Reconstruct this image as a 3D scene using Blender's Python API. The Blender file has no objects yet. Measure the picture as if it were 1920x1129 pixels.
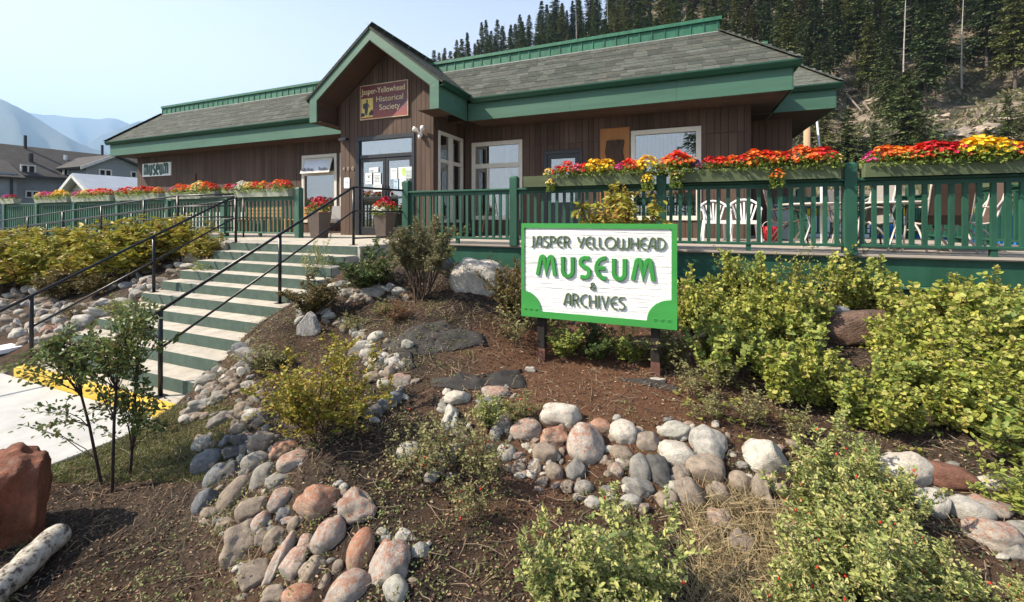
import bpy, math, random
import numpy as np
from mathutils import Vector, Matrix, noise, Euler
R = math.radians
sc = bpy.context.scene
C = sc.collection
# ------------------------------------------------------------------ camera
F, HZ, EYE = 787.0, 409.5, 2.1            # focal length and horizon in photo pixels, eye height
TH = math.atan(318 / 787.0)
cT, sT = math.cos(TH), math.sin(TH)
cam = bpy.data.cameras.new('camera'); camo = bpy.data.objects.new('camera', cam); C.objects.link(camo)
camo.location = (0, 0, EYE); camo.rotation_euler = (R(90), 0, TH)
cam.sensor_width = 36; cam.lens = F / 1920 * 36
cam.shift_y = -(564.5 - HZ) / 1920
cam.clip_start = 0.05; cam.clip_end = 30000
sc.camera = camo
# ------------------------------------------------------------------ sky, sun, exposure
HAZE = 0.00019
SUN_EL = R(42); SX, SY = -0.848, -0.530      # horizontal direction towards the sun
w = bpy.data.worlds.new('World'); sc.world = w; w.use_nodes = True
nt = w.node_tree; nt.nodes.clear()
out = nt.nodes.new('ShaderNodeOutputWorld'); bg = nt.nodes.new('ShaderNodeBackground')
sky = nt.nodes.new('ShaderNodeTexSky'); sky.sky_type = 'NISHITA'; sky.sun_disc = False
sky.sun_elevation = SUN_EL; sky.sun_rotation = math.atan2(SX, SY); sky.altitude = 1000
sky.air_density = 1.0; sky.dust_density = 3.2; sky.ozone_density = 1.0
bg.inputs['Strength'].default_value = 0.12
# smoke-pale air low over the horizon, the same all round
tcw = nt.nodes.new('ShaderNodeTexCoord'); sxw = nt.nodes.new('ShaderNodeSeparateXYZ'); nt.links.new(tcw.outputs['Generated'], sxw.inputs[0])
rw = nt.nodes.new('ShaderNodeValToRGB'); ew = rw.color_ramp.elements; ew[0].position = 0; ew[0].color = (.85, .85, .85, 1); ew[1].position = .62; ew[1].color = (.08, .08, .08, 1)
e2 = ew.new(.25); e2.color = (.66, .66, .66, 1); nt.links.new(sxw.outputs[2], rw.inputs[0])
mw = nt.nodes.new('ShaderNodeMix'); mw.data_type = 'RGBA'; nt.links.new(rw.outputs[0], mw.inputs[0]); nt.links.new(sky.outputs[0], mw.inputs[6]); mw.inputs[7].default_value = (5.3, 5.1, 5.0, 1)
nt.links.new(mw.outputs[2], bg.inputs[0]); nt.links.new(bg.outputs[0], out.inputs[0])
sl = bpy.data.lights.new('sun', 'SUN'); sl.energy = 5.0; sl.angle = R(0.5); sl.color = (1, 0.90, 0.74)
so = bpy.data.objects.new('sun', sl); C.objects.link(so)
sdir = Vector((SX * math.cos(SUN_EL), SY * math.cos(SUN_EL), math.sin(SUN_EL)))
so.rotation_euler = sdir.to_track_quat('Z', 'Y').to_euler(); so.location = sdir * 60
sc.view_settings.view_transform = 'Standard'; sc.view_settings.look = 'None'
sc.view_settings.exposure = 1.2; sc.view_settings.gamma = 1; sc.view_settings.use_curve_mapping = False
random.seed(7); rng = np.random.default_rng(7)
# ------------------------------------------------------------------ small camera maths (photo pixel -> place)
def ray(px, py):
    t = (px - 960) / F
    return Vector((-sT + t * cT, cT + t * sT, (HZ - py) / F))
def atZ(px, py, z):
    r = ray(px, py); d = (z - EYE) / r.z
    return Vector((r.x * d, r.y * d, z))
def atY(px, py, y):
    r = ray(px, py); d = y / r.y
    return Vector((r.x * d, y, EYE + r.z * d))
def proj(x, y, z):
    d = y * cT - x * sT; r = x * cT + y * sT
    return (960 + F * r / d, HZ - F * (z - EYE) / d, d) if d > 0.05 else (0, 0, d)
# ------------------------------------------------------------------ materials
MATS = {}
def nodes_of(name):
    m = bpy.data.materials.new(name); m.use_nodes = True
    n = m.node_tree; b = n.nodes['Principled BSDF']; MATS[name] = m
    return m, n, b
def ramp(n, stops, inp, interp='LINEAR'):
    r = n.nodes.new('ShaderNodeValToRGB'); r.color_ramp.interpolation = interp
    e = r.color_ramp.elements
    while len(e) < len(stops): e.new(0.5)
    for el, (p, c) in zip(e, stops):
        el.position = p; el.color = (*c, 1)
    n.links.new(inp, r.inputs[0]); return r.outputs[0]
def noise_fac(n, scale, detail=4, rough=.6, vec=None, coord='Object'):
    t = n.nodes.new('ShaderNodeTexNoise'); t.inputs['Scale'].default_value = scale
    t.inputs['Detail'].default_value = detail; t.inputs['Roughness'].default_value = rough
    if vec is None:
        tc = n.nodes.new('ShaderNodeTexCoord'); vec = tc.outputs[coord]
    n.links.new(vec, t.inputs['Vector']); return t.outputs['Fac']
def mapped(n, sc3, coord='Object'):
    tc = n.nodes.new('ShaderNodeTexCoord'); mp = n.nodes.new('ShaderNodeMapping')
    mp.inputs['Scale'].default_value = sc3; n.links.new(tc.outputs[coord], mp.inputs['Vector']); return mp.outputs[0]
def mixc(n, a, b, fac, mode='MIX'):
    m = n.nodes.new('ShaderNodeMix'); m.data_type = 'RGBA'; m.blend_type = mode
    for s, v in ((6, a), (7, b)):
        if isinstance(v, (tuple, list)): m.inputs[s].default_value = (*v, 1)
        else: n.links.new(v, m.inputs[s])
    if isinstance(fac, (int, float)): m.inputs[0].default_value = fac
    else: n.links.new(fac, m.inputs[0])
    return m.outputs[2]
def bump(n, b, h, strength=.3, dist=.01):
    bp = n.nodes.new('ShaderNodeBump'); bp.inputs['Strength'].default_value = strength
    bp.inputs['Distance'].default_value = dist
    n.links.new(h, bp.inputs['Height']); n.links.new(bp.outputs[0], b.inputs['Normal'])
def mat(name, col, rough=.75, var=.25, scale=6, bs=60, bstr=.25, bdist=.004, stretch=(1, 1, 1), rnd=0.12, wear=None, wearth=.62, spec=.35, metal=0):
    """painted / stained / cast surface: mottled tone, fine relief, optional worn patches, a little tone change from piece to piece"""
    if name in MATS: return MATS[name]
    m, n, b = nodes_of(name)
    v = mapped(n, stretch)
    f = noise_fac(n, scale, 6, .65, v)
    lo = tuple(c * (1 - var) for c in col); hi = tuple(min(1, c * (1 + var)) for c in col)
    c = ramp(n, [(.3, lo), (.7, hi)], f)
    if rnd:
        oi = n.nodes.new('ShaderNodeObjectInfo')
        g = ramp(n, [(0, (1 - rnd,) * 3), (1, (1 + rnd * .6,) * 3)], oi.outputs['Random'])
        c = mixc(n, c, g, 1, 'MULTIPLY')
    if wear:
        f2 = noise_fac(n, scale * 2.7, 8, .75, v)
        k = ramp(n, [(wearth, (0, 0, 0)), (wearth + .05, (1, 1, 1))], f2)
        c = mixc(n, c, wear, k)
    n.links.new(c, b.inputs['Base Color'])
    b.inputs['Roughness'].default_value = rough
    b.inputs['Specular IOR Level'].default_value = spec; b.inputs['Metallic'].default_value = metal
    bump(n, b, noise_fac(n, bs, 5, .6, v), bstr, bdist)
    return m
def leafmat(name, cols, trans=.3, rough=.55):
    if name in MATS: return MATS[name]
    m, n, b = nodes_of(name)
    g = n.nodes.new('ShaderNodeNewGeometry')
    k = len(cols)
    c = ramp(n, [(i / max(1, k - 1), cc) for i, cc in enumerate(cols)], g.outputs['Random Per Island'])
    n.links.new(c, b.inputs['Base Color']); b.inputs['Roughness'].default_value = rough
    b.inputs['Specular IOR Level'].default_value = .3
    tr = n.nodes.new('ShaderNodeBsdfTranslucent'); n.links.new(c, tr.inputs[0])
    mx = n.nodes.new('ShaderNodeMixShader'); mx.inputs[0].default_value = trans
    n.links.new(b.outputs[0], mx.inputs[1]); n.links.new(tr.outputs[0], mx.inputs[2])
    n.links.new(mx.outputs[0], n.nodes['Material Output'].inputs['Surface'])
    return m
def glassmat(name, refl=.35, tint=(.5, .6, .6)):
    if name in MATS: return MATS[name]
    m, n, b = nodes_of(name)
    tr = n.nodes.new('ShaderNodeBsdfTransparent'); tr.inputs[0].default_value = (*tint, 1)
    gl = n.nodes.new('ShaderNodeBsdfGlossy'); gl.inputs['Roughness'].default_value = .015
    mx = n.nodes.new('ShaderNodeMixShader'); mx.inputs[0].default_value = refl
    n.links.new(tr.outputs[0], mx.inputs[1]); n.links.new(gl.outputs[0], mx.inputs[2])
    n.links.new(mx.outputs[0], n.nodes['Material Output'].inputs['Surface']); n.nodes.remove(b)
    return m
def stonemat(name, cols, lichen=None, th=.55, rough=.85):
    m, n, b = nodes_of(name)
    oi = n.nodes.new('ShaderNodeObjectInfo')
    c = ramp(n, [(i / (len(cols) - 1), cc) for i, cc in enumerate(cols)], oi.outputs['Random'])
    tc = n.nodes.new('ShaderNodeTexCoord')
    va = n.nodes.new('ShaderNodeVectorMath'); va.operation = 'MULTIPLY_ADD'
    n.links.new(oi.outputs['Random'], va.inputs[0]); va.inputs[1].default_value = (37, 19, 53)
    n.links.new(tc.outputs['Object'], va.inputs[2])
    v = va.outputs[0]
    f = noise_fac(n, 2.2, 7, .7, v)
    c = mixc(n, c, ramp(n, [(.32, (.6, .6, .6)), (.5, (1, 1, 1)), (.68, (1.4, 1.37, 1.3))], f), 1, 'MULTIPLY')
    sp = noise_fac(n, 17, 9, .85, v)
    c = mixc(n, c, ramp(n, [(.35, (.55, .55, .55)), (.5, (1, 1, 1)), (.68, (1.35, 1.33, 1.28))], sp), .75, 'MULTIPLY')
    if lichen:
        g = n.nodes.new('ShaderNodeNewGeometry'); sx = n.nodes.new('ShaderNodeSeparateXYZ'); n.links.new(g.outputs['Normal'], sx.inputs[0])
        f2 = noise_fac(n, 4.2, 10, .82, v)
        ad = n.nodes.new('ShaderNodeMath'); ad.operation = 'MULTIPLY_ADD'; n.links.new(sx.outputs[2], ad.inputs[0]); ad.inputs[1].default_value = .10
        n.links.new(f2, ad.inputs[2])
        k = ramp(n, [(th, (0, 0, 0)), (th + .05, (.55, .55, .55)), (th + .16, (.92, .92, .92))], ad.outputs[0])
        lc = mixc(n, lichen, tuple(x * .55 for x in lichen), noise_fac(n, 18, 4, .7, v))
        c = mixc(n, c, lc, k)
    n.links.new(c, b.inputs['Base Color']); b.inputs['Roughness'].default_value = rough; b.inputs['Specular IOR Level'].default_value = .3
    bump(n, b, noise_fac(n, 12, 8, .7, v), .5, .05)
    return m
# palette
M = {}
M['siding'] = mat('brown_siding', (.088, .055, .040), .8, .38, 3, 30, .5, .004, (1, 1, .12), .18)
M['siding_back'] = mat('siding_groove', (.04, .022, .015), .9)
M['fascia'] = mat('green_fascia_paint', (.055, .132, .09), .55, .14, 2.2, 45, .3, .003, (.3, 1, 2.5), .04, wear=(.13, .33, .23), wearth=.66)
M['gutter'] = mat('dark_green_gutter', (.012, .062, .036), .38, .12, 4, 60, .1)
M['parapet'] = mat('green_metal_cladding', (.032, .135, .08), .5, .3, 7, 60, .25, .003, (1, 1, .3), .1, wear=(.15, .36, .25), wearth=.63)
M['rail'] = mat('dark_green_rail_paint', (.018, .078, .048), .5, .25, 5, 55, .35, .003, (1, 1, .3), .12, wear=(.07, .16, .10), wearth=.68)
M['rail_pale'] = mat('sun_faded_green_paint', (.045, .115, .08), .55, .25, 5, 55, .35, .003, (1, 1, .3), .12)
M['shingle'] = mat('grey_green_shingle', (.066, .072, .06), .95, .4, 9, 220, .8, .003, (1, 1, 1), .38)
M['shingle_dark'] = mat('dark_shingle_base', (.05, .052, .045), .95)
M['soffit'] = mat('brown_soffit', (.075, .042, .028), .85, .2, 4, 30, .4, .003, (1, .15, 1), .2)
M['frame_white'] = mat('cream_window_frame', (.62, .58, .50), .5, .07, 6, 80, .1)
M['frame_dark'] = mat('charcoal_door_frame', (.03, .031, .036), .4, .15, 6)
M['interior'] = mat('dim_interior', (.10, .095, .085), .9)
M['curtain'] = mat('pale_vertical_blind', (.42, .45, .46), .8, .08, 5, rnd=.2)
M['glass'] = glassmat('window_glass', .34, (.55, .62, .62))
M['glass_door'] = glassmat('door_glass', .42, (.6, .68, .66))
M['concrete'] = mat('worn_cream_concrete', (.41, .365, .30), .9, .25, 5, 140, .55, .004, (1, 1, 1), .05, wear=(.26, .235, .20), wearth=.59)
M['walk'] = mat('pale_sidewalk_concrete', (.40, .39, .37), .9, .16, 3, 160, .4, .003, (1, 1, 1), .04)
M['riser'] = mat('green_riser_paint', (.058, .092, .073), .8, .25, 7, 120, .8, .006, (1, 1, 1), .06, wear=(.20, .20, .165), wearth=.64)
M['yellow'] = mat('yellow_kerb_paint', (.60, .39, .045), .7, .15, 9, 100, .5, .004, wear=(.5, .44, .33), wearth=.62)
M['black'] = mat('black_steel', (.012, .012, .014), .35, .2, 6, 80, .1)
M['deck'] = mat('weathered_deck_board', (.36, .31, .26), .9, .25, 4, 40, .5, .003, (.15, 1, 1), .25)
M['planter'] = mat('olive_planter_paint', (.11, .135, .07), .7, .22, 5, 60, .3, .003, (.3, 1, 1), .1)
M['soil'] = mat('potting_soil', (.03, .02, .014), .95)
M['pot'] = mat('taupe_resin_pot', (.095, .072, .06), .6, .15, 5, 90, .3)
M['sign_green'] = mat('bright_green_sign_paint', (.045, .27, .055), .5, .14, 4, 60, .25, .002, (.2, 1, 1), 0)
M['sign_text'] = mat('olive_green_lettering', (.10, .15, .075), .6, .1, 4)
M['sign_museum'] = mat('green_lettering', (.04, .25, .05), .5, .1, 4)
M['plastic'] = mat('white_plastic', (.75, .75, .74), .4, .04, 4)
M['paper'] = mat('white_paper', (.74, .77, .75), .6, .04, 4)
M['post_wood'] = mat('dark_creosoted_post', (.018, .014, .012), .8, .4, 6, 60, .6, .004, (1, 1, .2))
M['ply'] = mat('orange_plywood', (.38, .165, .055), .7, .14, 4, 40, .3, .003, (1, 1, .2))
M['carving'] = mat('dark_carved_wood', (.06, .034, .022), .8, .5, 9, 25, 1, .02, (1, 1, .3))
M['bark'] = mat('twig_bark', (.075, .05, .035), .9, .35, 20, 80, .5, .002)
M['trunk'] = mat('grey_trunk_bark', (.10, .08, .065), .95, .3, 3)
M['deadwood'] = mat('bleached_dead_wood', (.33, .30, .27), .9, .25, 3)
# ------------------------------------------------------------------ mesh building
def mesh_np(name, V, Fs, smooth=False):
    V = np.asarray(V, np.float32); Fs = np.asarray(Fs, np.int32)
    me = bpy.data.meshes.new(name); k = Fs.shape[1]
    me.vertices.add(len(V)); me.vertices.foreach_set('co', V.ravel())
    me.loops.add(Fs.size); me.loops.foreach_set('vertex_index', Fs.ravel())
    me.polygons.add(len(Fs)); me.polygons.foreach_set('loop_start', np.arange(0, Fs.size, k, dtype=np.int32))
    if smooth: me.polygons.foreach_set('use_smooth', np.ones(len(Fs), bool))
    me.update(calc_edges=True); return me
def wloc(o):
    v = Vector((0, 0, 0))
    while o is not None: v += o.location; o = o.parent
    return v
def link(name, me, m=None, parent=None, loc=None):
    o = bpy.data.objects.new(name, me)
    if m is not None and me is not None:
        if len(me.materials) == 0: me.materials.append(m)
        elif me.materials[0] != m: o.material_slots[0].link = 'OBJECT'; o.material_slots[0].material = m
    if parent is not None: o.parent = parent
    if loc is not None: o.location = loc
    C.objects.link(o); return o
def tag(o, label=None, cat=None, group=None, kind=None):
    if label: o['label'] = label
    if cat: o['category'] = cat
    if group: o['group'] = group
    if kind: o['kind'] = kind
    return o
def thing(name, label, cat, loc=(0, 0, 0), rz=0, group=None):
    o = bpy.data.objects.new(name, None); o.empty_display_size = .1; C.objects.link(o)
    o.location = loc; o.rotation_euler = (0, 0, rz); return tag(o, label, cat, group)
class MB:
    def __init__(s): s.v = []; s.f = []
    def add(s, V, Fs):
        k = len(s.v); s.v += [tuple(p) for p in V]; s.f += [tuple(i + k for i in f) for f in Fs]; return s
    def box(s, x0, x1, y0, y1, z0, z1, ch=0):
        if ch:  # chamfer on the vertical edges
            P = [(x0 + ch, y0), (x1 - ch, y0), (x1, y0 + ch), (x1, y1 - ch), (x1 - ch, y1), (x0 + ch, y1), (x0, y1 - ch), (x0, y0 + ch)]
            return s.prism(P, z0, z1)
        V = [(x0, y0, z0), (x1, y0, z0), (x1, y1, z0), (x0, y1, z0), (x0, y0, z1), (x1, y0, z1), (x1, y1, z1), (x0, y1, z1)]
        return s.add(V, [(0, 3, 2, 1), (4, 5, 6, 7), (0, 1, 5, 4), (1, 2, 6, 5), (2, 3, 7, 6), (3, 0, 4, 7)])
    def prism(s, P, z0, z1):
        n = len(P); V = [(x, y, z0) for x, y in P] + [(x, y, z1) for x, y in P]
        return s.add(V, [tuple(range(n - 1, -1, -1)), tuple(range(n, 2 * n))] + [(i, (i + 1) % n, n + (i + 1) % n, n + i) for i in range(n)])
    def prismY(s, P, y0, y1):   # outline in x,z
        n = len(P); V = [(x, y0, z) for x, z in P] + [(x, y1, z) for x, z in P]
        return s.add(V, [tuple(range(n)), tuple(range(2 * n - 1, n - 1, -1))] + [(i, n + i, n + (i + 1) % n, (i + 1) % n) for i in range(n)])
    def prismX(s, P, x0, x1):   # outline in y,z
        n = len(P); V = [(x0, y, z) for y, z in P] + [(x1, y, z) for y, z in P]
        return s.add(V, [tuple(range(n)), tuple(range(2 * n - 1, n - 1, -1))] + [(i, n + i, n + (i + 1) % n, (i + 1) % n) for i in range(n)])
    def slab(s, quad, t):       # quad of 4 points thickened by t against its normal
        a, b, c, d = [Vector(q) for q in quad]; nrm = (b - a).cross(d - a).normalized() * t
        V = [a, b, c, d, a - nrm, b - nrm, c - nrm, d - nrm]
        return s.add(V, [(0, 1, 2, 3), (7, 6, 5, 4), (0, 4, 5, 1), (1, 5, 6, 2), (2, 6, 7, 3), (3, 7, 4, 0)])
    def beam(s, p, q, a, b, up=(0, 0, 1)):   # bar of section a (sideways) x b (up)
        p, q = Vector(p), Vector(q); d = (q - p).normalized(); u = Vector(up)
        r = d.cross(u); r = r.normalized() if r.length > 1e-4 else Vector((1, 0, 0)); u = r.cross(d).normalized()
        r *= a / 2; u *= b / 2
        V = [p - r - u, p + r - u, p + r + u, p - r + u, q - r - u, q + r - u, q + r + u, q - r + u]
        return s.add(V, [(0, 1, 2, 3), (7, 6, 5, 4), (0, 4, 5, 1), (1, 5, 6, 2), (2, 6, 7, 3), (3, 7, 4, 0)])
    def tube(s, P, r, n=8, r2=None, caps=True):
        P = [Vector(p) for p in P]; m = len(P); V = []; Fs = []
        for i, p in enumerate(P):
            d = (P[min(i + 1, m - 1)] - P[max(i - 1, 0)]).normalized()
            a = d.cross(Vector((0, 0, 1))); a = a.normalized() if a.length > 1e-3 else Vector((1, 0, 0)); b = d.cross(a)
            if isinstance(r, (list, tuple)): rr = r[i]
            else: rr = r if r2 is None else r + (r2 - r) * i / (m - 1)
            for k in range(n):
                t = 2 * math.pi * k / n; V.append(p + (a * math.cos(t) + b * math.sin(t)) * rr)
        for i in range(m - 1):
            for k in range(n):
                Fs.append((i * n + k, i * n + (k + 1) % n, (i + 1) * n + (k + 1) % n, (i + 1) * n + k))
        if caps: Fs += [tuple(range(n - 1, -1, -1)), tuple(range((m - 1) * n, m * n))]
        return s.add(V, Fs)
    def build(s, name, m, parent=None, smooth=False, bevel=0, world=True):
        me = bpy.data.meshes.new(name)
        V = s.v
        if parent is not None and world:
            o = wloc(parent); V = [(x - o.x, y - o.y, z - o.z) for x, y, z in V]
        me.from_pydata(V, [], s.f)
        if smooth: me.polygons.foreach_set('use_smooth', [True] * len(me.polygons))
        ob = link(name, me, m, parent)
        if bevel:
            bv = ob.modifiers.new('bevel', 'BEVEL'); bv.width = bevel; bv.segments = 1; bv.limit_method = 'ANGLE'
        return ob
def copy_tree(o, parent=None):
    c = o.copy(); C.objects.link(c); c.parent = parent
    for ch in list(o.children): copy_tree(ch, c)
    return c
def struct(o): o['kind'] = 'structure'; return o
# ------------------------------------------------------------------ terrain
ctl = []
def cp(px, py, z): p = atZ(px, py, z); ctl.append((p.x, p.y, z))
def cw(x, y, z): ctl.append((x, y, z))
for a in [(90, 885, .02), (205, 835, .0), (285, 782, .05), (190, 912, .05), (350, 800, .12), (335, 765, .17), (250, 1000, .08), (300, 1120, .12),
          (370, 880, .13), (365, 970, .12), (430, 1060, .14), (480, 1125, .16), (380, 735, .32), (440, 670, .55), (470, 620, .72),
          (545, 605, .92), (600, 560, 1.05), (640, 510, 1.32), (700, 470, 1.45), (450, 730, .44), (540, 700, .55), (470, 790, .36),
          (570, 850, .44), (620, 830, .52), (560, 920, .40), (690, 920, .42), (740, 1000, .38), (800, 1110, .34), (700, 800, .52), (740, 730, .62),
          (640, 600, .90), (700, 640, .86), (760, 610, 1.0), (800, 570, 1.12), (690, 550, 1.16), (860, 640, .90), (895, 575, 1.12), (830, 500, 1.3),
          (1016, 675, .72), (1229, 708, .71), (870, 720, .70), (1000, 735, .67), (1150, 760, .64), (860, 850, .46), (760, 850, .46),
          (1060, 785, .61), (1200, 800, .60), (1380, 820, .59), (1450, 830, .57), (900, 770, .60), (860, 920, .40), (700, 1080, .34),
          (1050, 905, .42), (1200, 930, .41), (1350, 950, .40), (1450, 950, .40), (1000, 1050, .36), (1200, 1110, .34), (1500, 1110, .34),
          (1600, 780, .60), (1700, 830, .58), (1700, 960, .42), (1600, 960, .42), (1900, 1000, .40), (1800, 1090, .36), (1850, 860, .56),
          (1500, 700, .72), (1590, 650, .84), (1350, 650, .80), (1800, 700, .72), (1900, 760, .62), (1100, 600, .98), (1300, 560, 1.12), (1500, 560, 1.02),
          (1700, 570, .98), (1900, 600, .9), (950, 540, 1.2)]: cp(*a)
for x in (-4.8, -3, -1, 1, 3, 5, 7): cw(x, 7.0, 1.3 - .05 * (x + 4.8)); cw(x, 10, 1.1)
for a in [(-1.5, .6, .26), (0, .5, .34), (1.5, .6, .36), (3, .5, .3), (0, -1, .3), (-3, .3, .1), (-3, -2, .05), (3, -2, .3), (0, -3, .3), (6, 2, .5), (6, 5, .8), (6, 0, .3),
          (-8.5, 2.9, .06), (-9.5, 3.1, .12), (-11, 3.2, .15), (-8.6, 3.6, .42), (-8.6, 4.2, .75), (-8.6, 4.9, 1.1), (-8.9, 5.4, 1.25), (-9.8, 4.2, .6),
          (-11, 4.4, .62), (-13, 4.6, .6), (-10, 5.3, 1.05), (-12, 5.3, .95), (-15, 5.3, .8), (-9, 2, -.1), (-13, 2, 0), (-16, 3.5, .2), (-20, 4, .2), (-13, -2, 0), (-18, 0, 0),
          (-5.2, 4, .8), (-4.9, 3.2, .4), (-4.8, 4.8, 1.1), (-4.9, 5.6, 1.42), (-5, 2, -.02), (-5.2, 1, -.03), (-5, 0, -.03)]: cw(*a)
CT = np.array(ctl)
def tps(x, y, P, W, A):
    r2 = (x[:, None] - P[None, :, 0]) ** 2 + (y[:, None] - P[None, :, 1]) ** 2
    K = np.where(r2 > 1e-12, r2 * np.log(r2 + 1e-12) * .5, 0)
    return K @ W + A[0] + A[1] * x + A[2] * y
nC = len(CT)
r2 = (CT[:, None, 0] - CT[None, :, 0]) ** 2 + (CT[:, None, 1] - CT[None, :, 1]) ** 2
K = np.where(r2 > 1e-12, r2 * np.log(r2 + 1e-12) * .5, 0) + np.eye(nC) * .02
Pm = np.c_[np.ones(nC), CT[:, :2]]
sol = np.linalg.solve(np.block([[K, Pm], [Pm.T, np.zeros((3, 3))]]), np.r_[CT[:, 2], 0, 0, 0])
TW, TA = sol[:nC], sol[nC:]
STX0, STX1 = -8.25, -5.0
def stair_z(y):
    return .13 + .15 * max(0, min(10, math.floor((y - 2.70) / .285)))
def ground_np(x, y):
    z = tps(np.clip(x, -20, 9), np.clip(y, -4, 10.5), CT, TW, TA)
    z = np.clip(z, -.15, 1.45)
    far = np.maximum(np.maximum(-20 - x, x - 9), np.maximum(-4 - y, y - 10.5))
    z = z * np.clip(1 - far / 12, 0, 1)
    z = np.where((x < -4.99) & (x > -8.6) & (y < 2.75), np.minimum(z, -.08), z)
    z = np.where((x < -8.5) & (y < 2.72), np.minimum(z, -.08), z)
    m = (x > STX0 - .02) & (x < STX1 + .02) & (y > 2.6) & (y < 5.6)
    st = .13 + .15 * np.clip(np.floor((y - 2.70) / .285), 0, 10) - .14
    z = np.where(m, np.minimum(z, st), z)
    z = np.where((y > 5.5) & (x < -4.9) & (x > -25), np.minimum(z, 1.2 + np.clip(x + 10, -9, 0) * .07), z)
    z = np.where((y > 6.95) & (x >= -4.9), np.minimum(z, 1.05), z)
    return z
def rough_np(x, y):
    near = np.exp(-np.maximum(0, np.hypot(x, y) - 6) / 3)
    n = (np.sin(x * 9.1 + 1.7 * np.sin(y * 7.3)) * np.sin(y * 8.3 + 1.3 * np.sin(x * 6.1)) * .014 +
         np.sin(x * 23 + 2 * np.sin(y * 17)) * np.sin(y * 21 + 2 * np.sin(x * 19)) * .010)
    walk = ((x < -4.95) & (y < 5.6)) | ((y > 5.5) & (x < -4.9))
    return np.where(walk, 0, n * near)
def G(x, y):
    a = np.array([float(x)]); b = np.array([float(y)])
    return float(ground_np(a, b)[0] + rough_np(a, b)[0])
def hits(P):
    """where the lines of sight through photo pixels meet the ground (vectorised march)"""
    P = np.array(P, float); t = (P[:, 0] - 960) / F
    rx, ry, rz = -sT + t * cT, cT + t * sT, (HZ - P[:, 1]) / F
    d = np.full(len(P), .8); done = np.zeros(len(P), bool)
    for _ in range(420):
        z = EYE + rz * d; g = ground_np(rx * d, ry * d)
        done |= z <= g + .004
        step = np.clip((z - g) * .35, .006, .3)
        d = np.where(done, d, np.minimum(d + step, 30))
    return np.c_[rx * d, ry * d, EYE + rz * d, d]
xs = np.r_[-9000, -4000, -1500, -600, -250, -120, -80, -60, -45, -35, -28, -23, -20, -18, -16.5, -15, -14, np.arange(-13, 5.5, .065), np.arange(5.5, 9, .4), 10, 12, 15, 20, 28, 40, 60, 90, 150, 400, 1000, 4000, 9000]
ys = np.r_[-3000, -800, -200, -60, -30, -15, -9, -6, -4, -3, -2, -1, -.5, np.arange(0, 7.2, .06), np.arange(7.3, 10.5, .4), 11, 12, 14, 17, 22, 30, 45, 70, 120, 300, 800, 2500, 9000]
X, Y = np.meshgrid(xs, ys); nx, ny = len(xs), len(ys)
Z = ground_np(X.ravel(), Y.ravel()) + rough_np(X.ravel(), Y.ravel())
V = np.c_[X.ravel(), Y.ravel(), Z]
i, j = np.meshgrid(np.arange(nx - 1), np.arange(ny - 1)); q = (j * nx + i).ravel()
Fq = np.c_[q, q + 1, q + nx + 1, q + nx]
def groundmat():
    m, n, b = nodes_of('garden_soil')
    tc = n.nodes.new('ShaderNodeTexCoord'); v = tc.outputs['Object']
    c = ramp(n, [(.30, (.018, .013, .010)), (.44, (.050, .037, .028)), (.56, (.105, .078, .058)), (.70, (.19, .148, .112))], noise_fac(n, 34, 9, .8, v))
    c = mixc(n, c, ramp(n, [(.40, (.45, .43, .42)), (.58, (1.05, 1.05, 1.05))], noise_fac(n, .85, 5, .65, v)), 1, 'MULTIPLY')
    red = ramp(n, [(.48, (0, 0, 0)), (.66, (.75, .75, .75))], noise_fac(n, 1.1, 5, .6, v))
    c = mixc(n, c, mixc(n, (.055, .032, .022), (.20, .115, .072), noise_fac(n, 60, 6, .8, v)), red)
    dv = n.nodes.new('ShaderNodeVectorMath'); dv.operation = 'DISTANCE'; n.links.new(v, dv.inputs[0]); dv.inputs[1].default_value = (-.7, 3.7, .75)
    ad = n.nodes.new('ShaderNodeMath'); ad.operation = 'MULTIPLY_ADD'; n.links.new(noise_fac(n, 2.2, 5, .6, v), ad.inputs[0]); ad.inputs[1].default_value = -1.6; n.links.new(dv.outputs['Value'], ad.inputs[2])
    mk = ramp(n, [(.0, (.8, .8, .8)), (.75, (0, 0, 0))], ad.outputs[0]); c = mixc(n, c, mixc(n, (.08, .035, .02), (.27, .135, .075), noise_fac(n, 48, 7, .8, v)), mk)
    pale = ramp(n, [(.70, (0, 0, 0)), (.74, (.8, .8, .8))], noise_fac(n, 75, 4, .7, v))
    c = mixc(n, c, (.24, .19, .14), pale)
    sp = n.nodes.new('ShaderNodeSeparateXYZ'); n.links.new(v, sp.inputs[0])
    # mown verge by the pavement
    def lt(inp, val, soft):
        mr = n.nodes.new('ShaderNodeMapRange'); n.links.new(inp, mr.inputs[0]); mr.inputs[1].default_value = val - soft; mr.inputs[2].default_value = val + soft
        mr.inputs[3].default_value = 1; mr.inputs[4].default_value = 0; return mr.outputs[0]
    far = n.nodes.new('ShaderNodeVectorMath'); far.operation = 'LENGTH'; n.links.new(v, far.inputs[0])
    mr = n.nodes.new('ShaderNodeMapRange'); n.links.new(far.outputs['Value'], mr.inputs[0]); mr.inputs[1].default_value = 14; mr.inputs[2].default_value = 20
    c = mixc(n, c, mixc(n, (.06, .085, .03), (.12, .12, .06), noise_fac(n, .7, 6, .7, v)), mr.outputs[0])
    n.links.new(c, b.inputs['Base Color']); b.inputs['Roughness'].default_value = .95; b.inputs['Specular IOR Level'].default_value = .15
    bump(n, b, noise_fac(n, 40, 10, .8, v), 1, .045)
    return m
gr = link('ground', mesh_np('ground', V, Fq, True), groundmat()); struct(gr)
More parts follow.
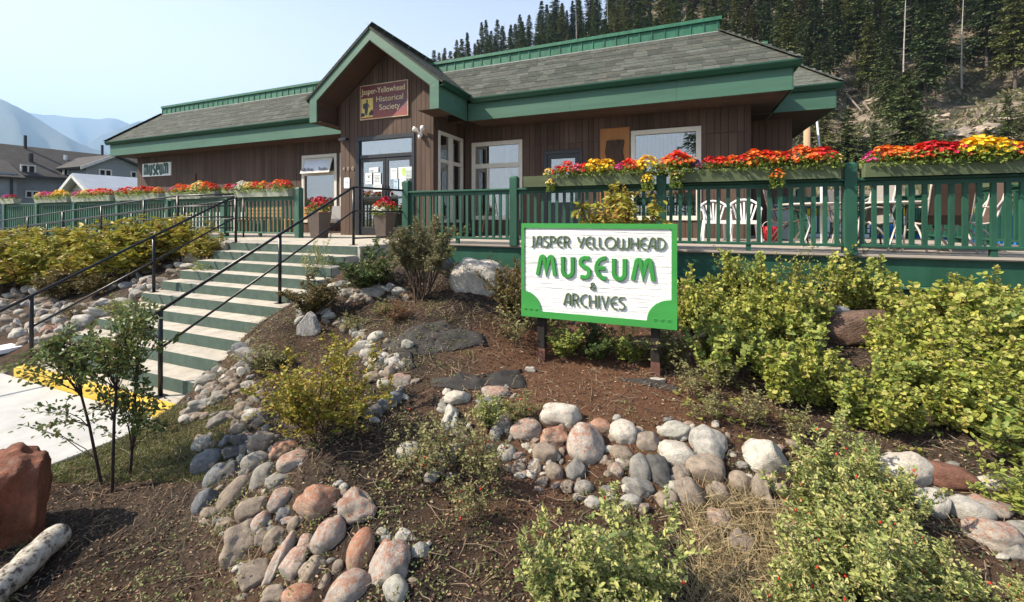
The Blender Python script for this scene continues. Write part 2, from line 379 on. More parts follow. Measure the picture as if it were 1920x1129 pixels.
# ================================================================== museum building
DZ = 1.63                                   # deck / landing level
YR, YL, YE = 10.9, 10.7, 9.25               # right wall, left wall, entrance wall
FY, FZ0, FZ1 = 9.95, 4.70, 5.16             # fascia face and its height band
XL, XR = -21.7, 1.44
mus = thing('museum_building', 'long brown wood-clad museum with green fascias, hipped shingle roofs and a gabled entrance', 'building', (-7.4, 10, 0))
def rects_minus(x0, x1, z0, z1, holes):
    """split a wall into upright strips free of the holes"""
    xs_ = sorted({x0, x1, *[h[0] for h in holes if x0 < h[0] < x1], *[h[1] for h in holes if x0 < h[1] < x1]})
    for a, b in zip(xs_[:-1], xs_[1:]):
        if b - a < .004: continue
        cuts = sorted([(h[2], h[3]) for h in holes if h[0] <= a + 1e-6 and h[1] >= b - 1e-6]); z = z0
        for c0, c1 in cuts:
            if c0 - z > .01: yield a, b, z, c0
            z = max(z, c1)
        if z1 - z > .01: yield a, b, z, z1
def clad_wall(name, x0, x1, y, z0, z1, holes, bw, top=None, seed=1, seam=None):
    b = MB()
    zt = z1 if top is None else max(top(x0), top(x1), z1)
    for a0, a1, c0, c1 in rects_minus(x0, x1, z0, z1, holes): b.box(a0, a1, y + .025, y + .12, c0, c1)
    wl = b.build(name, M['siding_back'], mus); rr = random.Random(seed)
    x = x0; k = 0
    while x < x1 - .02:
        xe = min(x + bw * rr.choice((1, 1, 1, .8, 1.15)), x1)
        if x1 - xe < .04: xe = x1
        dy = rr.uniform(0, .004)
        for a0, a1, c0, c1 in rects_minus(x + .005, xe - .005, z0, z1, holes):
            segs = [(c0, c1)]
            if seam and c0 < seam - .1 and c1 > seam + .1: segs = [(c0, seam - .004), (seam + .004, c1)]
            for s0, s1 in segs:
                mb = MB()
                if top and abs(s1 - z1) < .001:
                    mb.prismY([(a0, s0), (a1, s0), (a1, top(a1)), (a0, top(a0))], y - dy, y + .022)
                else: mb.box(a0, a1, y - dy, y + .022, s0, s1)
                mb.build('plank', M['siding'], wl)
        x = xe
    return wl
def window(name, x0, x1, z0, z1, y, transom=None, mull=None, fw=.085, fmat='frame_white', gl='glass', wallx=None, blinds=False, sill=True, parent=None):
    """framed window in a wall facing -y; frame butts: stiles between head and sill"""
    P = parent or mus
    fr = MB(); e = .035
    fr.box(x0, x1, y - e, y + .05, z1 - fw, z1); fr.box(x0, x1, y - e, y + .05, z0, z0 + fw)
    fr.box(x0, x0 + fw, y - e, y + .05, z0 + fw, z1 - fw); fr.box(x1 - fw, x1, y - e, y + .05, z0 + fw, z1 - fw)
    zz = [z0 + fw] + ([transom - .035, transom + .035] if transom else []) + [z1 - fw]
    if transom: fr.box(x0 + fw, x1 - fw, y - e + .008, y + .045, transom - .035, transom + .035)
    if mull:
        for (mx, lo, hi) in mull: fr.box(mx - .025, mx + .025, y - e + .012, y + .04, lo, hi)
    o = fr.build(name, M[fmat], P, bevel=.006)
    for a, b in zip(zz[0::2], zz[1::2]):
        MB().box(x0 + fw, x1 - fw, y + .03, y + .034, a, b).build('pane', M[gl], o)
        inn = MB(); q = .028
        inn.box(x0 + fw, x1 - fw, y - e + .006, y + .02, b - q, b); inn.box(x0 + fw, x1 - fw, y - e + .006, y + .02, a, a + q)
        inn.box(x0 + fw, x0 + fw + q, y - e + .006, y + .02, a + q, b - q); inn.box(x1 - fw - q, x1 - fw, y - e + .006, y + .02, a + q, b - q)
        inn.build('sash', M[fmat], o)
    return o
# openings: x0, x1, z0, z1
WB = (-1.18, .43, 2.05, 4.29); WM = (-5.66, -4.09, 2.06, 4.29); DR = (-3.47, -2.41, 1.64, 3.92)
ENT = (-8.45, -6.48, 1.64, 4.36); WLF = (-12.11, -10.55, 1.95, 4.25); HAT = (-18.81, -17.81, 2.4, 3.80)
clad_wall('wall', -5.90, XR, YR, DZ, 5.1, [WB, WM, DR], .165, seed=3, seam=4.09)
clad_wall('wall', XL, -9.0, YL, .6, 5.1, [WLF], .16, seed=4)
gx = -7.35; apex = 6.62
gtop = lambda x: apex - .76 * abs(x - gx) - .03
clad_wall('wall', -9.0, gx, YE, DZ, 5.0, [(ENT[0], gx, ENT[2], ENT[3])], .150, top=gtop, seed=5)
clad_wall('wall', gx, -5.92, YE, DZ, 5.0, [(gx, ENT[1], ENT[2], ENT[3])], .150, top=gtop, seed=6)
MB().prismY([(-9.0, 5.0), (-5.92, 5.0), (-5.92, gtop(-5.92) - .02), (gx, gtop(gx) - .02), (-9.0, gtop(-9.0) - .02)], YE + .026, YE + .12).build('gable_backing', M['siding_back'], mus)
# side wall of the entrance (faces +x), with its tall pair of windows
SX1 = -5.92
def side_wall():
    holes = [(9.47, 10.79, 1.98, 4.41)]
    b = MB()
    for a0, a1, c0, c1 in rects_minus(YE + .12, YR, DZ, 5.1, holes): b.box(SX1 - .12, SX1 - .025, a0, a1, c0, c1)
    wl = b.build('wall', M['siding_back'], mus)
    y = YE - .004
    while y < YR - .03:
        ye = min(y + .15, YR - .003)
        for a0, a1, c0, c1 in rects_minus(y + .004, ye - .004, DZ, 5.1, holes):
            MB().box(SX1 - .022, SX1 + .004, a0, a1, c0, c1).build('plank', M['siding'], wl)
        y = ye
    for (y0, y1) in ((9.47, 10.115), (10.125, 10.79)):
        fr = MB(); fw = .085; x0, x1 = SX1 - .05, SX1 + .035; z0, z1, tz = 1.98, 4.41, 3.63
        fr.box(x0, x1, y0, y1, z1 - fw, z1); fr.box(x0, x1, y0, y1, z0, z0 + fw)
        fr.box(x0, x1, y0, y0 + fw, z0 + fw, z1 - fw); fr.box(x0, x1, y1 - fw, y1, z0 + fw, z1 - fw)
        fr.box(x0, x1 - .01, y0 + fw, y1 - fw, tz - .05, tz + .05)
        o = fr.build('window', M['frame_white'], mus, bevel=.006)
        MB().box(x0 + .02, x0 + .024, y0 + fw, y1 - fw, z0 + fw, tz - .05).build('pane', M['glass'], o)
        MB().box(x0 + .02, x0 + .024, y0 + fw, y1 - fw, tz + .05, z1 - fw).build('pane', M['glass'], o)
side_wall()
w1 = window('window', *WM, YR, transom=3.60, mull=None)
MB().box(-5.18, -5.13, YR + .005, YR + .028, 2.2, 3.56).build('mullion', M['frame_white'], w1)
w2 = window('window', *WB, YR, transom=3.50)
for k in range(15):
    MB().box(-1.07 + .095 * k, -1.07 + .095 * k + .078, YR + .10, YR + .106, 2.14, 4.2).build('blind', M['curtain'], w2)
w3 = window('window', WLF[0], WLF[1], WLF[2], WLF[3], YL, transom=3.62)
# tilted awning sash with lettering
aw = MB(); y0 = YL - .04
awq = lambda x, z, d: (x, y0 - .16 * (4.12 - z) / .5 + d, z)
for (xa, xb, za, zb) in ((-12.0, -10.72, 4.06, 4.12), (-12.0, -10.72, 3.62, 3.68), (-12.0, -11.94, 3.68, 4.06), (-10.78, -10.72, 3.68, 4.06)):
    aw.slab([awq(xa, za, 0), awq(xb, za, 0), awq(xb, zb, 0), awq(xa, zb, 0)], .03)
awn = aw.build('awning_sash', M['frame_white'], mus)
MB().slab([awq(-11.94, 3.68, .012), awq(-10.78, 3.68, .012), awq(-10.78, 4.06, .012), awq(-11.94, 4.06, .012)], .004).build('pane', mat('painted_sky_reflection', (.55, .60, .68), .25, .05, 3), awn)  # opaque pane: the sky's reflection is put into its pale blue colour
MB().box(-10.42, -10.30, YL - .03, YL + .02, 2.0, 4.25).build('trim_board', M['frame_white'], mus)
# hatch cover on the left wall
hc = MB(); hc.box(HAT[0], HAT[1], YL - .03, YL - .012, 2.4, HAT[3]); hat = hc.build('hatch_panel', M['siding'], mus)
tr = MB(); tr.box(HAT[0] - .05, HAT[1] + .05, YL - .04, YL - .01, HAT[3], HAT[3] + .06); tr.box(HAT[0] - .05, HAT[0], YL - .04, YL - .01, 2.4, HAT[3]); tr.box(HAT[1], HAT[1] + .05, YL - .04, YL - .01, 2.4, HAT[3])
tr.build('hatch_trim', M['siding'], hat)
# dark service door in the right wing
dd = MB(); dd.box(DR[0], DR[1], YR - .03, YR + .05, DR[3] - .1, DR[3]); dd.box(DR[0], DR[0] + .1, YR - .03, YR + .05, DZ, DR[3] - .1); dd.box(DR[1] - .1, DR[1], YR - .03, YR + .05, DZ, DR[3] - .1)
sd = dd.build('door', M['frame_dark'], mus, bevel=.005)
lf = MB(); lf.box(DR[0] + .1, DR[1] - .1, YR + .0, YR + .04, DR[3] - .22, DR[3] - .1); lf.box(DR[0] + .1, DR[1] - .1, YR, YR + .04, DZ, DZ + .9)
lf.box(DR[0] + .1, DR[0] + .2, YR, YR + .04, DZ + .9, DR[3] - .22); lf.box(DR[1] - .2, DR[1] - .1, YR, YR + .04, DZ + .9, DR[3] - .22)
lf.build('door_leaf', mat('charcoal_door_paint', (.035, .037, .042), .5), sd)
MB().box(DR[0] + .2, DR[1] - .2, YR + .02, YR + .024, DZ + .9, DR[3] - .22).build('pane', M['glass'], sd)
# entrance doors
ex0, ex1, ez1 = ENT[0], ENT[1], ENT[3]; fw = .14; tz = 3.80
fr = MB(); fr.box(ex0, ex1, YE - .03, YE + .10, ez1 - .12, ez1); fr.box(ex0, ex0 + fw, YE - .03, YE + .10, DZ, ez1 - .12); fr.box(ex1 - .09, ex1, YE - .03, YE + .10, DZ, ez1 - .12)
fr.box(ex0 + fw, ex1 - .09, YE - .01, YE + .08, tz - .05, tz + .05)
ed = fr.build('entrance_frame', M['frame_dark'], mus, bevel=.006)
MB().box(ex0 + fw, ex1 - .09, YE + .03, YE + .035, tz + .05, ez1 - .12).build('pane', M['glass_door'], ed)
mid = (ex0 + fw + ex1 - .09) / 2
for (a, b, hs) in ((ex0 + fw + .01, mid - .006, 1), (mid + .006, ex1 - .10, -1)):
    z0, z1 = DZ + .03, tz - .06; s = .085; y = YE + .01
    f2 = MB(); f2.box(a, b, y, y + .05, z1 - s, z1); f2.box(a, b, y, y + .05, z0, z0 + .2); f2.box(a, a + s, y, y + .05, z0 + .2, z1 - s); f2.box(b - s, b, y, y + .05, z0 + .2, z1 - s)
    f2.box(a + s, b - s, y + .005, y + .045, DZ + 1.0, DZ + 1.06)
    dl = f2.build('door_leaf', M['frame_dark'], ed, bevel=.004)
    MB().box(a + s, b - s, y + .02, y + .025, z0 + .2, z1 - s).build('pane', M['glass_door'], ed)
    hx = (b - .045) if hs == 1 else (a + .045)
    MB().tube([(hx, y - .05, DZ + .85), (hx, y - .05, DZ + 1.35)], .016, 8).build('handle', M['black'], ed)
# interiors behind the glass (rooms, not lit)
rm = MB()
for (x0, x1, y0, y1) in ((XL + .2, -9.1, YL + .2, 14), (-9, -5.9, YE + .2, 14), (-5.8, XR - .1, YR + .2, 14)):
    rm.box(x0, x1, y1, y1 + .1, DZ - .1, 4.9); rm.box(x0, x1, y0, y1, DZ - .12, DZ - .02); rm.box(x0, x1, y0, y1, 4.82, 4.9)
rm.build('room_shell', M['interior'], mus)
MB().box(-4.9, -3.9, 12.2, 12.3, DZ, 4.2).box(-8.2, -7.6, 11.5, 12, DZ, 3.4).box(-5.5, -5.1, 12.6, 13, DZ, 3.4).build('room_partition', M['curtain'], mus)
# back of the building and flat roof
bk = MB(); bk.box(XL, XR, 20, 20.1, .5, 5.1); bk.box(XL, XL + .1, YL + .12, 20, .5, 5.1); bk.box(XR - .1, XR, YR + .12, 20, .5, 5.1)
bk.build('rear_wall', M['siding_back'], mus)
# side of right wing visible edge
MB().box(XR, XR + .02, YR - .004, 13, DZ, 5.1).build('corner_siding', M['siding'], mus)
# soffits
so_ = MB()
so_.box(-22.06, -9.25, FY + .02, YL + .1, 4.705, 4.73); so_.box(-5.25, 2.03, FY + .02, YR + .1, 4.705, 4.73); so_.box(XR, 2.03, YR + .1, 20, 4.705, 4.73); so_.box(-22.06, XL, YL + .1, 20, 4.705, 4.73)
soff = so_.build('soffit', M['siding_back'], mus)
yy = FY + .03
while yy < YR:
    MB().box(-5.25, 2.03, yy, yy + .145, 4.695, 4.704).build('soffit_board', M['soffit'], soff); yy += .155
yy = FY + .03
while yy < YL:
    MB().box(-22.05, -9.25, yy, yy + .145, 4.695, 4.704).build('soffit_board', M['soffit'], soff); yy += .155
# fascias (each length is a board with its joints)
fas = MB().box(-22.08, 2.07, FY + .02, FY + .05, FZ0 + .02, FZ1).build('fascia', M['siding_back'], mus)
for (a, b) in ((-22.08, -19.7), (-19.7, -16.1), (-16.1, -12.5), (-12.5, -9.23), (-5.28, -2.5), (-2.5, -.1), (-.1, 2.07)):
    MB().box(a + .002, b - .002, FY - .004 + random.uniform(0, .003), FY + .018, FZ0, FZ1).build('fascia_board', M['fascia'], fas)
MB().box(2.072, 2.09, FY, 20, FZ0, FZ1).build('fascia_board', M['fascia'], fas)
MB().box(-22.1, -22.082, FY, 20, FZ0, FZ1).build('fascia_board', M['fascia'], fas)
dr = MB(); dr.box(-22.09, -9.25, FY - .012, FY + .02, FZ0 - .008, FZ0 - .001); dr.box(-5.26, 2.08, FY - .012, FY + .02, FZ0 - .008, FZ0 - .001)
dr.build('drip_edge', M['rail_pale'], fas)
def gutter(p, q, out, parent=mus):
    """K-style gutter running p->q, projecting towards out"""
    p, q, o_ = Vector(p), Vector(q), Vector(out)
    prof = [(0, -.12), (.09, -.12), (.12, -.07), (.15, -.03), (.15, 0), (.135, 0), (.135, -.02), (.11, -.06), (.08, -.105), (.012, -.105), (.012, 0), (0, 0)]
    V = []
    for b in (p, q):
        for (u, z) in prof: V.append(b + o_ * u + Vector((0, 0, z)))
    n = len(prof); Fs = [(i, (i + 1) % n, n + (i + 1) % n, n + i) for i in range(n)] + [tuple(range(n)), tuple(range(2 * n - 1, n - 1, -1))]
    g = MB(); g.add(V, Fs); return g.build('gutter', M['gutter'], parent)
gz = 5.265
gutter((-22.2, FY - .006, gz), (-9.43, FY - .006, gz), (0, -1, 0)); gutter((-5.15, FY - .006, gz), (2.2, FY - .006, gz), (0, -1, 0))
gutter((2.095, FY, gz), (2.095, 20, gz), (1, 0, 0))
# ---- shingled slopes
shA = [M['shingle'], mat('grey_green_shingle_light', (.084, .09, .076), .95, .35, 9, 220, .8, .003, rnd=.2), mat('grey_green_shingle_dark', (.054, .06, .05), .95, .35, 9, 220, .8, .003, rnd=.2), mat('grey_green_shingle_warm', (.076, .076, .063), .95, .35, 9, 220, .8, .003, rnd=.2)]
def shingle_mesh(wd, ln):
    V = [(0, 0, 0), (wd, 0, 0), (wd, ln, 0), (0, ln, 0), (0, 0, .008), (wd, 0, .008), (wd, ln, .002), (0, ln, .002)]
    return V, [(0, 3, 2, 1), (4, 5, 6, 7), (0, 1, 5, 4), (1, 2, 6, 5), (2, 3, 7, 6), (3, 0, 4, 7)]
SW, SE = .33, .148
SHM = {}
for wd in (.33, .22, .44, .30): SHM[wd] = shingle_mesh(wd - .006, SE * 1.35)
def shingle_plane(base0, base1, up, ltrim, rtrim, nrow, singles, seed):
    """rows of shingles from eave line base0->base1 going along 'up' (3-vector per metre of slope); l/rtrim = x shift per row"""
    rr = random.Random(seed); b0, b1, up = Vector(base0), Vector(base1), Vector(up).normalized()
    ux = (b1 - b0).normalized(); nrm = ux.cross(up).normalized(); L = (b1 - b0).length
    Mx = Matrix((ux, up, nrm)).transposed().to_4x4(); res = []
    for r in range(nrow):
        lo, hi = ltrim * r, L - rtrim * r; x = lo - rr.uniform(0, .3)
        while x < hi:
            wd = rr.choice((.33, .33, .22, .44, .30)); a, b = max(x, lo), min(x + wd, hi)
            if b - a > .05: res.append((r, a, b, b0 + ux * a + up * (SE * r) + nrm * (.004 + rr.uniform(0, .003) + .0025 * (r % 2))))
            x += wd
    return Mx, res
roof = MB()
ST = 1.33; RZ = 6.60; slope = Vector((0, ST + .03, RZ - 5.26)); sl_len = slope.length
def roofslab(mb, p): mb.slab(p, .05)
eY, tY = FY - .13, FY - .13 + ST + .03
roofslab(roof, [(-7.36, eY, 5.26), (2.2, eY, 5.26), (.85, tY, RZ), (-7.36, tY, RZ)])
roofslab(roof, [(2.2, eY, 5.26), (2.2, 20, 5.26), (.85, 19, RZ), (.85, tY, RZ)])
roofslab(roof, [(-22.2, eY, 5.26), (-7.37, eY, 5.26), (-7.37, tY, RZ), (-20.85, tY, RZ)])
roofslab(roof, [(-22.2, 20, 5.26), (-22.2, eY, 5.26), (-20.85, tY, RZ), (-20.85, 19, RZ)])
roof.box(-20.85, .85, tY + .1, 19, RZ - .3, RZ - .25)
rf = roof.build('roof', M['shingle_dark'], mus)
nrow = int(sl_len / SE) + 1
hipk = 1.35 / sl_len * SE
Mr, SR = shingle_plane((-7.36, eY, 5.262), (2.2, eY, 5.262), slope, 0, hipk, nrow - 1, True, 11)
Ml, SLf = shingle_plane((-22.2, eY, 5.262), (-7.37, eY, 5.262), slope, hipk, 0, nrow - 1, False, 12)
allsh = [(s, Mr) for s in SR] + sorted([(s, Ml) for s in SLf], key=lambda s: -s[0][3].x)
cache = {}
mo = wloc(rf)
joined = [MB() for _ in range(4)]
for k, ((r, a, b, P), Mx) in enumerate(allsh):
    wd = round(b - a, 2); mi = random.choice((0, 0, 1, 2, 3))
    if k < 295:
        if wd not in cache:
            V, Fs = shingle_mesh(wd - .006, SE * 1.3); m_ = MB(); m_.add(V, Fs); me = bpy.data.meshes.new('shingle'); me.from_pydata(m_.v, [], m_.f); me.materials.append(M['shingle']); cache[wd] = me
        o = bpy.data.objects.new('shingle', cache[wd]); o.parent = rf; o.matrix_local = Matrix.Translation(P - mo) @ Mx
        if mi: o.material_slots[0].link = 'OBJECT'; o.material_slots[0].material = shA[mi]
        C.objects.link(o)
    else:
        V, Fs = shingle_mesh(wd - .006, SE * 1.3); joined[mi].add([P + (Mx @ Vector(v)) for v in V], Fs)
# entrance gable roof
GY = 8.53; GX0, GX1, GA = -9.42, -5.28, 6.95
gslL = Vector((GX0 - .10, 0, GA - .76 * (gx - GX0 + .10) + .02)); 
for sgn in (-1, 1):
    xe = gx + sgn * 2.17; ze = GA + .03 - .76 * 2.17
    q = [(gx, GY - .03, GA + .03), (xe, GY - .03, ze), (xe, 13, ze), (gx, 13, GA + .03)]
    if sgn > 0: q = [q[0], q[3], q[2], q[1]][::-1]
    mbq = MB(); mbq.slab([q[1], q[0], q[3], q[2]] if sgn < 0 else q, .05)
    mbq.build('gable_roof', M['shingle_dark'], mus)
    upv = Vector((-sgn * 1, 0, .76)).normalized(); ax = (xe, GY - .04, ze + .004) if sgn > 0 else (xe, 11.5, ze + .004); bx_ = (xe, 11.5, ze + .004) if sgn > 0 else (xe, GY - .04, ze + .004)
    Mg, SG = shingle_plane(ax, bx_, upv, 0, 0, int(2.17 * 1.256 / SE) + 1, False, 20 + sgn)
    for (r, a, b, P) in SG:
        V, Fs = shingle_mesh(b - a - .006, SE * 1.3); joined[random.randrange(4)].add([P + (Mg @ Vector(v)) for v in V], Fs)
for mi, jb in enumerate(joined):
    tag(jb.build('shingle_rows', shA[mi], mus), kind='stuff')
# hip caps
for (p, q) in (((2.2, eY, 5.27), (.85, tY, RZ + .012)), ((-22.2, eY, 5.27), (-20.85, tY, RZ + .012))):
    p, q = Vector(p), Vector(q); n = 12
    for k in range(n):
        a = p.lerp(q, k / n); b = p.lerp(q, min(1, (k + 1.25) / n)); MB().beam(a + Vector((0, 0, .022)), b + Vector((0, 0, .012)), .26, .012).build('hip_cap', shA[k % 3 + 1], rf)
# gable fascia: chevron boards and vertical legs
iw = .30
def chev(sgn):
    o = lambda x: gx + sgn * (x - gx) if sgn > 0 else gx - (x - gx)
    xo, xi = gx + 2.04, gx + 1.79
    P = [(gx, GA), (xo, GA - .76 * 2.04), (xi, GA - .31 - .76 * 1.79), (gx, GA - .31)]
    P = [(gx + sgn * (x - gx), z) for x, z in P]
    return P if sgn > 0 else P[::-1]
gf = MB().prismY([(gx + 1.9, 5.3), (gx, 6.7), (gx - 1.9, 5.3), (gx - 1.9, 5.28), (gx, 6.64), (gx + 1.9, 5.28)], GY + .03, GY + .06).build('gable_fascia', M['siding_back'], mus)
for s in (-1, 1): MB().prismY(chev(s), GY - .004 * s * .5, GY + .028).build('fascia_board', M['fascia'], gf)
for s in (-1, 1):
    xo, xi = gx + s * 2.04, gx + s * 1.79
    P = [(xi, 4.70), (xo, 4.70), (xo, GA - .76 * 2.04 - .003), (xi, GA - .31 - .76 * 1.79 - .003)]
    if s < 0: P = P[::-1]
    MB().prismY(P, GY - .001, GY + .028).build('fascia_board', M['fascia'], gf)
    # side fascia going back + gutter
    MB().box(min(xo, xo - s * .03), max(xo, xo - s * .03), GY + .03, FY - .012, 4.70, 5.30).build('fascia_board', M['fascia'], gf)
    gutter((xo + s * .002, GY + .02, 5.36), (xo + s * .002, FY - .01, 5.36), (s, 0, 0))
    # inner lining and sloped soffit
    MB().box(min(xi, xi + s * .01), max(xi, xi + s * .01), GY + .03, YE, 4.75, 5.3).build('lining', M['soffit'], gf)
    q0 = (xi, GY + .03, GA - .34 - .76 * 1.79); q1 = (gx, GY + .03, GA - .34)
    qs = [q0, q1, (gx, YE, GA - .34), (xi, YE, GA - .34 - .76 * 1.79)]
    MB().slab(qs if s > 0 else qs[::-1], .02).build('sloped_soffit', M['soffit'], gf)
    MB().box(min(xi, gx + s * 1.43), max(xo - s * .03, gx + s * 1.43) if s > 0 else max(xi, gx + s * 1.43), GY + .03, YE, 4.705, 4.72).build('soffit_board', M['soffit'], gf) if s > 0 else MB().box(xo + .03, -9.0, GY + .03, YL, 4.705, 4.72).build('soffit_board', M['soffit'], gf)
    MB().box(min(xi, gx + s * 1.43), max(xi, gx + s * 1.43), YE + .03, YE + .1, 4.72, 5.6).build('return_wall', M['siding'], gf)
# parapet with metal cladding panels
def parapet(x0, x1, y, z0, z1, seed):
    b = MB().box(x0, x1, y + .02, y + .3, z0 - .1, z1).build('parapet', M['siding_back'], mus)
    rr = random.Random(seed); x = x0
    while x < x1 - .01:
        xe = min(x + .30, x1)
        m = MB().box(x + .012, xe - .012, y - .002, y + .019, z0, z1 - .06); m.box(x - .012, x + .012, y - .02, y + .019, z0, z1 - .06)
        m.build('panel', M['parapet'], b); x = xe
    MB().box(x0 - .03, x1 + .03, y - .05, y + .34, z1 - .055, z1 + .03).build('coping', M['parapet'], b)
    MB().box(x0, x1, y - .09, y - .022, z0 - .05, z0 - .03).build('flashing', mat('dull_flashing', (.30, .33, .30), .5, .3, 8), b)
parapet(-7.3, .86, tY + .02, RZ, RZ + .31, 1); parapet(-20.87, -8.2, tY + .02, RZ, RZ + .31, 2)
# back wing
bw_ = MB(); BX, BY = 3.35, 12.0
rww = MB().box(-1, 2.66, 12.85, 12.95, DZ, 5.1).build('rear_wing_wall', M['siding_back'], mus)
x = XR + .02
while x < 2.64:
    MB().box(x + .004, min(x + .15, 2.66) - .004, 12.826, 12.848, DZ, 4.8).build('plank', M['siding'], rww); x += .15
MB().box(2.56, 2.66, 12.95, 24, DZ, 5.1).build('rear_wing_wall', M['siding'], mus)
f3 = MB().box(XR + .02, BX - .01, BY + .02, BY + .05, FZ0 + .02, FZ1).build('fascia', M['siding_back'], mus)
MB().box(1.6, BX, BY - .003, BY + .018, FZ0, FZ1).build('fascia_board', M['fascia'], f3); MB().box(BX + .002, BX + .02, BY, 24, FZ0, FZ1).build('fascia_board', M['fascia'], f3)
gutter((1.6, BY - .006, gz), (BX + .12, BY - .006, gz), (0, -1, 0)); gutter((BX + .022, BY, gz), (BX + .022, 24, gz), (1, 0, 0))
s3 = MB().box(1.6, BX, BY + .03, 24, 4.72, 4.74).build('soffit', M['siding_back'], mus)
yy = BY + .05
while yy < 22:
    MB().box(2.0, BX - .01, yy, yy + .18, 4.705, 4.716).build('soffit_board', M['soffit'], s3); yy += .2
r3 = MB(); e3 = BY - .13
roofslab(r3, [(-2, e3, 5.26), (BX + .13, e3, 5.26), (BX - 1.2, e3 + 1.36, RZ), (-2, e3 + 1.36, RZ)]); roofslab(r3, [(BX + .13, e3, 5.26), (BX + .13, 24, 5.26), (BX - 1.2, 23, RZ), (BX - 1.2, e3 + 1.36, RZ)])
r3o = r3.build('rear_wing_roof', M['shingle_dark'], mus)
Mb, SB = shingle_plane((.9, e3, 5.262), (BX + .13, e3, 5.262), slope, 0, hipk, nrow - 1, True, 31)
jb = MB()
for (r, a, b, P) in SB:
    V, Fs = shingle_mesh(b - a - .006, SE * 1.3); jb.add([P + (Mb @ Vector(v)) for v in V], Fs)
tag(jb.build('shingle_rows', shA[1], mus), kind='stuff')
p3, q3 = Vector((BX + .13, e3, 5.27)), Vector((BX - 1.2, e3 + 1.36, RZ + .012))
for k in range(10): MB().beam(p3.lerp(q3, k / 10) + Vector((0, 0, .022)), p3.lerp(q3, (k + 1.25) / 10) + Vector((0, 0, .012)), .26, .012).build('hip_cap', shA[k % 3 + 1], r3o)
parapet(-1, BX - 1.2, e3 + 1.4, RZ, RZ + .31, 5)
# ------------------------------------------------------------------ wall-mounted things
b = MB(); b.box(-1.94, -1.21, YR - .03, YR - .006, DZ + .1, 4.40)
pb = thing('carved_panel', 'dark carved wood relief mounted on a tall orange plywood board by the wide window', 'carving', (-1.57, YR - .01, DZ))
b.build('backing_board', M['ply'], pb, bevel=.004)
def carve():
    me = MB(); nx_, nz_ = 22, 60; x0, x1, z0, z1 = -1.80, -1.35, 2.5, 4.08; V = []
    for j in range(nz_ + 1):
        for i in range(nx_ + 1):
            u, v = i / nx_, j / nz_; ed = min(u, 1 - u) * 6; ed = min(1, ed)
            x = x0 + (x1 - x0) * u + .015 * math.sin(v * 21); z = z0 + (z1 - z0) * v
            d = .05 * ed + .035 * noise.noise((x * 9, z * 3.2, 3)) + .03 * abs(math.sin(u * 9.42 + 2 * math.sin(v * 8))) * ed
            V.append((x, YR - .035 - max(0, d), z))
    Fs = [(j * (nx_ + 1) + i, j * (nx_ + 1) + i + 1, (j + 1) * (nx_ + 1) + i + 1, (j + 1) * (nx_ + 1) + i) for j in range(nz_) for i in range(nx_)]
    me.add(V, Fs); return me
carve().build('relief', M['carving'], pb, smooth=False)
# the hanging historical-society board
hs = thing('society_sign', 'maroon and gold society name board on the gable above the entrance doors', 'sign', (-7.46, YE - .03, 4.8))
HX0, HX1, HZ0, HZ1 = -8.26, -6.67, 4.81, 5.76
def sunset_mat():
    m, n, b = nodes_of('maroon_sunset_print'); v = mapped(n, (1, 1, 1)); s = n.nodes.new('ShaderNodeSeparateXYZ'); n.links.new(v, s.inputs[0])
    f = noise_fac(n, 2.5, 5, .7, mapped(n, (.5, 1, 3))); a = n.nodes.new('ShaderNodeMath'); a.operation = 'MULTIPLY_ADD'; n.links.new(f, a.inputs[0]); a.inputs[1].default_value = .8; n.links.new(s.outputs[2], a.inputs[2])
    c = ramp(n, [(.35, (.28, .045, .03)), (.6, (.19, .04, .045)), (.8, (.10, .04, .055)), (1, (.12, .02, .02))], a.outputs[0]); n.links.new(c, b.inputs['Base Color']); b.inputs['Roughness'].default_value = .5; return m
MB().box(HX0, HX1, YE - .045, YE - .008, HZ0, HZ1).build('rim', mat('pale_gold_rim', (.55, .43, .26), .5), hs)
MB().box(HX0 + .025, HX1 - .025, YE - .050, YE - .046, HZ0 + .025, HZ1 - .025).build('face', sunset_mat(), hs)
def textmesh(s, size, font_m, parent, loc, name='lettering', ext=.004, align='LEFT', xs=1, shear=0, off=0, rot=(R(90), 0, 0), fit=None):
    cu = bpy.data.curves.new('t', 'FONT'); cu.body = s; cu.size = size; cu.extrude = ext; cu.align_x = align; cu.shear = shear; cu.offset = off; cu.resolution_u = 4
    t = bpy.data.objects.new('t', cu); C.objects.link(t); bpy.context.view_layer.update()
    me = bpy.data.meshes.new_from_object(t.evaluated_get(bpy.context.evaluated_depsgraph_get()))
    bpy.data.objects.remove(t); me.materials.clear()
    if fit:
        co = [v.co.x for v in me.vertices]; xs = fit / (max(co) - min(co))
    me.transform(Matrix.Scale(xs, 4, (1, 0, 0)))
    o = link(name, me, font_m, parent); o.rotation_euler = rot
    o.location = Vector(loc) - (wloc(parent) if parent else Vector((0, 0, 0))); return o
gold = mat('cream_gold_lettering', (.66, .55, .33), .5)
textmesh('Jasper-Yellowhead', .225, gold, hs, (HX0 + .07, YE - .056, HZ1 - .26), fit=1.44)
textmesh('Historical', .215, gold, hs, (HX0 + .55, YE - .056, HZ1 - .50), fit=.88)
textmesh('Society', .215, gold, hs, (HX0 + .66, YE - .056, HZ1 - .73), fit=.68)
textmesh('Est. 1963', .075, mat('dull_gold_lettering', (.34, .2, .12), .6), hs, (HX0 + .84, YE - .056, HZ0 + .13))
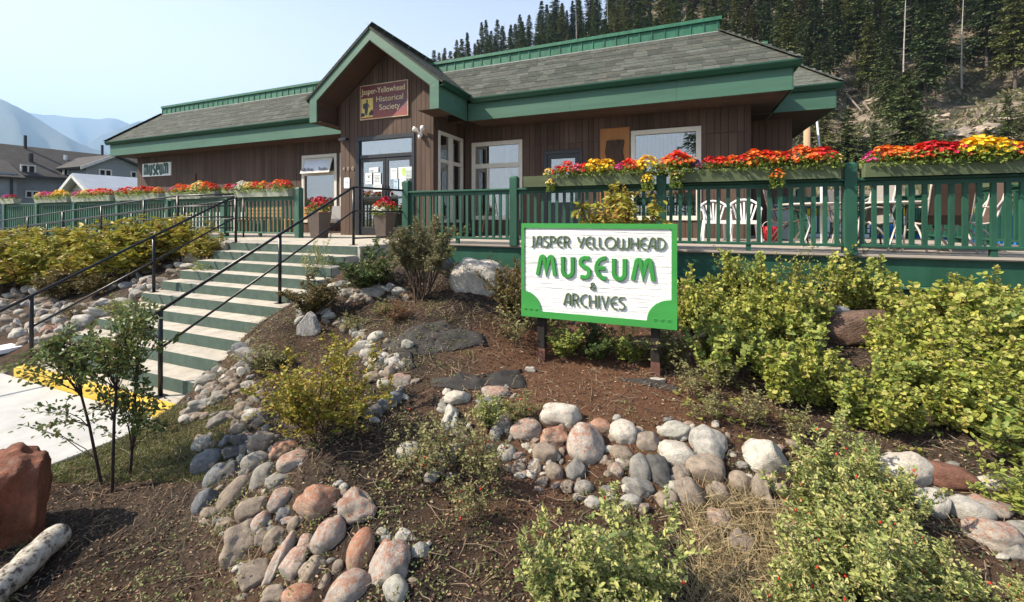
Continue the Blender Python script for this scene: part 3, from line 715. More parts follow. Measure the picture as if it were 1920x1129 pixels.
# little picture of a walker with a pack
px0, pz0 = HX0 + .055, HZ0 + .06
MB().box(px0, px0 + .40, YE - .056, YE - .0505, pz0, pz0 + .52).build('picture', mat('golden_print', (.62, .46, .13), .5, .3, 4), hs)
pic = MB(); ydk = YE - .058
def blob(cx, cz, rx, rz, n=14, dy=0): pic.prismY([(px0 + cx + rx * math.cos(2 * math.pi * k / n), pz0 + cz + rz * math.sin(2 * math.pi * k / n)) for k in range(n)], ydk - .001 - dy, ydk + .0015)
def poly(P, dy=0): pic.prismY([(px0 + x, pz0 + z) for x, z in P], ydk - .001 - dy, ydk + .0015)
blob(.20, .43, .028, .033, dy=.0002); poly([(.155, .46), (.245, .462), (.23, .475), (.215, .475), (.21, .495), (.185, .495), (.18, .475)], .0006); poly([(.15, .40), (.22, .40), (.235, .26), (.14, .25)], .0009)
blob(.115, .31, .06, .085, dy=.0012); poly([(.21, .38), (.235, .38), (.29, .29), (.31, .285), (.30, .27), (.265, .275)], .0015)
poly([(.14, .25), (.235, .26), (.225, .18), (.20, .06), (.165, .06), (.17, .17), (.14, .06), (.105, .06)], .0018); poly([(.26, .05), (.40, .05), (.40, .16), (.35, .21), (.31, .15), (.28, .14)], .0021); poly([(.0, .03), (.11, .03), (.10, .11), (.05, .14), (0, .11)], .0024)
pic.build('silhouette', mat('blue_black_print', (.045, .05, .06), .6), hs)
# left museum sign
ms = thing('museum_wall_sign', 'small white sign reading museum in dark green on the left wing wall', 'sign', (-20.3, YL - .02, 3.86))
MB().box(-21.26, -19.33, YL - .04, YL - .006, 3.86, 4.41).build('board', M['paper'], ms)
# ================================================================== stroke lettering
def arc(cx, cy, rx, ry, a0, a1, n=10): return [(cx + rx * math.cos(R(a0 + (a1 - a0) * k / n)), cy + ry * math.sin(R(a0 + (a1 - a0) * k / n))) for k in range(n + 1)]
GL = {  # cap height 1; (advance, strokes)
 'J': (.42, [[(.32, 1.0), (.32, .12)] + arc(.14, .12, .18, .17, 0, -80, 6)]),
 'A': (.62, [[(.0, 0), (.22, .82)] + arc(.38, .80, .16, .20, 170, 20, 8) + [(.53, .7), (.53, 0)], [(.10, .33), (.53, .33)]]),
 'S': (.52, [[(.45, .97)] + arc(.22, .76, .19, .22, 80, 250, 10) + arc(.24, .25, .21, .25, 70, -90, 10) + [(.02, .02)]]),
 'P': (.52, [[(.04, 0), (.04, 1), (.22, 1)] + arc(.22, .74, .24, .26, 90, -90, 10) + [(.12, .48)]]),
 'E': (.52, [arc(.42, .5, .40, .5, 90, 270, 14), [(.03, .5), (.42, .5)], [(.40, 1), (.48, 1)], [(.40, 0), (.48, 0)]]),
 'R': (.56, [[(.04, 0), (.04, 1), (.22, 1)] + arc(.22, .74, .24, .26, 90, -90, 10) + [(.14, .48), (.26, .48), (.48, 0)]]),
 'Y': (.60, [[(.02, 1), (.10, .70)] + arc(.26, .64, .15, .14, 190, 330, 6), [(.56, 1), (.22, 0)]]),
 'L': (.42, [[(.04, 1), (.04, .22)] + arc(.24, .22, .20, .22, 180, 270, 6) + [(.36, 0)]]),
 'O': (.90, [arc(.42, .5, .42, .5, 0, 360, 28)]),
 'W': (.98, [[(.02, 1), (.02, .25)] + arc(.24, .25, .22, .25, 180, 360, 10) + [(.46, .9)], [(.46, .25)] + arc(.68, .25, .22, .25, 180, 360, 10) + [(.90, 1)]]),
 'H': (.62, [[(.04, 1), (.04, 0)], [(.54, 1), (.54, 0)], [(.04, .5), (.54, .5)]]),
 'D': (.66, [[(.04, .0), (.04, 1), (.16, 1)] + arc(.16, .5, .42, .5, 90, -90, 16) + [(.04, 0)]]),
 'C': (.60, [arc(.48, .5, .45, .5, 85, 275, 16)]),
 'I': (.20, [[(.06, 1), (.06, 0)]]),
 'V': (.60, [[(.0, 1), (.26, 0), (.52, 1)]]),
 'U': (.66, [[(.06, 1), (.06, .30)] + arc(.31, .30, .25, .29, 180, 360, 12) + [(.56, 1)]]),
 'M': (1.0, [[(.0, 0), (.16, .82)] + arc(.26, .82, .10, .16, 170, 10, 8) + [(.46, .12), (.60, .82)] + arc(.70, .82, .10, .16, 170, 10, 8) + [(.92, 0)]]),
 '&': (.62, [[(.55, .0), (.14, .62)] + arc(.27, .80, .16, .18, 200, -20, 9) + [(.12, .42)] + arc(.25, .24, .21, .23, 150, 350, 9) + [(.52, .42)]]),
 ' ': (.34, []),
 # rounded narrow lower-case set
 'm': (.90, [[(.05, 0), (.05, 1)] + arc(.22, .82, .15, .17, 170, 0, 6) + [(.37, 0)], [(.37, .82)] + arc(.55, .82, .15, .17, 170, 0, 6) + [(.72, 0)]]),
 'u': (.56, [[(.05, 1), (.05, .2)] + arc(.22, .2, .17, .2, 180, 360, 8) + [(.39, 1)], [(.39, .3), (.39, 0)]]),
 's': (.46, [[(.34, .95)] + arc(.18, .76, .14, .2, 80, 250, 8) + arc(.2, .24, .15, .22, 70, -90, 8) + [(.02, .05)]]),
 'e': (.52, [[(.05, .5), (.38, .56)] + arc(.21, .62, .17, .36, 0, 180, 8) + [(.04, .3)] + arc(.22, .22, .18, .2, 180, 320, 6)]),
}
def ribbon(mb, P, wd, dep, o, ex, ez, ey, hh):
    """flat bar with chamfered shoulders along a 2-D polyline; o origin, ex/ez axes of the face, ey outward"""
    P = [p for i, p in enumerate(P) if i == 0 or (p[0] - P[i - 1][0]) ** 2 + (p[1] - P[i - 1][1]) ** 2 > 1e-7]
    closed = len(P) > 3 and (P[0][0] - P[-1][0]) ** 2 + (P[0][1] - P[-1][1]) ** 2 < 1e-6
    if closed: P = P[:-1]
    n = len(P); V = []; prof = [(-.5, 0), (-.5, .75), (-.38, 1), (.38, 1), (.5, .75), (.5, 0)]
    for i in range(n):
        a = P[(i - 1) % n] if (closed or i) else P[i]; b = P[(i + 1) % n] if (closed or i < n - 1) else P[i]
        p = P[i]; d0 = Vector((p[0] - a[0], p[1] - a[1])); d1 = Vector((b[0] - p[0], b[1] - p[1]))
        d0 = d0.normalized() if d0.length > 1e-6 else d1.normalized(); d1 = d1.normalized() if d1.length > 1e-6 else d0
        t = (d0 + d1); t = t.normalized() if t.length > 1e-4 else d1
        k = 1 / max(.55, t.dot(d1)); nn = Vector((-t.y, t.x)) * k
        for (u, h) in prof:
            q = Vector(p) + nn * (u * wd); V.append(o + ex * q.x + ez * q.y + ey * (h * dep + hh))
    m = len(prof); Fs = []
    for i in range(n if closed else n - 1):
        for j in range(m - 1): Fs.append((i * m + j, i * m + j + 1, ((i + 1) % n) * m + j + 1, ((i + 1) % n) * m + j))
    if not closed: Fs += [tuple(range(m)), tuple((n - 1) * m + j for j in range(m - 1, -1, -1))]
    mb.add(V, Fs)
def letters(s, x0, x1, z0, h, wd, dep, y, material, parent, gap=.16, desc=0):
    """each letter its own part; fitted between x0 and x1 on a face looking towards -y"""
    tot = sum(GL[c][0] + gap for c in s) - gap; k = (x1 - x0) / tot; x = x0
    for c in s:
        adv, st = GL[c]
        if st:
            mb = MB()
            for i, P in enumerate(st):
                ribbon(mb, [(a * k, b * h) for a, b in P], wd, dep, Vector((x, y, z0)), Vector((1, 0, 0)), Vector((0, 0, 1)), Vector((0, -1, 0)), .0004 * i)
            mb.build('letter', material, parent)
        x += (adv + gap) * k
letters('museum', -21.14, -19.45, 3.94, .40, .10, .01, YL - .041, mat('deep_green_lettering', (.02, .075, .055), .5), ms, gap=.1)
# awning lettering
textmesh('Gift Shop', .15, M['frame_dark'], awn, (-11.93, YL - .205, 3.70), fit=.52); textmesh('Books', .15, M['frame_dark'], awn, (-11.16, YL - .205, 3.70), fit=.36)
# house number, name plate, lights
for c, xx in (('4', -8.90), ('0', -8.74), ('0', -8.58)):
    o = textmesh(c, .15, mat('brushed_number', (.45, .36, .28), .4), None, (xx, YE - .02, 3.45), name='house_number', ext=.006)
    tag(o, {-8.90: 'metal numeral 4 screwed to the wall left of the entrance', -8.74: 'middle metal numeral 0 on the wall left of the entrance', -8.58: 'last metal numeral 0 nearest the entrance frame'}[xx], 'number', 'house number numerals')
pl = thing('access_plate', 'white rounded plate with small black marks left of the entrance doors', 'sign', (-8.76, YE - .015, 3.1))
P = [(-8.76 + .10 * a, 3.10 + .15 * b) for a, b in [(-1, -.8), (-.8, -1), (.8, -1), (1, -.8), (1, .8), (.8, 1), (-.8, 1), (-1, .8)]]
MB().prismY(P, YE - .02, YE - .006).build('plate', M['plastic'], pl)
MB().box(-8.81, -8.785, YE - .022, YE - .0205, 3.095, 3.115).prismY([(-8.745, 3.085), (-8.70, 3.105), (-8.745, 3.125)], YE - .022, YE - .0205).build('marking', M['black'], pl)
fl = thing('flood_light', 'white twin-head security floodlight on the right of the entrance', 'light fixture', (-6.28, YE - .03, 4.3))
MB().tube([(-6.28, YE - .02, 4.27), (-6.28, YE - .07, 4.27)], .06, 12).build('mount', M['plastic'], fl, True)
for s in (-1, 1):
    MB().tube([(-6.28 + .02 * s, YE - .06, 4.3), (-6.28 + .07 * s, YE - .10, 4.38)], .018, 6).tube([(-6.28 + .06 * s, YE - .08, 4.38), (-6.28 + .15 * s, YE - .17, 4.42)], [.04, .065], 12).build('lamp_head', M['plastic'], fl, True)
MB().tube([(-6.28, YE - .08, 4.26), (-6.26, YE - .12, 4.16)], [.05, .035], 10).build('sensor', M['plastic'], fl, True)
cm = thing('security_camera', 'small dark security camera bracket high left of the entrance', 'camera', (-8.78, YE - .03, 4.3))
MB().tube([(-8.74, YE, 4.34), (-8.74, YE - .1, 4.33)], .035, 8).build('bracket', M['black'], cm, True); MB().tube([(-8.72, YE - .1, 4.34), (-8.90, YE - .16, 4.30)], .04, 10).build('lens_tube', mat('grey_housing', (.16, .16, .17), .5), cm, True)
# notices on the doors
yN = YE + .004
ink = mat('dark_print', (.12, .13, .14), .7); blu = mat('pale_blue_print', (.42, .55, .66), .6); lime = mat('lime_print', (.45, .62, .14), .6)
def notice(x0, x1, z0, z1, label, m=None, lines=3, extra=None):
    o = thing('door_notice', label, 'notice', ((x0 + x1) / 2, yN, z0), group='notices stuck on the entrance doors')
    MB().box(x0, x1, yN - .002, yN, z0, z1).build('sheet', m or M['paper'], o)
    mb = MB()
    for k in range(lines):
        z = z1 - (z1 - z0) * (.25 + .5 * k / max(1, lines - 1)); mb.box(x0 + .03, x1 - .03 - .02 * (k % 2), yN - .0035, yN - .0022, z - .008, z + .006)
    if lines: mb.build('print', ink, o)
    if extra: extra(o)
def ent(px, py): p = atY(px, py, YE); return p.x, p.z
def nrect(a, b, c, d): x0, z1 = ent(a, b); x1, z0 = ent(c, d); return x0, x1, z0, z1
k = 200 / 1882
def nb(a, b, c, d): return nrect(630 + a * k, 300 + b * k, 630 + c * k, 300 + d * k)
x0, x1, z0, z1 = nb(582, 138, 745, 215)
notice(x0, x1, z0, z1, 'white OPEN card at the top of the left door glass', lines=0, extra=lambda o: textmesh('OPEN', .085, ink, o, (x0 + .01, yN - .003, z0 + .012), xs=.72, ext=.001))
notice(*nb(518, 235, 632, 425), 'white notice with a small triangle on the left door', lines=2, extra=lambda o: MB().prismY([(nb(560, 330, 0, 0)[0], nb(0, 0, 0, 345)[2]), (nb(595, 330, 0, 0)[0], nb(0, 0, 0, 345)[2]), (nb(577, 330, 0, 0)[0], nb(0, 0, 0, 300)[2])], yN - .004, yN - .0025).build('triangle', ink, o))
notice(*nb(660, 232, 788, 425), 'pale white notice beside the triangle notice on the left door', lines=5)
notice(*nb(660, 430, 808, 555), 'wide white printed card lowest on the left door', lines=3)
notice(*nb(962, 148, 1080, 335), 'white notice at top left of the right door', lines=1)
def fly(o):
    a = nb(1150, 150, 1225, 280); MB().prismY([(a[0], a[3]), (a[1], a[3]), (a[1] - .02, a[2]), (a[0] + .05, a[2])][::-1], yN - .004, yN - .0025).build('print', lime, o)
    a = nb(1225, 185, 1335, 320); MB().box(a[0], a[1], yN - .0038, yN - .0024, a[2], a[3]).build('print', mat('grey_print', (.4, .45, .42), .6, .5, 20), o)
notice(*nb(1100, 130, 1340, 325), 'large lime green and grey poster on the right door', lines=0, extra=fly)
notice(*nb(1015, 340, 1095, 525), 'pale blue leaflet low on the right door', m=blu, lines=2)
def pic2(o): a = nb(1155, 385, 1205, 465); MB().box(a[0], a[1], yN - .0038, yN - .0024, a[2], a[3]).build('print', ink, o)
notice(*nb(1118, 340, 1240, 535), 'white sheet with a dark square picture on the right door', lines=0, extra=pic2)
# ================================================================== stairs, landing, pavement
st = thing('concrete_stairs', 'broad flight of worn cream concrete steps with green painted risers and a yellow kerb', 'stairs', (-6.6, 2.7, 0))
for i in range(11):
    z1 = .13 + .15 * i; y0 = 2.70 + .285 * i; y1 = y0 + .285 + .02 if i < 10 else 6.93
    xr = -4.62 if i == 5 else -5.0 - (.04 if i > 7 else 0) + (.1 if i == 0 else 0); xl = -8.25 if i < 10 else -8.1
    MBs = MB().box(xl, xr, y0, y1, z1 - (.15 if i else .25), z1)
    if i == 10: MBs = MB().box(-9.9, -4.98, 5.56, 9.3, 1.33, DZ)
    so2 = MBs.build('step' if i < 10 else 'landing', M['concrete'], st, bevel=.012)
    if i == 0: MB().box(xl - .004, xr + .004, y0 - .004, y0 + .10, -.02, z1 + .004).build('riser', M['yellow'], so2, bevel=.01)
    elif i < 10: MB().box(xl - .003, xr + .003, y0 - .004, y0 + .01, z1 - .149, z1 - .004).build('riser', M['riser'], so2)
    else: MB().box(-8.25, -5.05, 5.553, 5.566, z1 - .149, z1 - .004).build('riser', M['riser'], so2)
# pavement slabs
pv = []
for (x0, x1, y0, y1) in ((-8.75, -4.985, 1.32, 2.694), (-8.75, -4.985, -.6, 1.308), (-8.75, -4.985, -3, -.612), (-13, -8.762, -.6, 2.69), (-13, -8.762, -3, -.612)):
    pv.append((x0, x1, y0, y1))
pav = MB().box(-13.05, -4.99, -3, 2.68, -.12, -.05).build('pavement', M['walk'], None); struct(pav)
for r_ in pv: MB().box(r_[0], r_[1], r_[2], r_[3], -.07, 0).build('slab', M['walk'], pav, bevel=.008)
# ramp and its concrete edge
rp = thing('access_ramp', 'pale concrete access ramp running left from the top landing', 'ramp', (-10, 5.6, 1.5))
rb = MB(); zr = lambda x: DZ - .07 * max(0, -10.1 - x)
rb.prismY([(-24, zr(-24) - .4), (-9.92, DZ - .4), (-9.92, DZ - .002), (-10.1, DZ - .002), (-24, zr(-24))], 5.56, 7.3); rb.build('ramp_slab', M['concrete'], rp, bevel=.01)
MB().box(-9.9, -8.262, 5.50, 5.558, .9, DZ + .002).build('side_wall', mat('stained_tan_concrete', (.40, .34, .26), .9, .3, 3, 100, .5), rp, bevel=.01)
# ================================================================== black steel handrails
def rail(name, label, paths, posts, loc, r=.021, pr_=.024):
    t = thing(name, label, 'handrail', loc, group='black steel handrails at the stairs and ramp')
    for nm, P in paths: MB().tube(P, r if nm == 'top_rail' else r * .72, 8).build(nm, M['black'], t, True)
    for (x, y, z0, z1) in posts:
        MB().tube([(x, y, z0), (x, y, z1)], pr_, 8).build('post', M['black'], t, True); MB().box(x - .06, x + .06, y - .05, y + .05, z0, z0 + .008).build('base_plate', M['black'], t)
    return t
sl_ = .5316
hz = lambda y: .13 + .95 + (y - 2.85) * sl_
XRr, XLr = -5.35, -8.1
rail('stair_handrail', 'black handrail down the right side of the steps nearest the rockery', [
    ('top_rail', [(XRr, 2.62, hz(2.62)), (XRr, 5.80, hz(5.80)), (-5.06, 6.9, hz(5.80))]),
    ('mid_rail', [(XRr, 2.85, hz(2.85) - .42), (XRr, 5.80, hz(5.80) - .42), (-5.06, 6.9, hz(5.80) - .42)]),
    ('low_rail', [(XRr, 5.80, DZ + .12), (-5.06, 6.9, DZ + .12)])],
    [(XRr, 2.85, .13, hz(2.85)), (XRr, 4.34, .88, hz(4.34)), (XRr, 5.80, DZ, hz(5.80))], (XRr, 2.85, .13))
rail('stair_handrail', 'black handrail down the left side of the steps beside the autumn shrubs', [
    ('top_rail', [(XLr, 1.9, hz(2.0) + .05), (XLr, 2.3, hz(2.3)), (XLr, 5.56, hz(5.56)), (-9.2, 5.62, hz(5.56))]),
    ('mid_rail', [(XLr, 2.81, hz(2.81) - .42), (XLr, 5.56, hz(5.56) - .42)])],
    [(XLr, 2.81, .13, hz(2.81)), (XLr, 4.22, .88, hz(4.22)), (XLr, 5.60, DZ, hz(5.56))], (XLr, 2.81, .13))
xsP = [-8.2, -9.95, -11.15, -12.85, -14.6, -16.4, -18.2, -20, -21.8]
rail('ramp_handrail', 'black pipe railing with four bars descending along the ramp to the left', [
    ('top_rail', [(x, 5.62, zr(x) + .95) for x in xsP])] + [('bar', [(x, 5.62, zr(x) + h) for x in xsP]) for h in (.72, .50, .28)],
    [(x, 5.62, zr(x), zr(x) + .95) for x in xsP[1:]], (-10, 5.62, 1.6), r=.019, pr_=.02)
rail('ramp_handrail', 'black pipe railing on the far side of the ramp against the green fence', [
    ('top_rail', [(x, 7.16, zr(x) + .95) for x in xsP[1:]]), ('bar', [(x, 7.16, zr(x) + .5) for x in xsP[1:]])],
    [(x, 7.16, zr(x), zr(x) + .95) for x in (-10.08, -12.4, -14.8, -17.2, -19.6)], (-10, 7.16, 1.6), r=.019, pr_=.02)
# ================================================================== timber deck
dk = thing('timber_deck', 'raised weathered timber deck with a deep dark green skirt along the right wing', 'deck', (0, 9, DZ))
yy = 6.86; k = 0
while yy < 12.6:
    MB().box(-4.97, 6.2, yy, yy + .136, DZ - .03, DZ + random.uniform(-.002, .002)).build('deck_board', M['deck'], dk); yy += .143
sk = MB().box(-4.95, 6.2, 6.98, 7.02, .3, DZ - .04).build('skirt_backing', M['siding_back'], dk)
MB().box(-4.97, 6.2, 6.93, 6.96, DZ - .40, DZ - .034).build('skirt_board', M['rail'], dk, bevel=.004)
MB().box(-4.97, 6.2, 6.90, 6.97, DZ - .445, DZ - .405).build('skirt_ledge', M['rail_pale'], dk, bevel=.004)
MB().box(-4.97, 6.2, 6.955, 6.975, DZ - .80, DZ - .45).build('skirt_board', M['rail'], dk, bevel=.004); MB().box(-4.97, 6.2, 6.958, 6.975, .2, DZ - .81).build('skirt_board', M['rail'], dk, bevel=.004)
MB().box(-4.97, 6.2, 6.905, 6.935, DZ - .05, DZ - .032).build('drip_edge', M['deck'], dk)
# left deck floor
ldk = thing('left_deck', 'weathered timber deck in front of the left wing behind the green fence', 'deck', (-15, 9, DZ))
yy = 7.40
while yy < 10.6:
    MB().box(-24, -9.0 if yy > 9.2 else -9.92, yy, yy + .24, DZ - .05, DZ - .002 + random.uniform(-.002, .001)).build('deck_board', M['deck'], ldk); yy += .247
MB().box(-24, -8.6, 7.36, 7.39, .8, DZ).build('skirt_board', M['rail_pale'], ldk)
def railing(label, loc, x0, x1, y, posts, m, bal=.128, side=False, ph=1.2, lowz=.09):
    """timber railing: posts with cap, top and bottom rail, single balusters"""
    t = thing('timber_railing', label, 'railing', loc, group='green timber railings of the decks')
    sw = (lambda a, b, c, d, e, f: (c, d, a, b, e, f)) if side else (lambda a, b, c, d, e, f: (a, b, c, d, e, f))
    for p in posts:
        h = .072; a = MB().box(*sw(p - h, p + h, y - h, y + h, DZ - .02, DZ + ph - .02), ch=0)
        po = a.build('post', m, t, bevel=.007)
        q = [(p - h, y - h), (p + h, y - h), (p + h, y + h), (p - h, y + h)]
        if side: q = [(b, a) for a, b in q][::-1]
        cx = sum(a for a, b in q) / 4; cy = sum(b for a, b in q) / 4; zt = DZ + ph - .02
        V = [(a, b, zt) for a, b in q] + [(cx + (a - cx) * .55, cy + (b - cy) * .55, zt + .035) for a, b in q]
        MB().add(V, [(0, 1, 5, 4), (1, 2, 6, 5), (2, 3, 7, 6), (3, 0, 4, 7), (4, 5, 6, 7)]).build('post_cap', m, po)
    es = [x0] + [p for p in posts if x0 < p < x1] + [x1]
    for a, b in zip(es[:-1], es[1:]):
        a2 = a + .073 if a in posts else a; b2 = b - .073 if b in posts else b
        if b2 - a2 < .1: continue
        MB().box(*sw(a2, b2, y - .065, y + .065, DZ + .965, DZ + 1.0)).build('top_rail', m, t, bevel=.005)
        MB().box(*sw(a2, b2, y - .02, y + .02, DZ + .90, DZ + .964)).build('sub_rail', m, t)
        MB().box(*sw(a2, b2, y - .045, y + .045, DZ + lowz, DZ + lowz + .038)).build('bottom_rail', m, t, bevel=.005)
        mid_ = (a2 + b2) / 2; MB().box(*sw(mid_ - .03, mid_ + .03, y - .03, y + .03, DZ, DZ + lowz)).build('foot_block', m, t)
        n = int((b2 - a2) / bal); g = (b2 - a2) / n
        for i in range(n):
            c = a2 + g * (i + .5); MB().box(*sw(c - .024, c + .024, y - .019, y + .019, DZ + lowz + .039, DZ + .899)).build('baluster', m, t)
    return t
railing('green timber railing along the front edge of the right deck carrying three long planters', (0, 6.9, DZ), -4.95, 5.0, 6.90, [-5.02, -2.74, -.29, 2.08, 4.92], M['rail'])
railing('green timber railing running back along the right end of the deck', (4.92, 9, DZ), 6.97, 12.5, 4.92, [8.9, 10.8, 12.5], M['rail'], side=True)
railing('green timber railing across the far right end of the deck', (3.8, 12.5, DZ), 2.8, 4.84, 12.5, [2.75], M['rail'])
railing('long green timber fence with pale planters along the left deck', (-15, 7.45, DZ), -23.4, -8.54, 7.45, [-23.39, -20.98, -18.54, -16.07, -13.58, -11.2, -8.54], M['rail_pale'], bal=.135)
# planters
def planter(x0, x1, y, label, m=M['planter'], side=False):
    t = thing('planter_box', label, 'planter', ((x0 + x1) / 2, y, DZ + 1.0) if not side else (y, (x0 + x1) / 2, DZ + 1.0), group='flower boxes on the deck railings')
    z0, z1 = DZ + 1.002, DZ + 1.185; a, b = .085, .115; th = .018
    def W(P, nm, mm=m):
        V = [(p[0], p[1], p[2]) for p in P]
        if side: V = [(v[1], v[0], v[2]) for v in V]
        MB().add(V, [(0, 3, 2, 1), (4, 5, 6, 7), (0, 1, 5, 4), (1, 2, 6, 5), (2, 3, 7, 6), (3, 0, 4, 7)]).build(nm, mm, t)
    for s in (-1, 1):
        W([(x0, y + s * a, z0), (x1, y + s * a, z0), (x1, y + s * (a - th), z0), (x0, y + s * (a - th), z0), (x0, y + s * b, z1), (x1, y + s * b, z1), (x1, y + s * (b - th), z1), (x0, y + s * (b - th), z1)], 'long_side')
    for (p, q) in ((x0 + .001, x0 + th), (x1 - th, x1 - .001)):
        W([(p, y - a + th, z0), (q, y - a + th, z0), (q, y + a - th, z0), (p, y + a - th, z0), (p, y - b + th, z1 - .003), (q, y - b + th, z1 - .003), (q, y + b - th, z1 - .003), (p, y + b - th, z1 - .003)], 'end_board')
    W([(x0 + th, y - a + th, z0 + .005), (x1 - th, y - a + th, z0 + .005), (x1 - th, y + a - th, z0 + .005), (x0 + th, y + a - th, z0 + .005), (x0 + th, y - b + th + .004, z1 - .03), (x1 - th, y - b + th + .004, z1 - .03), (x1 - th, y + b - th - .004, z1 - .03), (x0 + th, y + b - th - .004, z1 - .03)], 'soil', M['soil'])
    return t
PY = 6.83
planter(-2.51, -.43, PY, 'long olive planter left of the post behind the museum sign'); planter(-.17, 1.94, PY, 'long olive planter between the two thick posts on the right deck'); planter(2.20, 4.75, PY, 'long olive planter at the right end of the front railing')
planter(7.3, 8.7, 4.92, 'olive planter on the side railing nearer the front', side=True); planter(9.1, 11.9, 4.92, 'olive planter on the side railing farther back', side=True)
pale = mat('pale_planter_paint', (.30, .32, .25), .7, .15, 5, rnd=.1)
LP = [(-23.3, -22.3), (-20.8, -18.7), (-18.4, -16.2), (-15.9, -13.75), (-13.4, -11.35), (-11.05, -8.72)]
for k, (a, b) in enumerate(LP): planter(a, b, 7.38, ['short pale planter at the far left end of the fence', 'second pale planter from the far left end of the fence', 'pale planter on the fence above the left ramp railing, third from the left', 'pale planter on the fence below the museum wall sign', 'pale planter on the fence just left of the handrail top', 'pale planter nearest the entrance on the left fence'][k], pale)
# ================================================================== the big garden sign
SY_ = 3.83; SX0, SX1_ = -1.445, -.035; SZ0, SZ1 = 1.152, 2.052; SWd, SHt = SX1_ - SX0, SZ1 - SZ0
sg = thing('museum_sign', 'large green bordered white carved wood sign on two dark posts in the rock garden', 'sign', ((SX0 + SX1_) / 2, SY_, .7))
MB().box(SX0, SX1_, SY_, SY_ + .045, SZ0, SZ1).build('board', M['sign_green'], sg, bevel=.004)
def grainmat():
    m, n, b = nodes_of('white_sandblasted_wood'); v = mapped(n, (.55, 1, 13))
    f = noise_fac(n, 2.6, 8, .62, v); f2 = noise_fac(n, 7, 5, .7, v)
    c = ramp(n, [(.30, (.42, .42, .43)), (.38, (.70, .70, .69)), (.46, (.82, .81, .79))], f)
    n.links.new(c, b.inputs['Base Color']); b.inputs['Roughness'].default_value = .7
    a = n.nodes.new('ShaderNodeMath'); a.operation = 'MULTIPLY_ADD'; n.links.new(f2, a.inputs[0]); a.inputs[1].default_value = .3; n.links.new(f, a.inputs[2])
    bump(n, b, a.outputs[0], 1, .02); return m
U = lambda u: SX0 + u * SWd
Wv = lambda v: SZ1 - v * SHt
fp, ft = .030, .045
panel = [(U(0) + fp, SZ0 + .06 + .15)] + [(U(0) + fp + .20 * math.sin(R(a)), SZ0 + .055 + .19 * math.cos(R(a))) for a in range(10, 91, 10)]
panel += [(SX1_ - ft - .215 * math.cos(R(a)), SZ0 + .055 + .20 * math.sin(R(a))) for a in range(0, 91, 10)][::1]
panel = [(SX0 + fp, SZ0 + .245)] + [(SX0 + fp + .17 * math.sin(R(a)), SZ0 + .06 + .185 * math.cos(R(a))) for a in range(10, 91, 10)] + \
        [(SX1_ - ft - .20 * math.cos(R(a)), SZ0 + .06 + .19 * math.sin(R(a))) for a in range(0, 91, 10)] + [(SX1_ - ft, SZ1 - .07)] + \
        [(SX1_ - ft - .025 * (1 - math.cos(R(a))), SZ1 - .07 + .025 * math.sin(R(a))) for a in (30, 60, 90)] + [(SX0 + fp + .025, SZ1 - .045), (SX0 + fp, SZ1 - .07)]
MB().prismY(panel, SY_ - .003, SY_ - .0005).build('white_panel', grainmat(), sg)
# raised green border following the panel outline
bd = MB(); outl = [(SX0, SZ0), (SX1_, SZ0), (SX1_, SZ1), (SX0, SZ1)]
def piece(P): bd.prismY(P, SY_ - .014, SY_ - .0002)
piece([(SX0, SZ1 - .045), (SX1_, SZ1 - .045), (SX1_, SZ1), (SX0, SZ1)]); piece([(SX0, SZ0), (SX0 + fp, SZ0), (SX0 + fp, SZ1 - .0455), (SX0, SZ1 - .0455)]); piece([(SX1_ - ft, SZ0), (SX1_, SZ0), (SX1_, SZ1 - .0455), (SX1_ - ft, SZ1 - .0455)])
piece([(SX0 + fp + .0003, SZ0), (SX1_ - ft - .0003, SZ0), (SX1_ - ft - .0003, SZ0 + .06), (SX0 + fp + .0003, SZ0 + .06)])
cq = [(SX0 + fp + .0003, SZ0 + .0603)] + [(SX0 + fp + .0003 + .17 * math.sin(R(a)), SZ0 + .0603 + .185 * math.cos(R(a))) for a in range(90, -1, -10)]; piece(cq)
cq = [(SX1_ - ft - .0003, SZ0 + .0603)] + [(SX1_ - ft - .0003 - .20 * math.cos(R(a)), SZ0 + .0603 + .19 * math.sin(R(a))) for a in range(90, -1, -10)]; piece(cq)
bd.build('raised_border', M['sign_green'], sg)
orn = MB()
for cx, sg_ in ((SX0 + .10, 1), (SX1_ - .12, -1)):
    for kx in (-.055, 0, .055):
        P = [(cx + kx + .022 * math.cos(t / 5) * (1 - t / 40), SZ0 + .06 + .014 * math.sin(t / 5) * (1 - t / 40) + .012) for t in range(0, 36, 3)]
        ribbon(orn, P, .006, .004, Vector((0, SY_ - .0142, 0)), Vector((1, 0, 0)), Vector((0, 0, 1)), Vector((0, -1, 0)), 0)
orn.build('carved_scroll', M['sign_green'], sg)
yl = SY_ - .0035
letters('JASPER', U(.062), U(.343), Wv(.245), .098, .0135, .013, yl, M['sign_text'], sg, gap=.10)
letters('YELLOWHEAD', U(.392), U(.938), Wv(.245), .098, .0135, .013, yl, M['sign_text'], sg, gap=.09)
letters('MUSEUM', U(.118), U(.875), Wv(.548), .182, .040, .016, yl, M['sign_museum'], sg, gap=.27)
letters('&', U(.473), U(.515), Wv(.668), .062, .008, .012, yl, M['sign_text'], sg)
letters('ARCHIVES', U(.300), U(.698), Wv(.845), .108, .0135, .013, yl, M['sign_text'], sg, gap=.10)
for px in (1016, 1229):
    x = atY(px, 650, SY_ + .08).x
    MB().box(x - .038, x + .038, SY_ + .047, SY_ + .125, .45, SZ1 - .12).build('post', M['post_wood'], sg, bevel=.004)
    MB().box(x - .0385, x + .0385, SY_ + .0465, SY_ + .1255, .45, .70 + .14).build('post_foot', mat('reddish_weathered_wood', (.13, .06, .045), .85, .4, 8, 60, .6), sg)
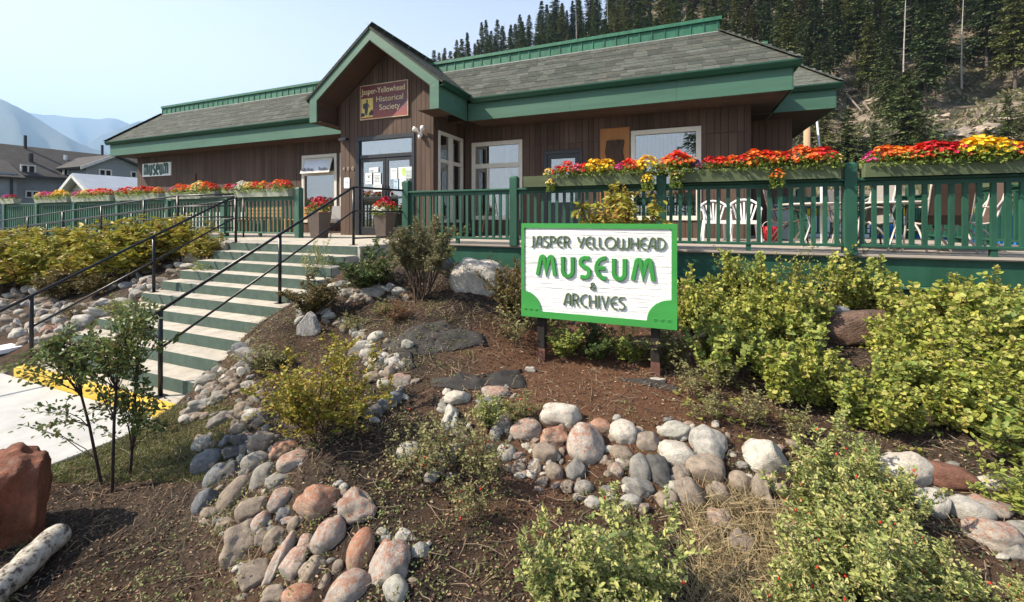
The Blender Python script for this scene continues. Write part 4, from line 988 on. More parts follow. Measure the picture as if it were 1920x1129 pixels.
# ================================================================== furniture on the decks
def plastic_chair(name, label, loc, rz, m=M['plastic']):
    t = thing(name, label, 'chair', loc, rz, 'moulded plastic chairs on the right deck')
    def B(mb, nm, mm=m, sm=False): o = mb.build(nm, mm, t, sm, world=False); return o
    B(MB().box(-.22, .22, -.24, .20, .40, .43), 'seat'); B(MB().box(-.225, .225, -.25, -.235, .36, .43), 'seat_rim')
    for sx in (-1, 1):
        B(MB().tube([(sx * .27, -.25, 0), (sx * .24, -.22, .42), (sx * .26, -.20, .63)], [.022, .026, .02], 6), 'leg'); B(MB().tube([(sx * .24, .26, 0), (sx * .20, .17, .42)], [.020, .026], 6), 'leg')
    hoop = [(.27, -.20, .64), (.285, 0, .66), (.27, .14, .70), (.23, .21, .77), (.13, .25, .835), (0, .26, .85)]
    hoop = hoop + [(-x, y, z) for x, y, z in hoop[-2::-1]]
    B(MB().tube(hoop, .023, 8), 'arm_hoop', sm=True)
    for k in range(-3, 4):
        u = k / 3; B(MB().beam((u * .12, .17, .43), (u * .215, .235 - .03 * abs(u), .80 - .06 * abs(u)), .030, .010, up=(0, -1, 0)), 'back_slat')
    return t
plastic_chair('plastic_chair', 'white moulded plastic chair on the left of the pair against the brown wall', (.66, 9.9, DZ), R(6))
plastic_chair('plastic_chair', 'white moulded plastic chair on the right of the pair by the wall corner', (1.16, 9.45, DZ), R(-4))
grey_pl = mat('grey_green_plastic', (.16, .19, .18), .5)
plastic_chair('plastic_chair', 'grey green moulded plastic chair behind the patio tables on the right deck', (3.35, 9.6, DZ), R(160), grey_pl)
mesh_b = mat('brown_sling_fabric', (.10, .065, .05), .8, .1, 40, 300, .5); mesh_g = mat('taupe_sling_fabric', (.22, .20, .18), .8, .1, 40, 300, .5)
alu = mat('beige_metal_tube', (.48, .44, .40), .4, .06, 5); dalu = mat('bronze_metal_tube', (.10, .075, .06), .4, .06, 5)
def sling_chair(label, loc, rz, fab, fr):
    t = thing('patio_chair', label, 'chair', loc, rz, 'sling patio chairs on the right deck')
    B = lambda mb, nm, mm=fr, sm=True: mb.build(nm, mm, t, sm, world=False)
    V = []; n = 8
    prof = [(-.24, .44), (-.1, .41), (.1, .39), (.19, .41), (.24, .52), (.28, .70), (.32, .88), (.34, .98)]
    mb = MB()
    for (y, z) in prof: V += [(-.23, y, z), (.23, y, z)]
    mb.add(V + [(x, y + .008, z - .008) for x, y, z in V], [(2 * i, 2 * i + 1, 2 * i + 3, 2 * i + 2) for i in range(7)] + [(16 + 2 * i, 16 + 2 * i + 2, 16 + 2 * i + 3, 16 + 2 * i + 1) for i in range(7)])
    B(mb, 'sling', fab, False)
    for s in (-1, 1):
        B(MB().tube([(s * .24, y, z) for y, z in prof], .014, 6), 'side_rail')
        B(MB().tube([(s * .27, -.26, 0), (s * .27, -.20, .30), (s * .27, -.16, .60), (s * .27, -.02, .64), (s * .265, .22, .62), (s * .25, .29, .74)], .014, 6), 'arm')
        B(MB().tube([(s * .27, .30, 0), (s * .26, .10, .30), (s * .25, -.05, .42)], .014, 6), 'leg')
    B(MB().tube([(-.27, -.2, .30), (.27, -.2, .30)], .010, 6), 'cross_bar')
    return t
def patio_table(label, loc, r=.55, h=.71, fr=alu):
    t = thing('patio_table', label, 'table', loc, 0, 'round patio tables on the right deck')
    B = lambda mb, nm, mm=fr, sm=False: mb.build(nm, mm, t, sm, world=False)
    n = 28; B(MB().prism([(r * math.cos(2 * math.pi * k / n), r * math.sin(2 * math.pi * k / n)) for k in range(n)], h - .012, h), 'table_top', mat('frosted_table_glass', (.55, .55, .53), .25))
    B(MB().tube([(r * math.cos(2 * math.pi * k / 24), r * math.sin(2 * math.pi * k / 24), h - .006) for k in range(25)], .016, 6), 'rim')
    for k in range(4):
        a = R(45 + 90 * k); B(MB().tube([(.5 * math.cos(a), .5 * math.sin(a), 0), (.30 * math.cos(a), .30 * math.sin(a), .35), (.46 * math.cos(a), .46 * math.sin(a), h - .02)], .015, 6, caps=True), 'leg', sm=True)
    return t
patio_table('pale round patio table left of the thick railing post', (2.15, 8.35, DZ)); patio_table('pale round patio table right of the thick railing post', (3.15, 8.1, DZ))
sling_chair('high backed taupe patio chair beside the dark wall corner', (1.75, 8.7, DZ), R(70), mesh_g, dalu)
sling_chair('taupe patio chair seen sideways just right of the thick post', (2.55, 8.0, DZ), R(-75), mesh_g, alu)
sling_chair('brown backed patio chair turned away from the view', (3.35, 7.75, DZ), R(185), mesh_b, alu)
sling_chair('brown patio chair at the right end of the tables', (3.95, 8.35, DZ), R(-100), mesh_b, alu)
sling_chair('dark framed patio chair pushed behind the tables', (2.8, 9.1, DZ), R(20), mesh_g, dalu)
bt = thing('bucket', 'red bucket with a pale handle on the deck by the dark wall corner', 'bucket', (1.72, 10.1, DZ))
MB().tube([(0, 0, 0), (0, 0, .3)], .12, 14, r2=.15).build('pail', mat('red_plastic', (.45, .015, .02), .4), bt, True, world=False); MB().tube([(.15 * math.cos(R(a)), 0, .30 + .12 * math.sin(R(a))) for a in range(0, 181, 20)], .005, 5).build('handle', M['plastic'], bt, world=False)
bo = thing('storage_bin', 'tall dark blue grey bin behind the white chairs', 'bin', (1.95, 10.55, DZ)); MB().box(-.2, .2, -.15, .15, 0, .72).build('body', mat('slate_plastic', (.05, .07, .09), .5), bo, bevel=.02, world=False); MB().box(-.215, .215, -.165, .165, .722, .76).build('lid', mat('slate_plastic', (.05, .07, .09)), bo, bevel=.01, world=False)
gp = thing('green_panel', 'dark green boarded panel closing the deck beside the rear wing', 'partition', (2.3, 11.4, DZ))
for k in range(5): MB().box(2.02 + .13 * k, 2.14 + .13 * k, 11.4, 11.43, DZ, DZ + .98).build('board', M['rail'], gp)
# beyond the deck: white container with a yellow stripe, blue barrels, pole
tl = thing('white_trailer', 'white trailer side with a yellow top stripe parked beyond the far railing', 'trailer', (5.6, 15.5, 0))
MB().box(3.4, 7.6, 15.4, 17.4, 1.2, 2.18).build('body', mat('white_vehicle_paint', (.72, .73, .74), .3, .05), tl, bevel=.03); MB().box(3.4, 7.6, 15.385, 17.39, 2.182, 2.42).build('stripe', mat('yellow_vehicle_paint', (.75, .52, .02), .4, .05), tl, bevel=.03)
MB().box(3.3, 7.7, 15.35, 17.41, 2.423, 2.47).build('roof_edge', M['frame_dark'], tl); MB().box(3.4, 7.6, 15.45, 17.35, .65, 1.198).build('chassis', M['frame_dark'], tl)
for x in (4.2, 6.6): MB().tube([(x, 15.36, .45), (x, 15.62, .45)], .42, 16).build('wheel', M['black'], tl, True)
bl = mat('bright_blue_plastic', (.02, .22, .62), .45, .1)
for k, (x, y, lb) in enumerate([(4.75, 13.3, 'bright blue barrel beyond the far railing, left of the pair'), (5.5, 13.5, 'bright blue barrel beyond the far railing, right of the pair')]):
    b_ = thing('plastic_barrel', lb, 'barrel', (x, y, 1.0), group='blue barrels beyond the deck'); MB().tube([(0, 0, 0), (0, 0, .1), (0, 0, .5), (0, 0, .9), (0, 0, .98)], [.27, .30, .31, .30, .27], 18).build('drum', bl, b_, True, world=False)
bx = thing('blue_container', 'long low bright blue bin behind the right end railing', 'bin', (6.6, 10.6, .8)); MB().box(-1.1, 1.1, -2.2, 2.6, 0, 1.35).build('body', bl, bx, bevel=.04, world=False); MB().box(-1.15, 1.15, -2.25, 2.65, 1.353, 1.42).build('lid', mat('pale_blue_plastic', (.35, .5, .62), .5), bx, bevel=.02, world=False)
p = atY(1513, 300, 19); up_ = thing('utility_pole', 'pale wooden utility pole behind the rear wing corner', 'pole', (p.x, 19, 0)); MB().tube([(0, 0, 0), (0, 0, 5.8)], .13, 12, r2=.11).build('pole', mat('pale_pole_wood', (.42, .27, .16), .85, .2, 3, 40, .3, .004, (1, 1, .1)), up_, True, world=False)
MB().tube([(.10, -.1, 1.5), (.13, -.12, 4)], .02, 6).build('conduit', M['frame_white'], up_, world=False)
q = atY(1534, 300, 16); wp = thing('flag_pole', 'thin pale metal pole leaning slightly right of the utility pole', 'pole', (q.x, 16, 0)); MB().tube([(.35, 0, 0), (-.05, 0, 5.45)], .03, 8).build('shaft', mat('pale_metal', (.5, .52, .53), .4), wp, True, world=False)
# parasol pole on the deck
ps = thing('parasol_pole', 'plain white pole standing through the left patio table', 'pole', (2.15, 8.35, DZ)); MB().tube([(0, 0, 0), (0, 0, 1.25)], .024, 8).build('shaft', M['plastic'], ps, True, world=False); MB().tube([(0, 0, 0), (0, 0, .06)], .2, 14, r2=.16).build('base', M['plastic'], ps, True, world=False)
# entrance: pots, folding chair, bench, mat
def pot(label, x, y, h=.62, wt=.20, wb=.135):
    t = thing('tall_planter_pot', label, 'flower pot', (x, y, DZ), group='tall square pots flanking the doors')
    o = wt - .03
    V = [(-wb, -wb, 0), (wb, -wb, 0), (wb, wb, 0), (-wb, wb, 0), (-wt, -wt, h), (wt, -wt, h), (wt, wt, h), (-wt, wt, h), (-o, -o, h), (o, -o, h), (o, o, h), (-o, o, h), (-o, -o, h - .04), (o, -o, h - .04), (o, o, h - .04), (-o, o, h - .04)]
    MB().add(V, [(0, 3, 2, 1), (0, 1, 5, 4), (1, 2, 6, 5), (2, 3, 7, 6), (3, 0, 4, 7), (4, 5, 9, 8), (5, 6, 10, 9), (6, 7, 11, 10), (7, 4, 8, 11), (8, 9, 13, 12), (9, 10, 14, 13), (10, 11, 15, 14), (11, 8, 12, 15)]).build('body', M['pot'], t, bevel=.008, world=False)
    MB().add([V[12], V[13], V[14], V[15]], [(0, 1, 2, 3)]).build('soil', M['soil'], t, world=False); return t
pa = atZ(586, 447, DZ); pb_ = atZ(716, 447, DZ)
pot('tall taupe square pot of red flowers at the end of the left green fence', pa.x, pa.y + .2); pot('tall taupe square pot of red and white flowers before the entrance doors', pb_.x, pb_.y + .1)
def camp_chair():
    t = thing('folding_chair', 'pale folding chair by the wall left of the entrance', 'chair', (-9.35, 9.45, DZ), R(25))
    B = lambda mb, nm, mm: mb.build(nm, mm, t, world=False)
    B(MB().box(-.24, .24, -.22, .22, .42, .44), 'seat', alu); B(MB().slab([(-.24, .20, .46), (.24, .20, .46), (.24, .32, .84), (-.24, .32, .84)], .02), 'back', alu)
    for s in (-1, 1):
        B(MB().tube([(s * .26, -.25, 0), (s * .26, .22, .50), (s * .25, .34, .9)], .012, 6), 'leg', dalu); B(MB().tube([(s * .26, .28, 0), (s * .26, -.2, .44), (s * .26, -.22, .62), (s * .26, .22, .64)], .012, 6), 'leg', dalu)
camp_chair()
def bench(label, x, y, L=1.6):
    t = thing('wooden_bench', label, 'bench', (x, y, DZ), group='orange brown benches on the left deck'); wd = mat('orange_brown_wood', (.45, .22, .08), .6, .2, 5)
    for k in range(4): MB().box(-L / 2, L / 2, -.2 + .1 * k, -.12 + .1 * k, .42, .45).build('slat', wd, t, world=False)
    for k in range(3): MB().box(-L / 2, L / 2, .22, .245, .52 + .12 * k, .61 + .12 * k).build('back_slat', wd, t, world=False)
    for s in (-1, 1): MB().box(s * (L / 2 - .1) - .03, s * (L / 2 - .1) + .03, -.2, .26, 0, .419).build('end_frame', wd, t, world=False); MB().box(s * (L / 2 - .1) - .03, s * (L / 2 - .1) + .03, .246, .28, .42, .86).build('back_post', wd, t, world=False)
bench('orange brown slatted bench on the left deck nearer the entrance', -11.4, 10.2); bench('orange brown slatted bench on the left deck farther from the entrance', -13.6, 10.2)
wb = thing('white_board', 'bright white boarding leaning on the left wing behind the fence', 'board', (-17.2, 10.3, DZ))
for k in range(11): MB().box(-19.4 + .45 * k, -19.4 + .45 * k + .3, 10.42, 10.45, DZ, DZ + .7).build('board', M['frame_white'], wb)
mt = thing('broom', 'thin broom leaning on the deck wall beside the middle window', 'broom', (-5.0, 10.4, DZ)); MB().tube([(-5.05, 10.3, DZ + .05), (-5.05, 10.75, DZ + 1.25)], .013, 6).build('handle', M['ply'], mt); MB().box(-5.2, -4.9, 10.25, 10.31, DZ + .002, DZ + .10).build('head', M['black'], mt)
# ================================================================== rocks
def rockmesh(seed, sub=3, amp=.12, fr=1.1, flat=.0, cut=0):
    import bmesh
    bm = bmesh.new(); bmesh.ops.create_icosphere(bm, subdivisions=sub, radius=1)
    rr = random.Random(seed); o = Vector((rr.uniform(-50, 50), rr.uniform(-50, 50), rr.uniform(-50, 50)))
    cuts = [(Vector((rr.gauss(0, 1), rr.gauss(0, 1), rr.gauss(0, 1))).normalized(), rr.uniform(.62, .9)) for _ in range(cut)]
    for v in bm.verts:
        p = v.co.copy(); r = 1 + amp * noise.noise(p * fr + o) * 1.6 + amp * .4 * noise.noise(p * fr * 2.7 + o)
        if sub > 3: r += amp * .16 * noise.noise(p * fr * 7 + o) + amp * .08 * noise.noise(p * fr * 16 + o)
        v.co = p * r
        for nrm, dd_ in cuts:
            k = v.co.dot(nrm)
            if k > dd_: v.co -= nrm * (k - dd_) * .85
    me = bpy.data.meshes.new('stone'); bm.to_mesh(me); bm.free(); me.polygons.foreach_set('use_smooth', [True] * len(me.polygons)); return me
LICH = (.40, .14, .065)
STM = {
 'g': stonemat('grey_cobble', [(.20, .185, .165), (.27, .25, .22), (.165, .16, .15)]),
 't': stonemat('tan_grey_cobble', [(.23, .185, .145), (.28, .225, .175), (.20, .165, .135)]),
 'b': stonemat('blue_grey_cobble', [(.15, .155, .16), (.20, .20, .20), (.12, .125, .135)]),
 'd': stonemat('dark_cobble', [(.075, .073, .07), (.12, .115, .11)]),
 'w': stonemat('pale_granite_cobble', [(.35, .33, .28), (.43, .40, .35), (.29, .275, .25)]),
 'p': stonemat('cobble_with_orange_lichen', [(.30, .26, .22), (.38, .34, .30), (.26, .23, .20)], LICH, .555),
 'o': stonemat('lichen_covered_cobble', [(.30, .22, .17), (.36, .27, .21)], LICH, .515),
 'r': stonemat('smooth_brown_cobble', [(.16, .075, .05), (.17, .08, .055)]),
 'q': stonemat('pale_cobble_with_lichen', [(.44, .40, .34), (.48, .44, .38)], LICH, .63)}
RM = [rockmesh(i, 4, a, f_, cut=c) for i, (a, f_, c) in enumerate([(.10, .9, 0), (.13, 1, 1), (.20, 1.2, 1), (.17, 1.0, 2), (.24, 1.1, 3), (.14, 1.4, 2), (.26, 1.0, 4), (.12, .8, 3), (.28, 1.3, 1), (.20, 1.5, 5), (.15, 1.1, 6), (.22, .9, 2)])]
for me in RM: me.materials.append(STM['g'])
A_ = (340, 640, 2.309, [(265,38,95,60,10,'b'),(300,65,140,55,10,'g'),(295,95,110,60,-10,'g'),(268,130,50,50,0,'w'),(120,170,100,70,-15,'g'),(165,130,60,50,-10,'g'),(45,205,70,45,-20,'w'),(215,145,45,45,0,'t'),(215,182,70,50,0,'t'),(150,203,35,45,0,'g'),(108,230,45,45,0,'w'),(165,245,70,62,-20,'g'),(230,205,60,45,0,'t'),(85,280,110,60,-20,'w'),(30,335,70,45,-20,'w'),(300,218,80,62,-20,'t'),(325,245,60,50,0,'t'),(272,290,75,62,-20,'t'),(310,322,90,60,0,'q'),(170,345,95,65,-30,'g'),(250,385,78,66,-30,'t'),(335,352,60,50,0,'t'),(90,450,75,80,20,'w'),(190,440,48,66,0,'b'),(270,428,115,60,-5,'d'),(225,488,84,62,-20,'d'),(292,465,48,60,0,'d'),(358,440,112,88,-5,'t'),(120,520,128,115,-20,'b'),(322,525,120,82,-10,'g'),(450,468,115,88,-25,'o'),(490,525,132,98,-20,'p'),(150,590,85,112,0,'b'),(212,565,80,100,30,'d'),(350,590,88,116,25,'g'),(418,605,92,66,-5,'g'),(235,655,105,170,12,'t'),(108,700,100,105,-30,'b'),(125,742,78,60,-20,'t'),(305,727,128,100,-35,'t'),(425,690,112,95,-35,'p'),(442,750,62,62,0,'b'),(190,795,78,56,-15,'t'),(345,795,76,92,0,'p'),(345,852,62,72,0,'t'),(490,790,52,72,0,'t'),(260,870,145,165,-25,'t'),(400,857,76,98,30,'t'),(583,703,178,140,8,'o'),(757,737,165,146,15,'p'),(703,635,40,38,0,'w'),(640,850,126,150,0,'p'),(535,880,62,78,0,'p'),(430,945,66,182,10,'p'),(490,970,112,142,15,'p'),(565,995,102,112,25,'t'),(680,975,52,52,0,'t'),(775,912,112,172,5,'o'),(873,832,62,40,10,'w'),(885,858,52,36,0,'w'),(965,850,72,62,10,'w'),(907,960,182,206,0,'p'),(1035,917,80,72,0,'w'),(320,1020,132,130,-35,'t'),(925,1088,120,112,0,'w'),(720,1088,190,140,-40,'p'),(510,1112,150,100,0,'o'),(410,1102,112,82,-20,'t'),(620,1050,50,70,0,'t'),(770,40,90,60,-20,'g'),(810,55,72,60,0,'w'),(850,100,82,66,0,'w'),(830,155,62,46,0,'t'),(900,140,60,60,0,'t'),(920,92,62,52,10,'w'),(880,190,62,50,0,'w'),(955,175,102,86,5,'p'),(905,258,105,82,-20,'b'),(832,312,92,72,-20,'d'),(1200,250,118,66,0,'q'),(1165,350,72,156,5,'w'),(1217,400,52,62,0,'t'),(985,490,102,102,0,'w'),(1085,592,72,62,0,'g'),(1150,520,72,122,0,'g')])
B_ = (800, 680, 2.514, [(325,145,130,75,5,'p'),(290,197,125,62,5,'b'),(355,277,105,95,0,'p'),(470,322,148,108,-5,'p'),(325,342,62,82,0,'g'),(640,250,195,108,3,'q'),(820,302,105,76,10,'o'),(930,335,146,126,5,'q'),(602,347,136,100,0,'o'),(752,400,172,196,0,'p'),(558,430,122,96,0,'t'),(375,430,86,86,0,'w'),(300,402,50,50,0,'t'),(523,500,40,60,0,'t'),(485,400,60,30,0,'w'),(600,520,82,86,0,'t'),(698,510,98,106,20,'g'),(740,592,92,66,0,'g'),(1165,320,156,86,-3,'w'),(1047,380,112,102,-10,'t'),(922,427,122,86,5,'t'),(1180,425,182,132,5,'q'),(1335,390,160,176,12,'w'),(1000,500,112,148,-10,'g'),(1095,510,112,162,-15,'d'),(1157,585,76,62,0,'w'),(1200,532,92,86,0,'t'),(1315,502,178,126,10,'t'),(1245,622,122,150,-20,'t'),(1372,612,112,92,0,'t'),(1000,585,150,92,20,'g'),(430,500,82,62,0,'t'),(895,507,62,62,0,'p'),(1125,645,102,82,0,'t'),(960,655,102,62,0,'w'),(780,662,82,62,0,'w'),(1380,738,112,72,0,'t'),(660,590,60,60,0,'t'),(850,600,70,50,0,'g'),(545,565,60,45,0,'t')])
C_ = (1300, 740, 2.902, [(395,357,215,202,5,'q'),(250,477,112,112,0,'t'),(135,537,100,112,0,'t'),(375,547,96,192,5,'t'),(480,532,82,82,0,'t'),(140,682,112,112,0,'p'),(250,822,142,150,-20,'t')])
Cr = (1300, 740, 2.902, [(1150,420,238,192,25,'q'),(1370,447,278,152,25,'r'),(1300,590,172,150,25,'w'),(1487,627,205,142,28,'w'),(1600,612,192,122,22,'p'),(1620,782,262,180,28,'p'),(1752,742,122,122,20,'g'),(1640,492,225,92,10,'q'),(1100,692,82,62,0,'t'),(1750,862,122,92,0,'g'),(1050,480,90,70,0,'t')])
D_ = (0, 400, 4, [(80,622,102,46,0,'w'),(160,622,92,42,0,'t'),(40,662,112,42,0,'t'),(135,688,86,52,0,'w'),(195,685,62,62,0,'w'),(300,602,142,60,10,'w'),(330,662,112,60,0,'t'),(395,632,92,56,0,'g'),(60,742,92,52,0,'t'),(150,742,62,52,0,'w'),(70,802,112,56,0,'t'),(120,847,92,52,0,'g'),(190,777,62,46,0,'t'),(280,717,82,42,0,'w'),(320,742,152,70,-10,'w'),(290,812,92,72,0,'t'),(375,797,102,72,0,'w'),(380,692,92,46,0,'t'),(500,717,72,72,0,'w'),(462,802,112,82,-10,'w'),(572,757,92,72,0,'w'),(650,817,184,92,5,'w'),(765,752,212,72,0,'w'),(640,702,152,60,0,'t'),(795,672,112,76,-10,'w'),(940,667,172,56,-5,'w'),(1030,612,102,78,-15,'w'),(150,907,112,92,-5,'w'),(290,872,102,112,-20,'w'),(370,877,112,82,0,'o'),(482,882,102,92,-20,'w'),(560,877,112,62,-10,'b'),(450,947,202,102,-10,'t'),(290,962,92,72,0,'w'),(190,957,82,62,0,'t'),(350,932,72,52,0,'q'),(310,1022,102,60,0,'t'),(380,1032,142,62,20,'b'),(965,547,112,62,0,'b'),(1060,570,80,50,0,'g'),(1100,502,82,52,0,'w'),(1215,512,112,62,0,'t'),(1250,402,92,38,0,'g'),(1430,402,122,56,-5,'w'),(1030,512,82,52,0,'t'),(1150,562,102,62,0,'w'),(1300,442,102,42,0,'t'),(860,542,102,42,0,'w'),(1000,452,102,42,0,'g'),(1110,442,82,52,0,'t'),(1180,590,90,44,0,'w'),(230,660,70,45,0,'t'),(20,700,80,40,0,'g'),(430,740,60,50,0,'t'),(90,880,70,45,0,'t'),(540,690,60,40,0,'g'),(720,700,60,50,0,'g'),(30,1215,60,70,0,'t')])
E_ = (400, 400, 4, [(960,547,112,92,-20,'g'),(1015,602,132,70,5,'g'),(1205,592,182,104,-5,'w'),(1390,587,122,76,-5,'w'),(700,707,112,62,-10,'t'),(830,737,112,82,-15,'w'),(870,772,112,60,-20,'w'),(650,692,72,52,0,'t'),(655,777,52,52,0,'g'),(985,817,72,42,0,'w'),(1030,857,142,42,0,'p'),(1085,912,92,62,-10,'w'),(1110,952,102,92,-20,'t'),(1140,992,102,72,0,'w'),(1225,932,132,92,-20,'w'),(1165,1052,112,92,-10,'w'),(1260,1072,82,62,0,'w'),(1090,1042,62,62,0,'t'),(1240,1112,112,72,0,'t'),(1370,1112,102,52,0,'w'),(1050,645,60,40,0,'w')])
RX = Vector((cT, sT, 0))
placed = []
def place_stone(px, py, wp, hp, rot, colr, parent, P, d, name='stone', lift=.13, mesh=None):
    a, b = wp * d / F / 2, hp * d / F / 2
    rd = ray(px, py).normalized(); upv = RX.cross(rd).normalized(); tow = -rd
    c_ = (a * b) ** .5 * .86
    pos = Vector(P) + tow * (b * lift)
    rr = random.Random(int(px * 31 + py * 17))
    X_ = RX * math.cos(R(rot)) - upv * math.sin(R(rot)); Y_ = RX * math.sin(R(rot)) + upv * math.cos(R(rot))
    M3 = Matrix((X_, Y_, tow)).transposed().to_4x4()
    spin = Euler((rr.choice((0, math.pi)), rr.choice((0, math.pi)), rr.choice((0, math.pi)))).to_matrix().to_4x4()
    o = bpy.data.objects.new(name, mesh or rr.choice(RM)); o.parent = parent
    off = wloc(parent) if parent else Vector((0, 0, 0))
    o.matrix_local = Matrix.Translation(pos - off) @ M3 @ Matrix.Diagonal((a, b, c_, 1)) @ spin
    if mesh is None: o.material_slots[0].link = 'OBJECT'; o.material_slots[0].material = STM[colr]
    C.objects.link(o); placed.append((pos.x, pos.y, max(a, b))); return o
def edging(label, lst, fill, seed):
    pts = [(ox + x / k, oy + y / k, w / k, h / k, r_, c) for (ox, oy, k, L) in lst for (x, y, w, h, r_, c) in L]
    H = hits([(p[0], p[1]) for p in pts]); c0 = H.mean(0)
    t = thing('cobble_edging', label, 'stone edging', (c0[0], c0[1], G(c0[0], c0[1])), group='cobble stone edgings of the rock garden')
    for p, h in zip(pts, H): place_stone(*p, t, h[:3], h[3])
    # small filler pebbles between the big ones
    rr = random.Random(seed); fp = []
    pts2 = [p for p in pts if p[1] < 900] * 2 + pts
    for _ in range(fill):
        a = rr.choice(pts2); fp.append((a[0] + rr.uniform(-.7, .7) * a[2], a[1] + rr.uniform(-.6, .8) * a[3], rr.uniform(8, 26), rr.uniform(7, 18), rr.uniform(-40, 40), rr.choice('gtwtwptq')))
    Hf = hits([(p[0], p[1]) for p in fp])
    for p, h in zip(fp, Hf): place_stone(*p, t, h[:3], h[3], name='pebble', lift=.1)
    return t
edging('long winding bank of round cobbles between the steps and the front beds', [A_], 290, 1)
edging('curving edging of large lichen spotted cobbles below the garden sign', [B_, C_], 150, 2)
edging('short run of big cobbles at the far right behind the rose bush', [Cr], 12, 3)
edging('field of pale rounded cobbles on the slope left of the steps', [D_], 90, 4)
edging('small cobbles rimming the bed beside the upper steps', [E_], 90, 5)
def lone(name, label, cat, px, py, wp, hp, rot, colr, lift=.3, mesh=None, group=None, m=None, dep=None):
    h = hits([(px, py)])[0]; o = place_stone(px, py, wp, hp, rot, colr, None, h[:3], h[3], name, lift, mesh)
    if m: o.material_slots[0].link = 'OBJECT'; o.material_slots[0].material = m
    return tag(o, label, cat, group)
bigm = rockmesh(77, 5, .20, 1.0, cut=4); bigm.materials.append(STM['q'])
lone('boulder', 'pale squarish granite boulder on the mulch below the deck skirt', 'rock', 896, 530, 96, 90, 0, 'q', .9, bigm)
bm2 = rockmesh(78, 4, .16, 1.0, cut=2); bm2.materials.append(STM['d'])
lone('boulder', 'dark grey boulder half hidden behind the bare stemmed shrub', 'rock', 822, 502, 52, 50, 0, 'd', .5, bm2)
lone('loose_stone', 'single whitish stone resting on the black landscape cloth', 'stone', 764, 646, 23, 20, 0, 'w', .8)
lone('loose_stone', 'small pale stone alone on the mulch left of the sign posts', 'stone', 994, 693, 22, 14, 0, 'w', .8)
lone('loose_stone', 'small white stone on bare soil between the sign posts', 'stone', 1186, 675, 15, 14, 0, 'w', .8)
lone('loose_stone', 'flat white stone touching the foot of the right sign post', 'stone', 1228, 713, 36, 10, 5, 'w', .6)
slate = mat('layered_grey_slate', (.27, .26, .25), .85, .45, 3, 30, 1, .03, (1, 1, 5))
fl_ = rockmesh(80, 3, .10, 1.0, cut=5); fl_.materials.append(slate)
h = hits([(572, 628)])[0]; sp_ = h[3] / F; ol = [(-.9, 0), (.9, -.1), (1.15, .55), (.45, 1.9), (-.1, 2.3), (-1.0, 1.0)]; s_ = 20 * sp_
V = [Vector((h[0], h[1], h[2] - .03)) + RX * (a * s_) + Vector((0, .16 * b * s_, b * s_)) + Vector((.0, k, k * .2)) for k in (0, .055) for a, b in ol]
so3 = MB().add(V, [tuple(range(6)), tuple(range(11, 5, -1))] + [(i, 6 + i, 6 + (i + 1) % 6, (i + 1) % 6) for i in range(6)]).build('slate_slab', mat('streaked_pale_slate', (.36, .34, .32), .85, .6, 5, 30, 1, .03, (6, 1, 1.2)), None, bevel=.01)
tag(so3, 'pointed upright slab of streaked grey slate beside the middle steps', 'rock')
frk = mat('brown_purple_rock', (.20, .125, .09), .9, .4, 2.5, 14, .9, .05, (1, 1, 2.4)); fm = rockmesh(81, 5, .16, 1.2, cut=5); fm.materials.append(frk)
for v_ in fm.vertices:
    if abs(v_.co.y) > .5: v_.co.y = math.copysign(.5 + (abs(v_.co.y) - .5) * .2, v_.co.y)
fro = lone('flat_rock', 'broad flat brown rock surrounded by the yellow green shrubs', 'rock', 1592, 616, 128, 104, 10, 'r', .75, fm, m=frk)
fd = fro.location.y * cT - fro.location.x * sT; rv = ray(1572, 583)
tp_ = place_stone(1572, 583, 38, 20, 12, 'b', None, (rv.x * fd, rv.y * fd, EYE + rv.z * fd), fd, 'loose_stone', 0); tag(tp_, 'small dark grey stone sitting on top of the flat brown rock', 'stone')
# the red boulder at the left edge
rb_ = rockmesh(95, 5, .30, 1.3, cut=4)
for v_ in rb_.vertices:
    if v_.co.z > .62: v_.co.z = .62 + (v_.co.z - .62) * .25
    v_.co += v_.co.normalized() * (.05 * noise.noise(v_.co * 5) - .07 * max(0, noise.noise(v_.co * 2.6 + Vector((3, 3, 3))))); redm = stonemat('rusty_red_boulder', [(.20, .078, .045), (.19, .072, .042)], (.24, .17, .13), .62); rb_.materials.append(redm)
o = bpy.data.objects.new('red_boulder', rb_); C.objects.link(o)
o.location = (-4.03, 1.27, .27); o.scale = (.27, .26, .46); o.rotation_euler = (R(4), R(6), R(30)); tag(o, 'large rusty red boulder at the lower left edge next to the pavement', 'rock')
# birch log
lg = thing('birch_log', 'white barked birch log lying beside the red boulder', 'log', (-3.25, 1.05, .1))
def birch():
    m, n, b = nodes_of('birch_bark'); v = mapped(n, (1, 1, 1))
    c = ramp(n, [(.40, (.05, .04, .035)), (.46, (.30, .26, .21)), (.6, (.50, .46, .38))], noise_fac(n, 5, 6, .7, mapped(n, (4, 4, 4))))
    n.links.new(c, b.inputs['Base Color']); b.inputs['Roughness'].default_value = .8; bump(n, b, noise_fac(n, 40, 6, .7), .5, .01); return m
p0, p1 = Vector((-3.22, .86, .135)), Vector((-3.58, 1.36, .145))
mb = MB(); n_ = 14; P = [p0.lerp(p1, k / n_) + Vector((.006 * math.sin(k), .004 * math.cos(k * 1.7), 0)) for k in range(n_ + 1)]
mb.tube(P, [.072 + .004 * math.sin(k * 2.1) for k in range(n_ + 1)], 18, caps=False); mb.build('bark', birch(), lg, True)
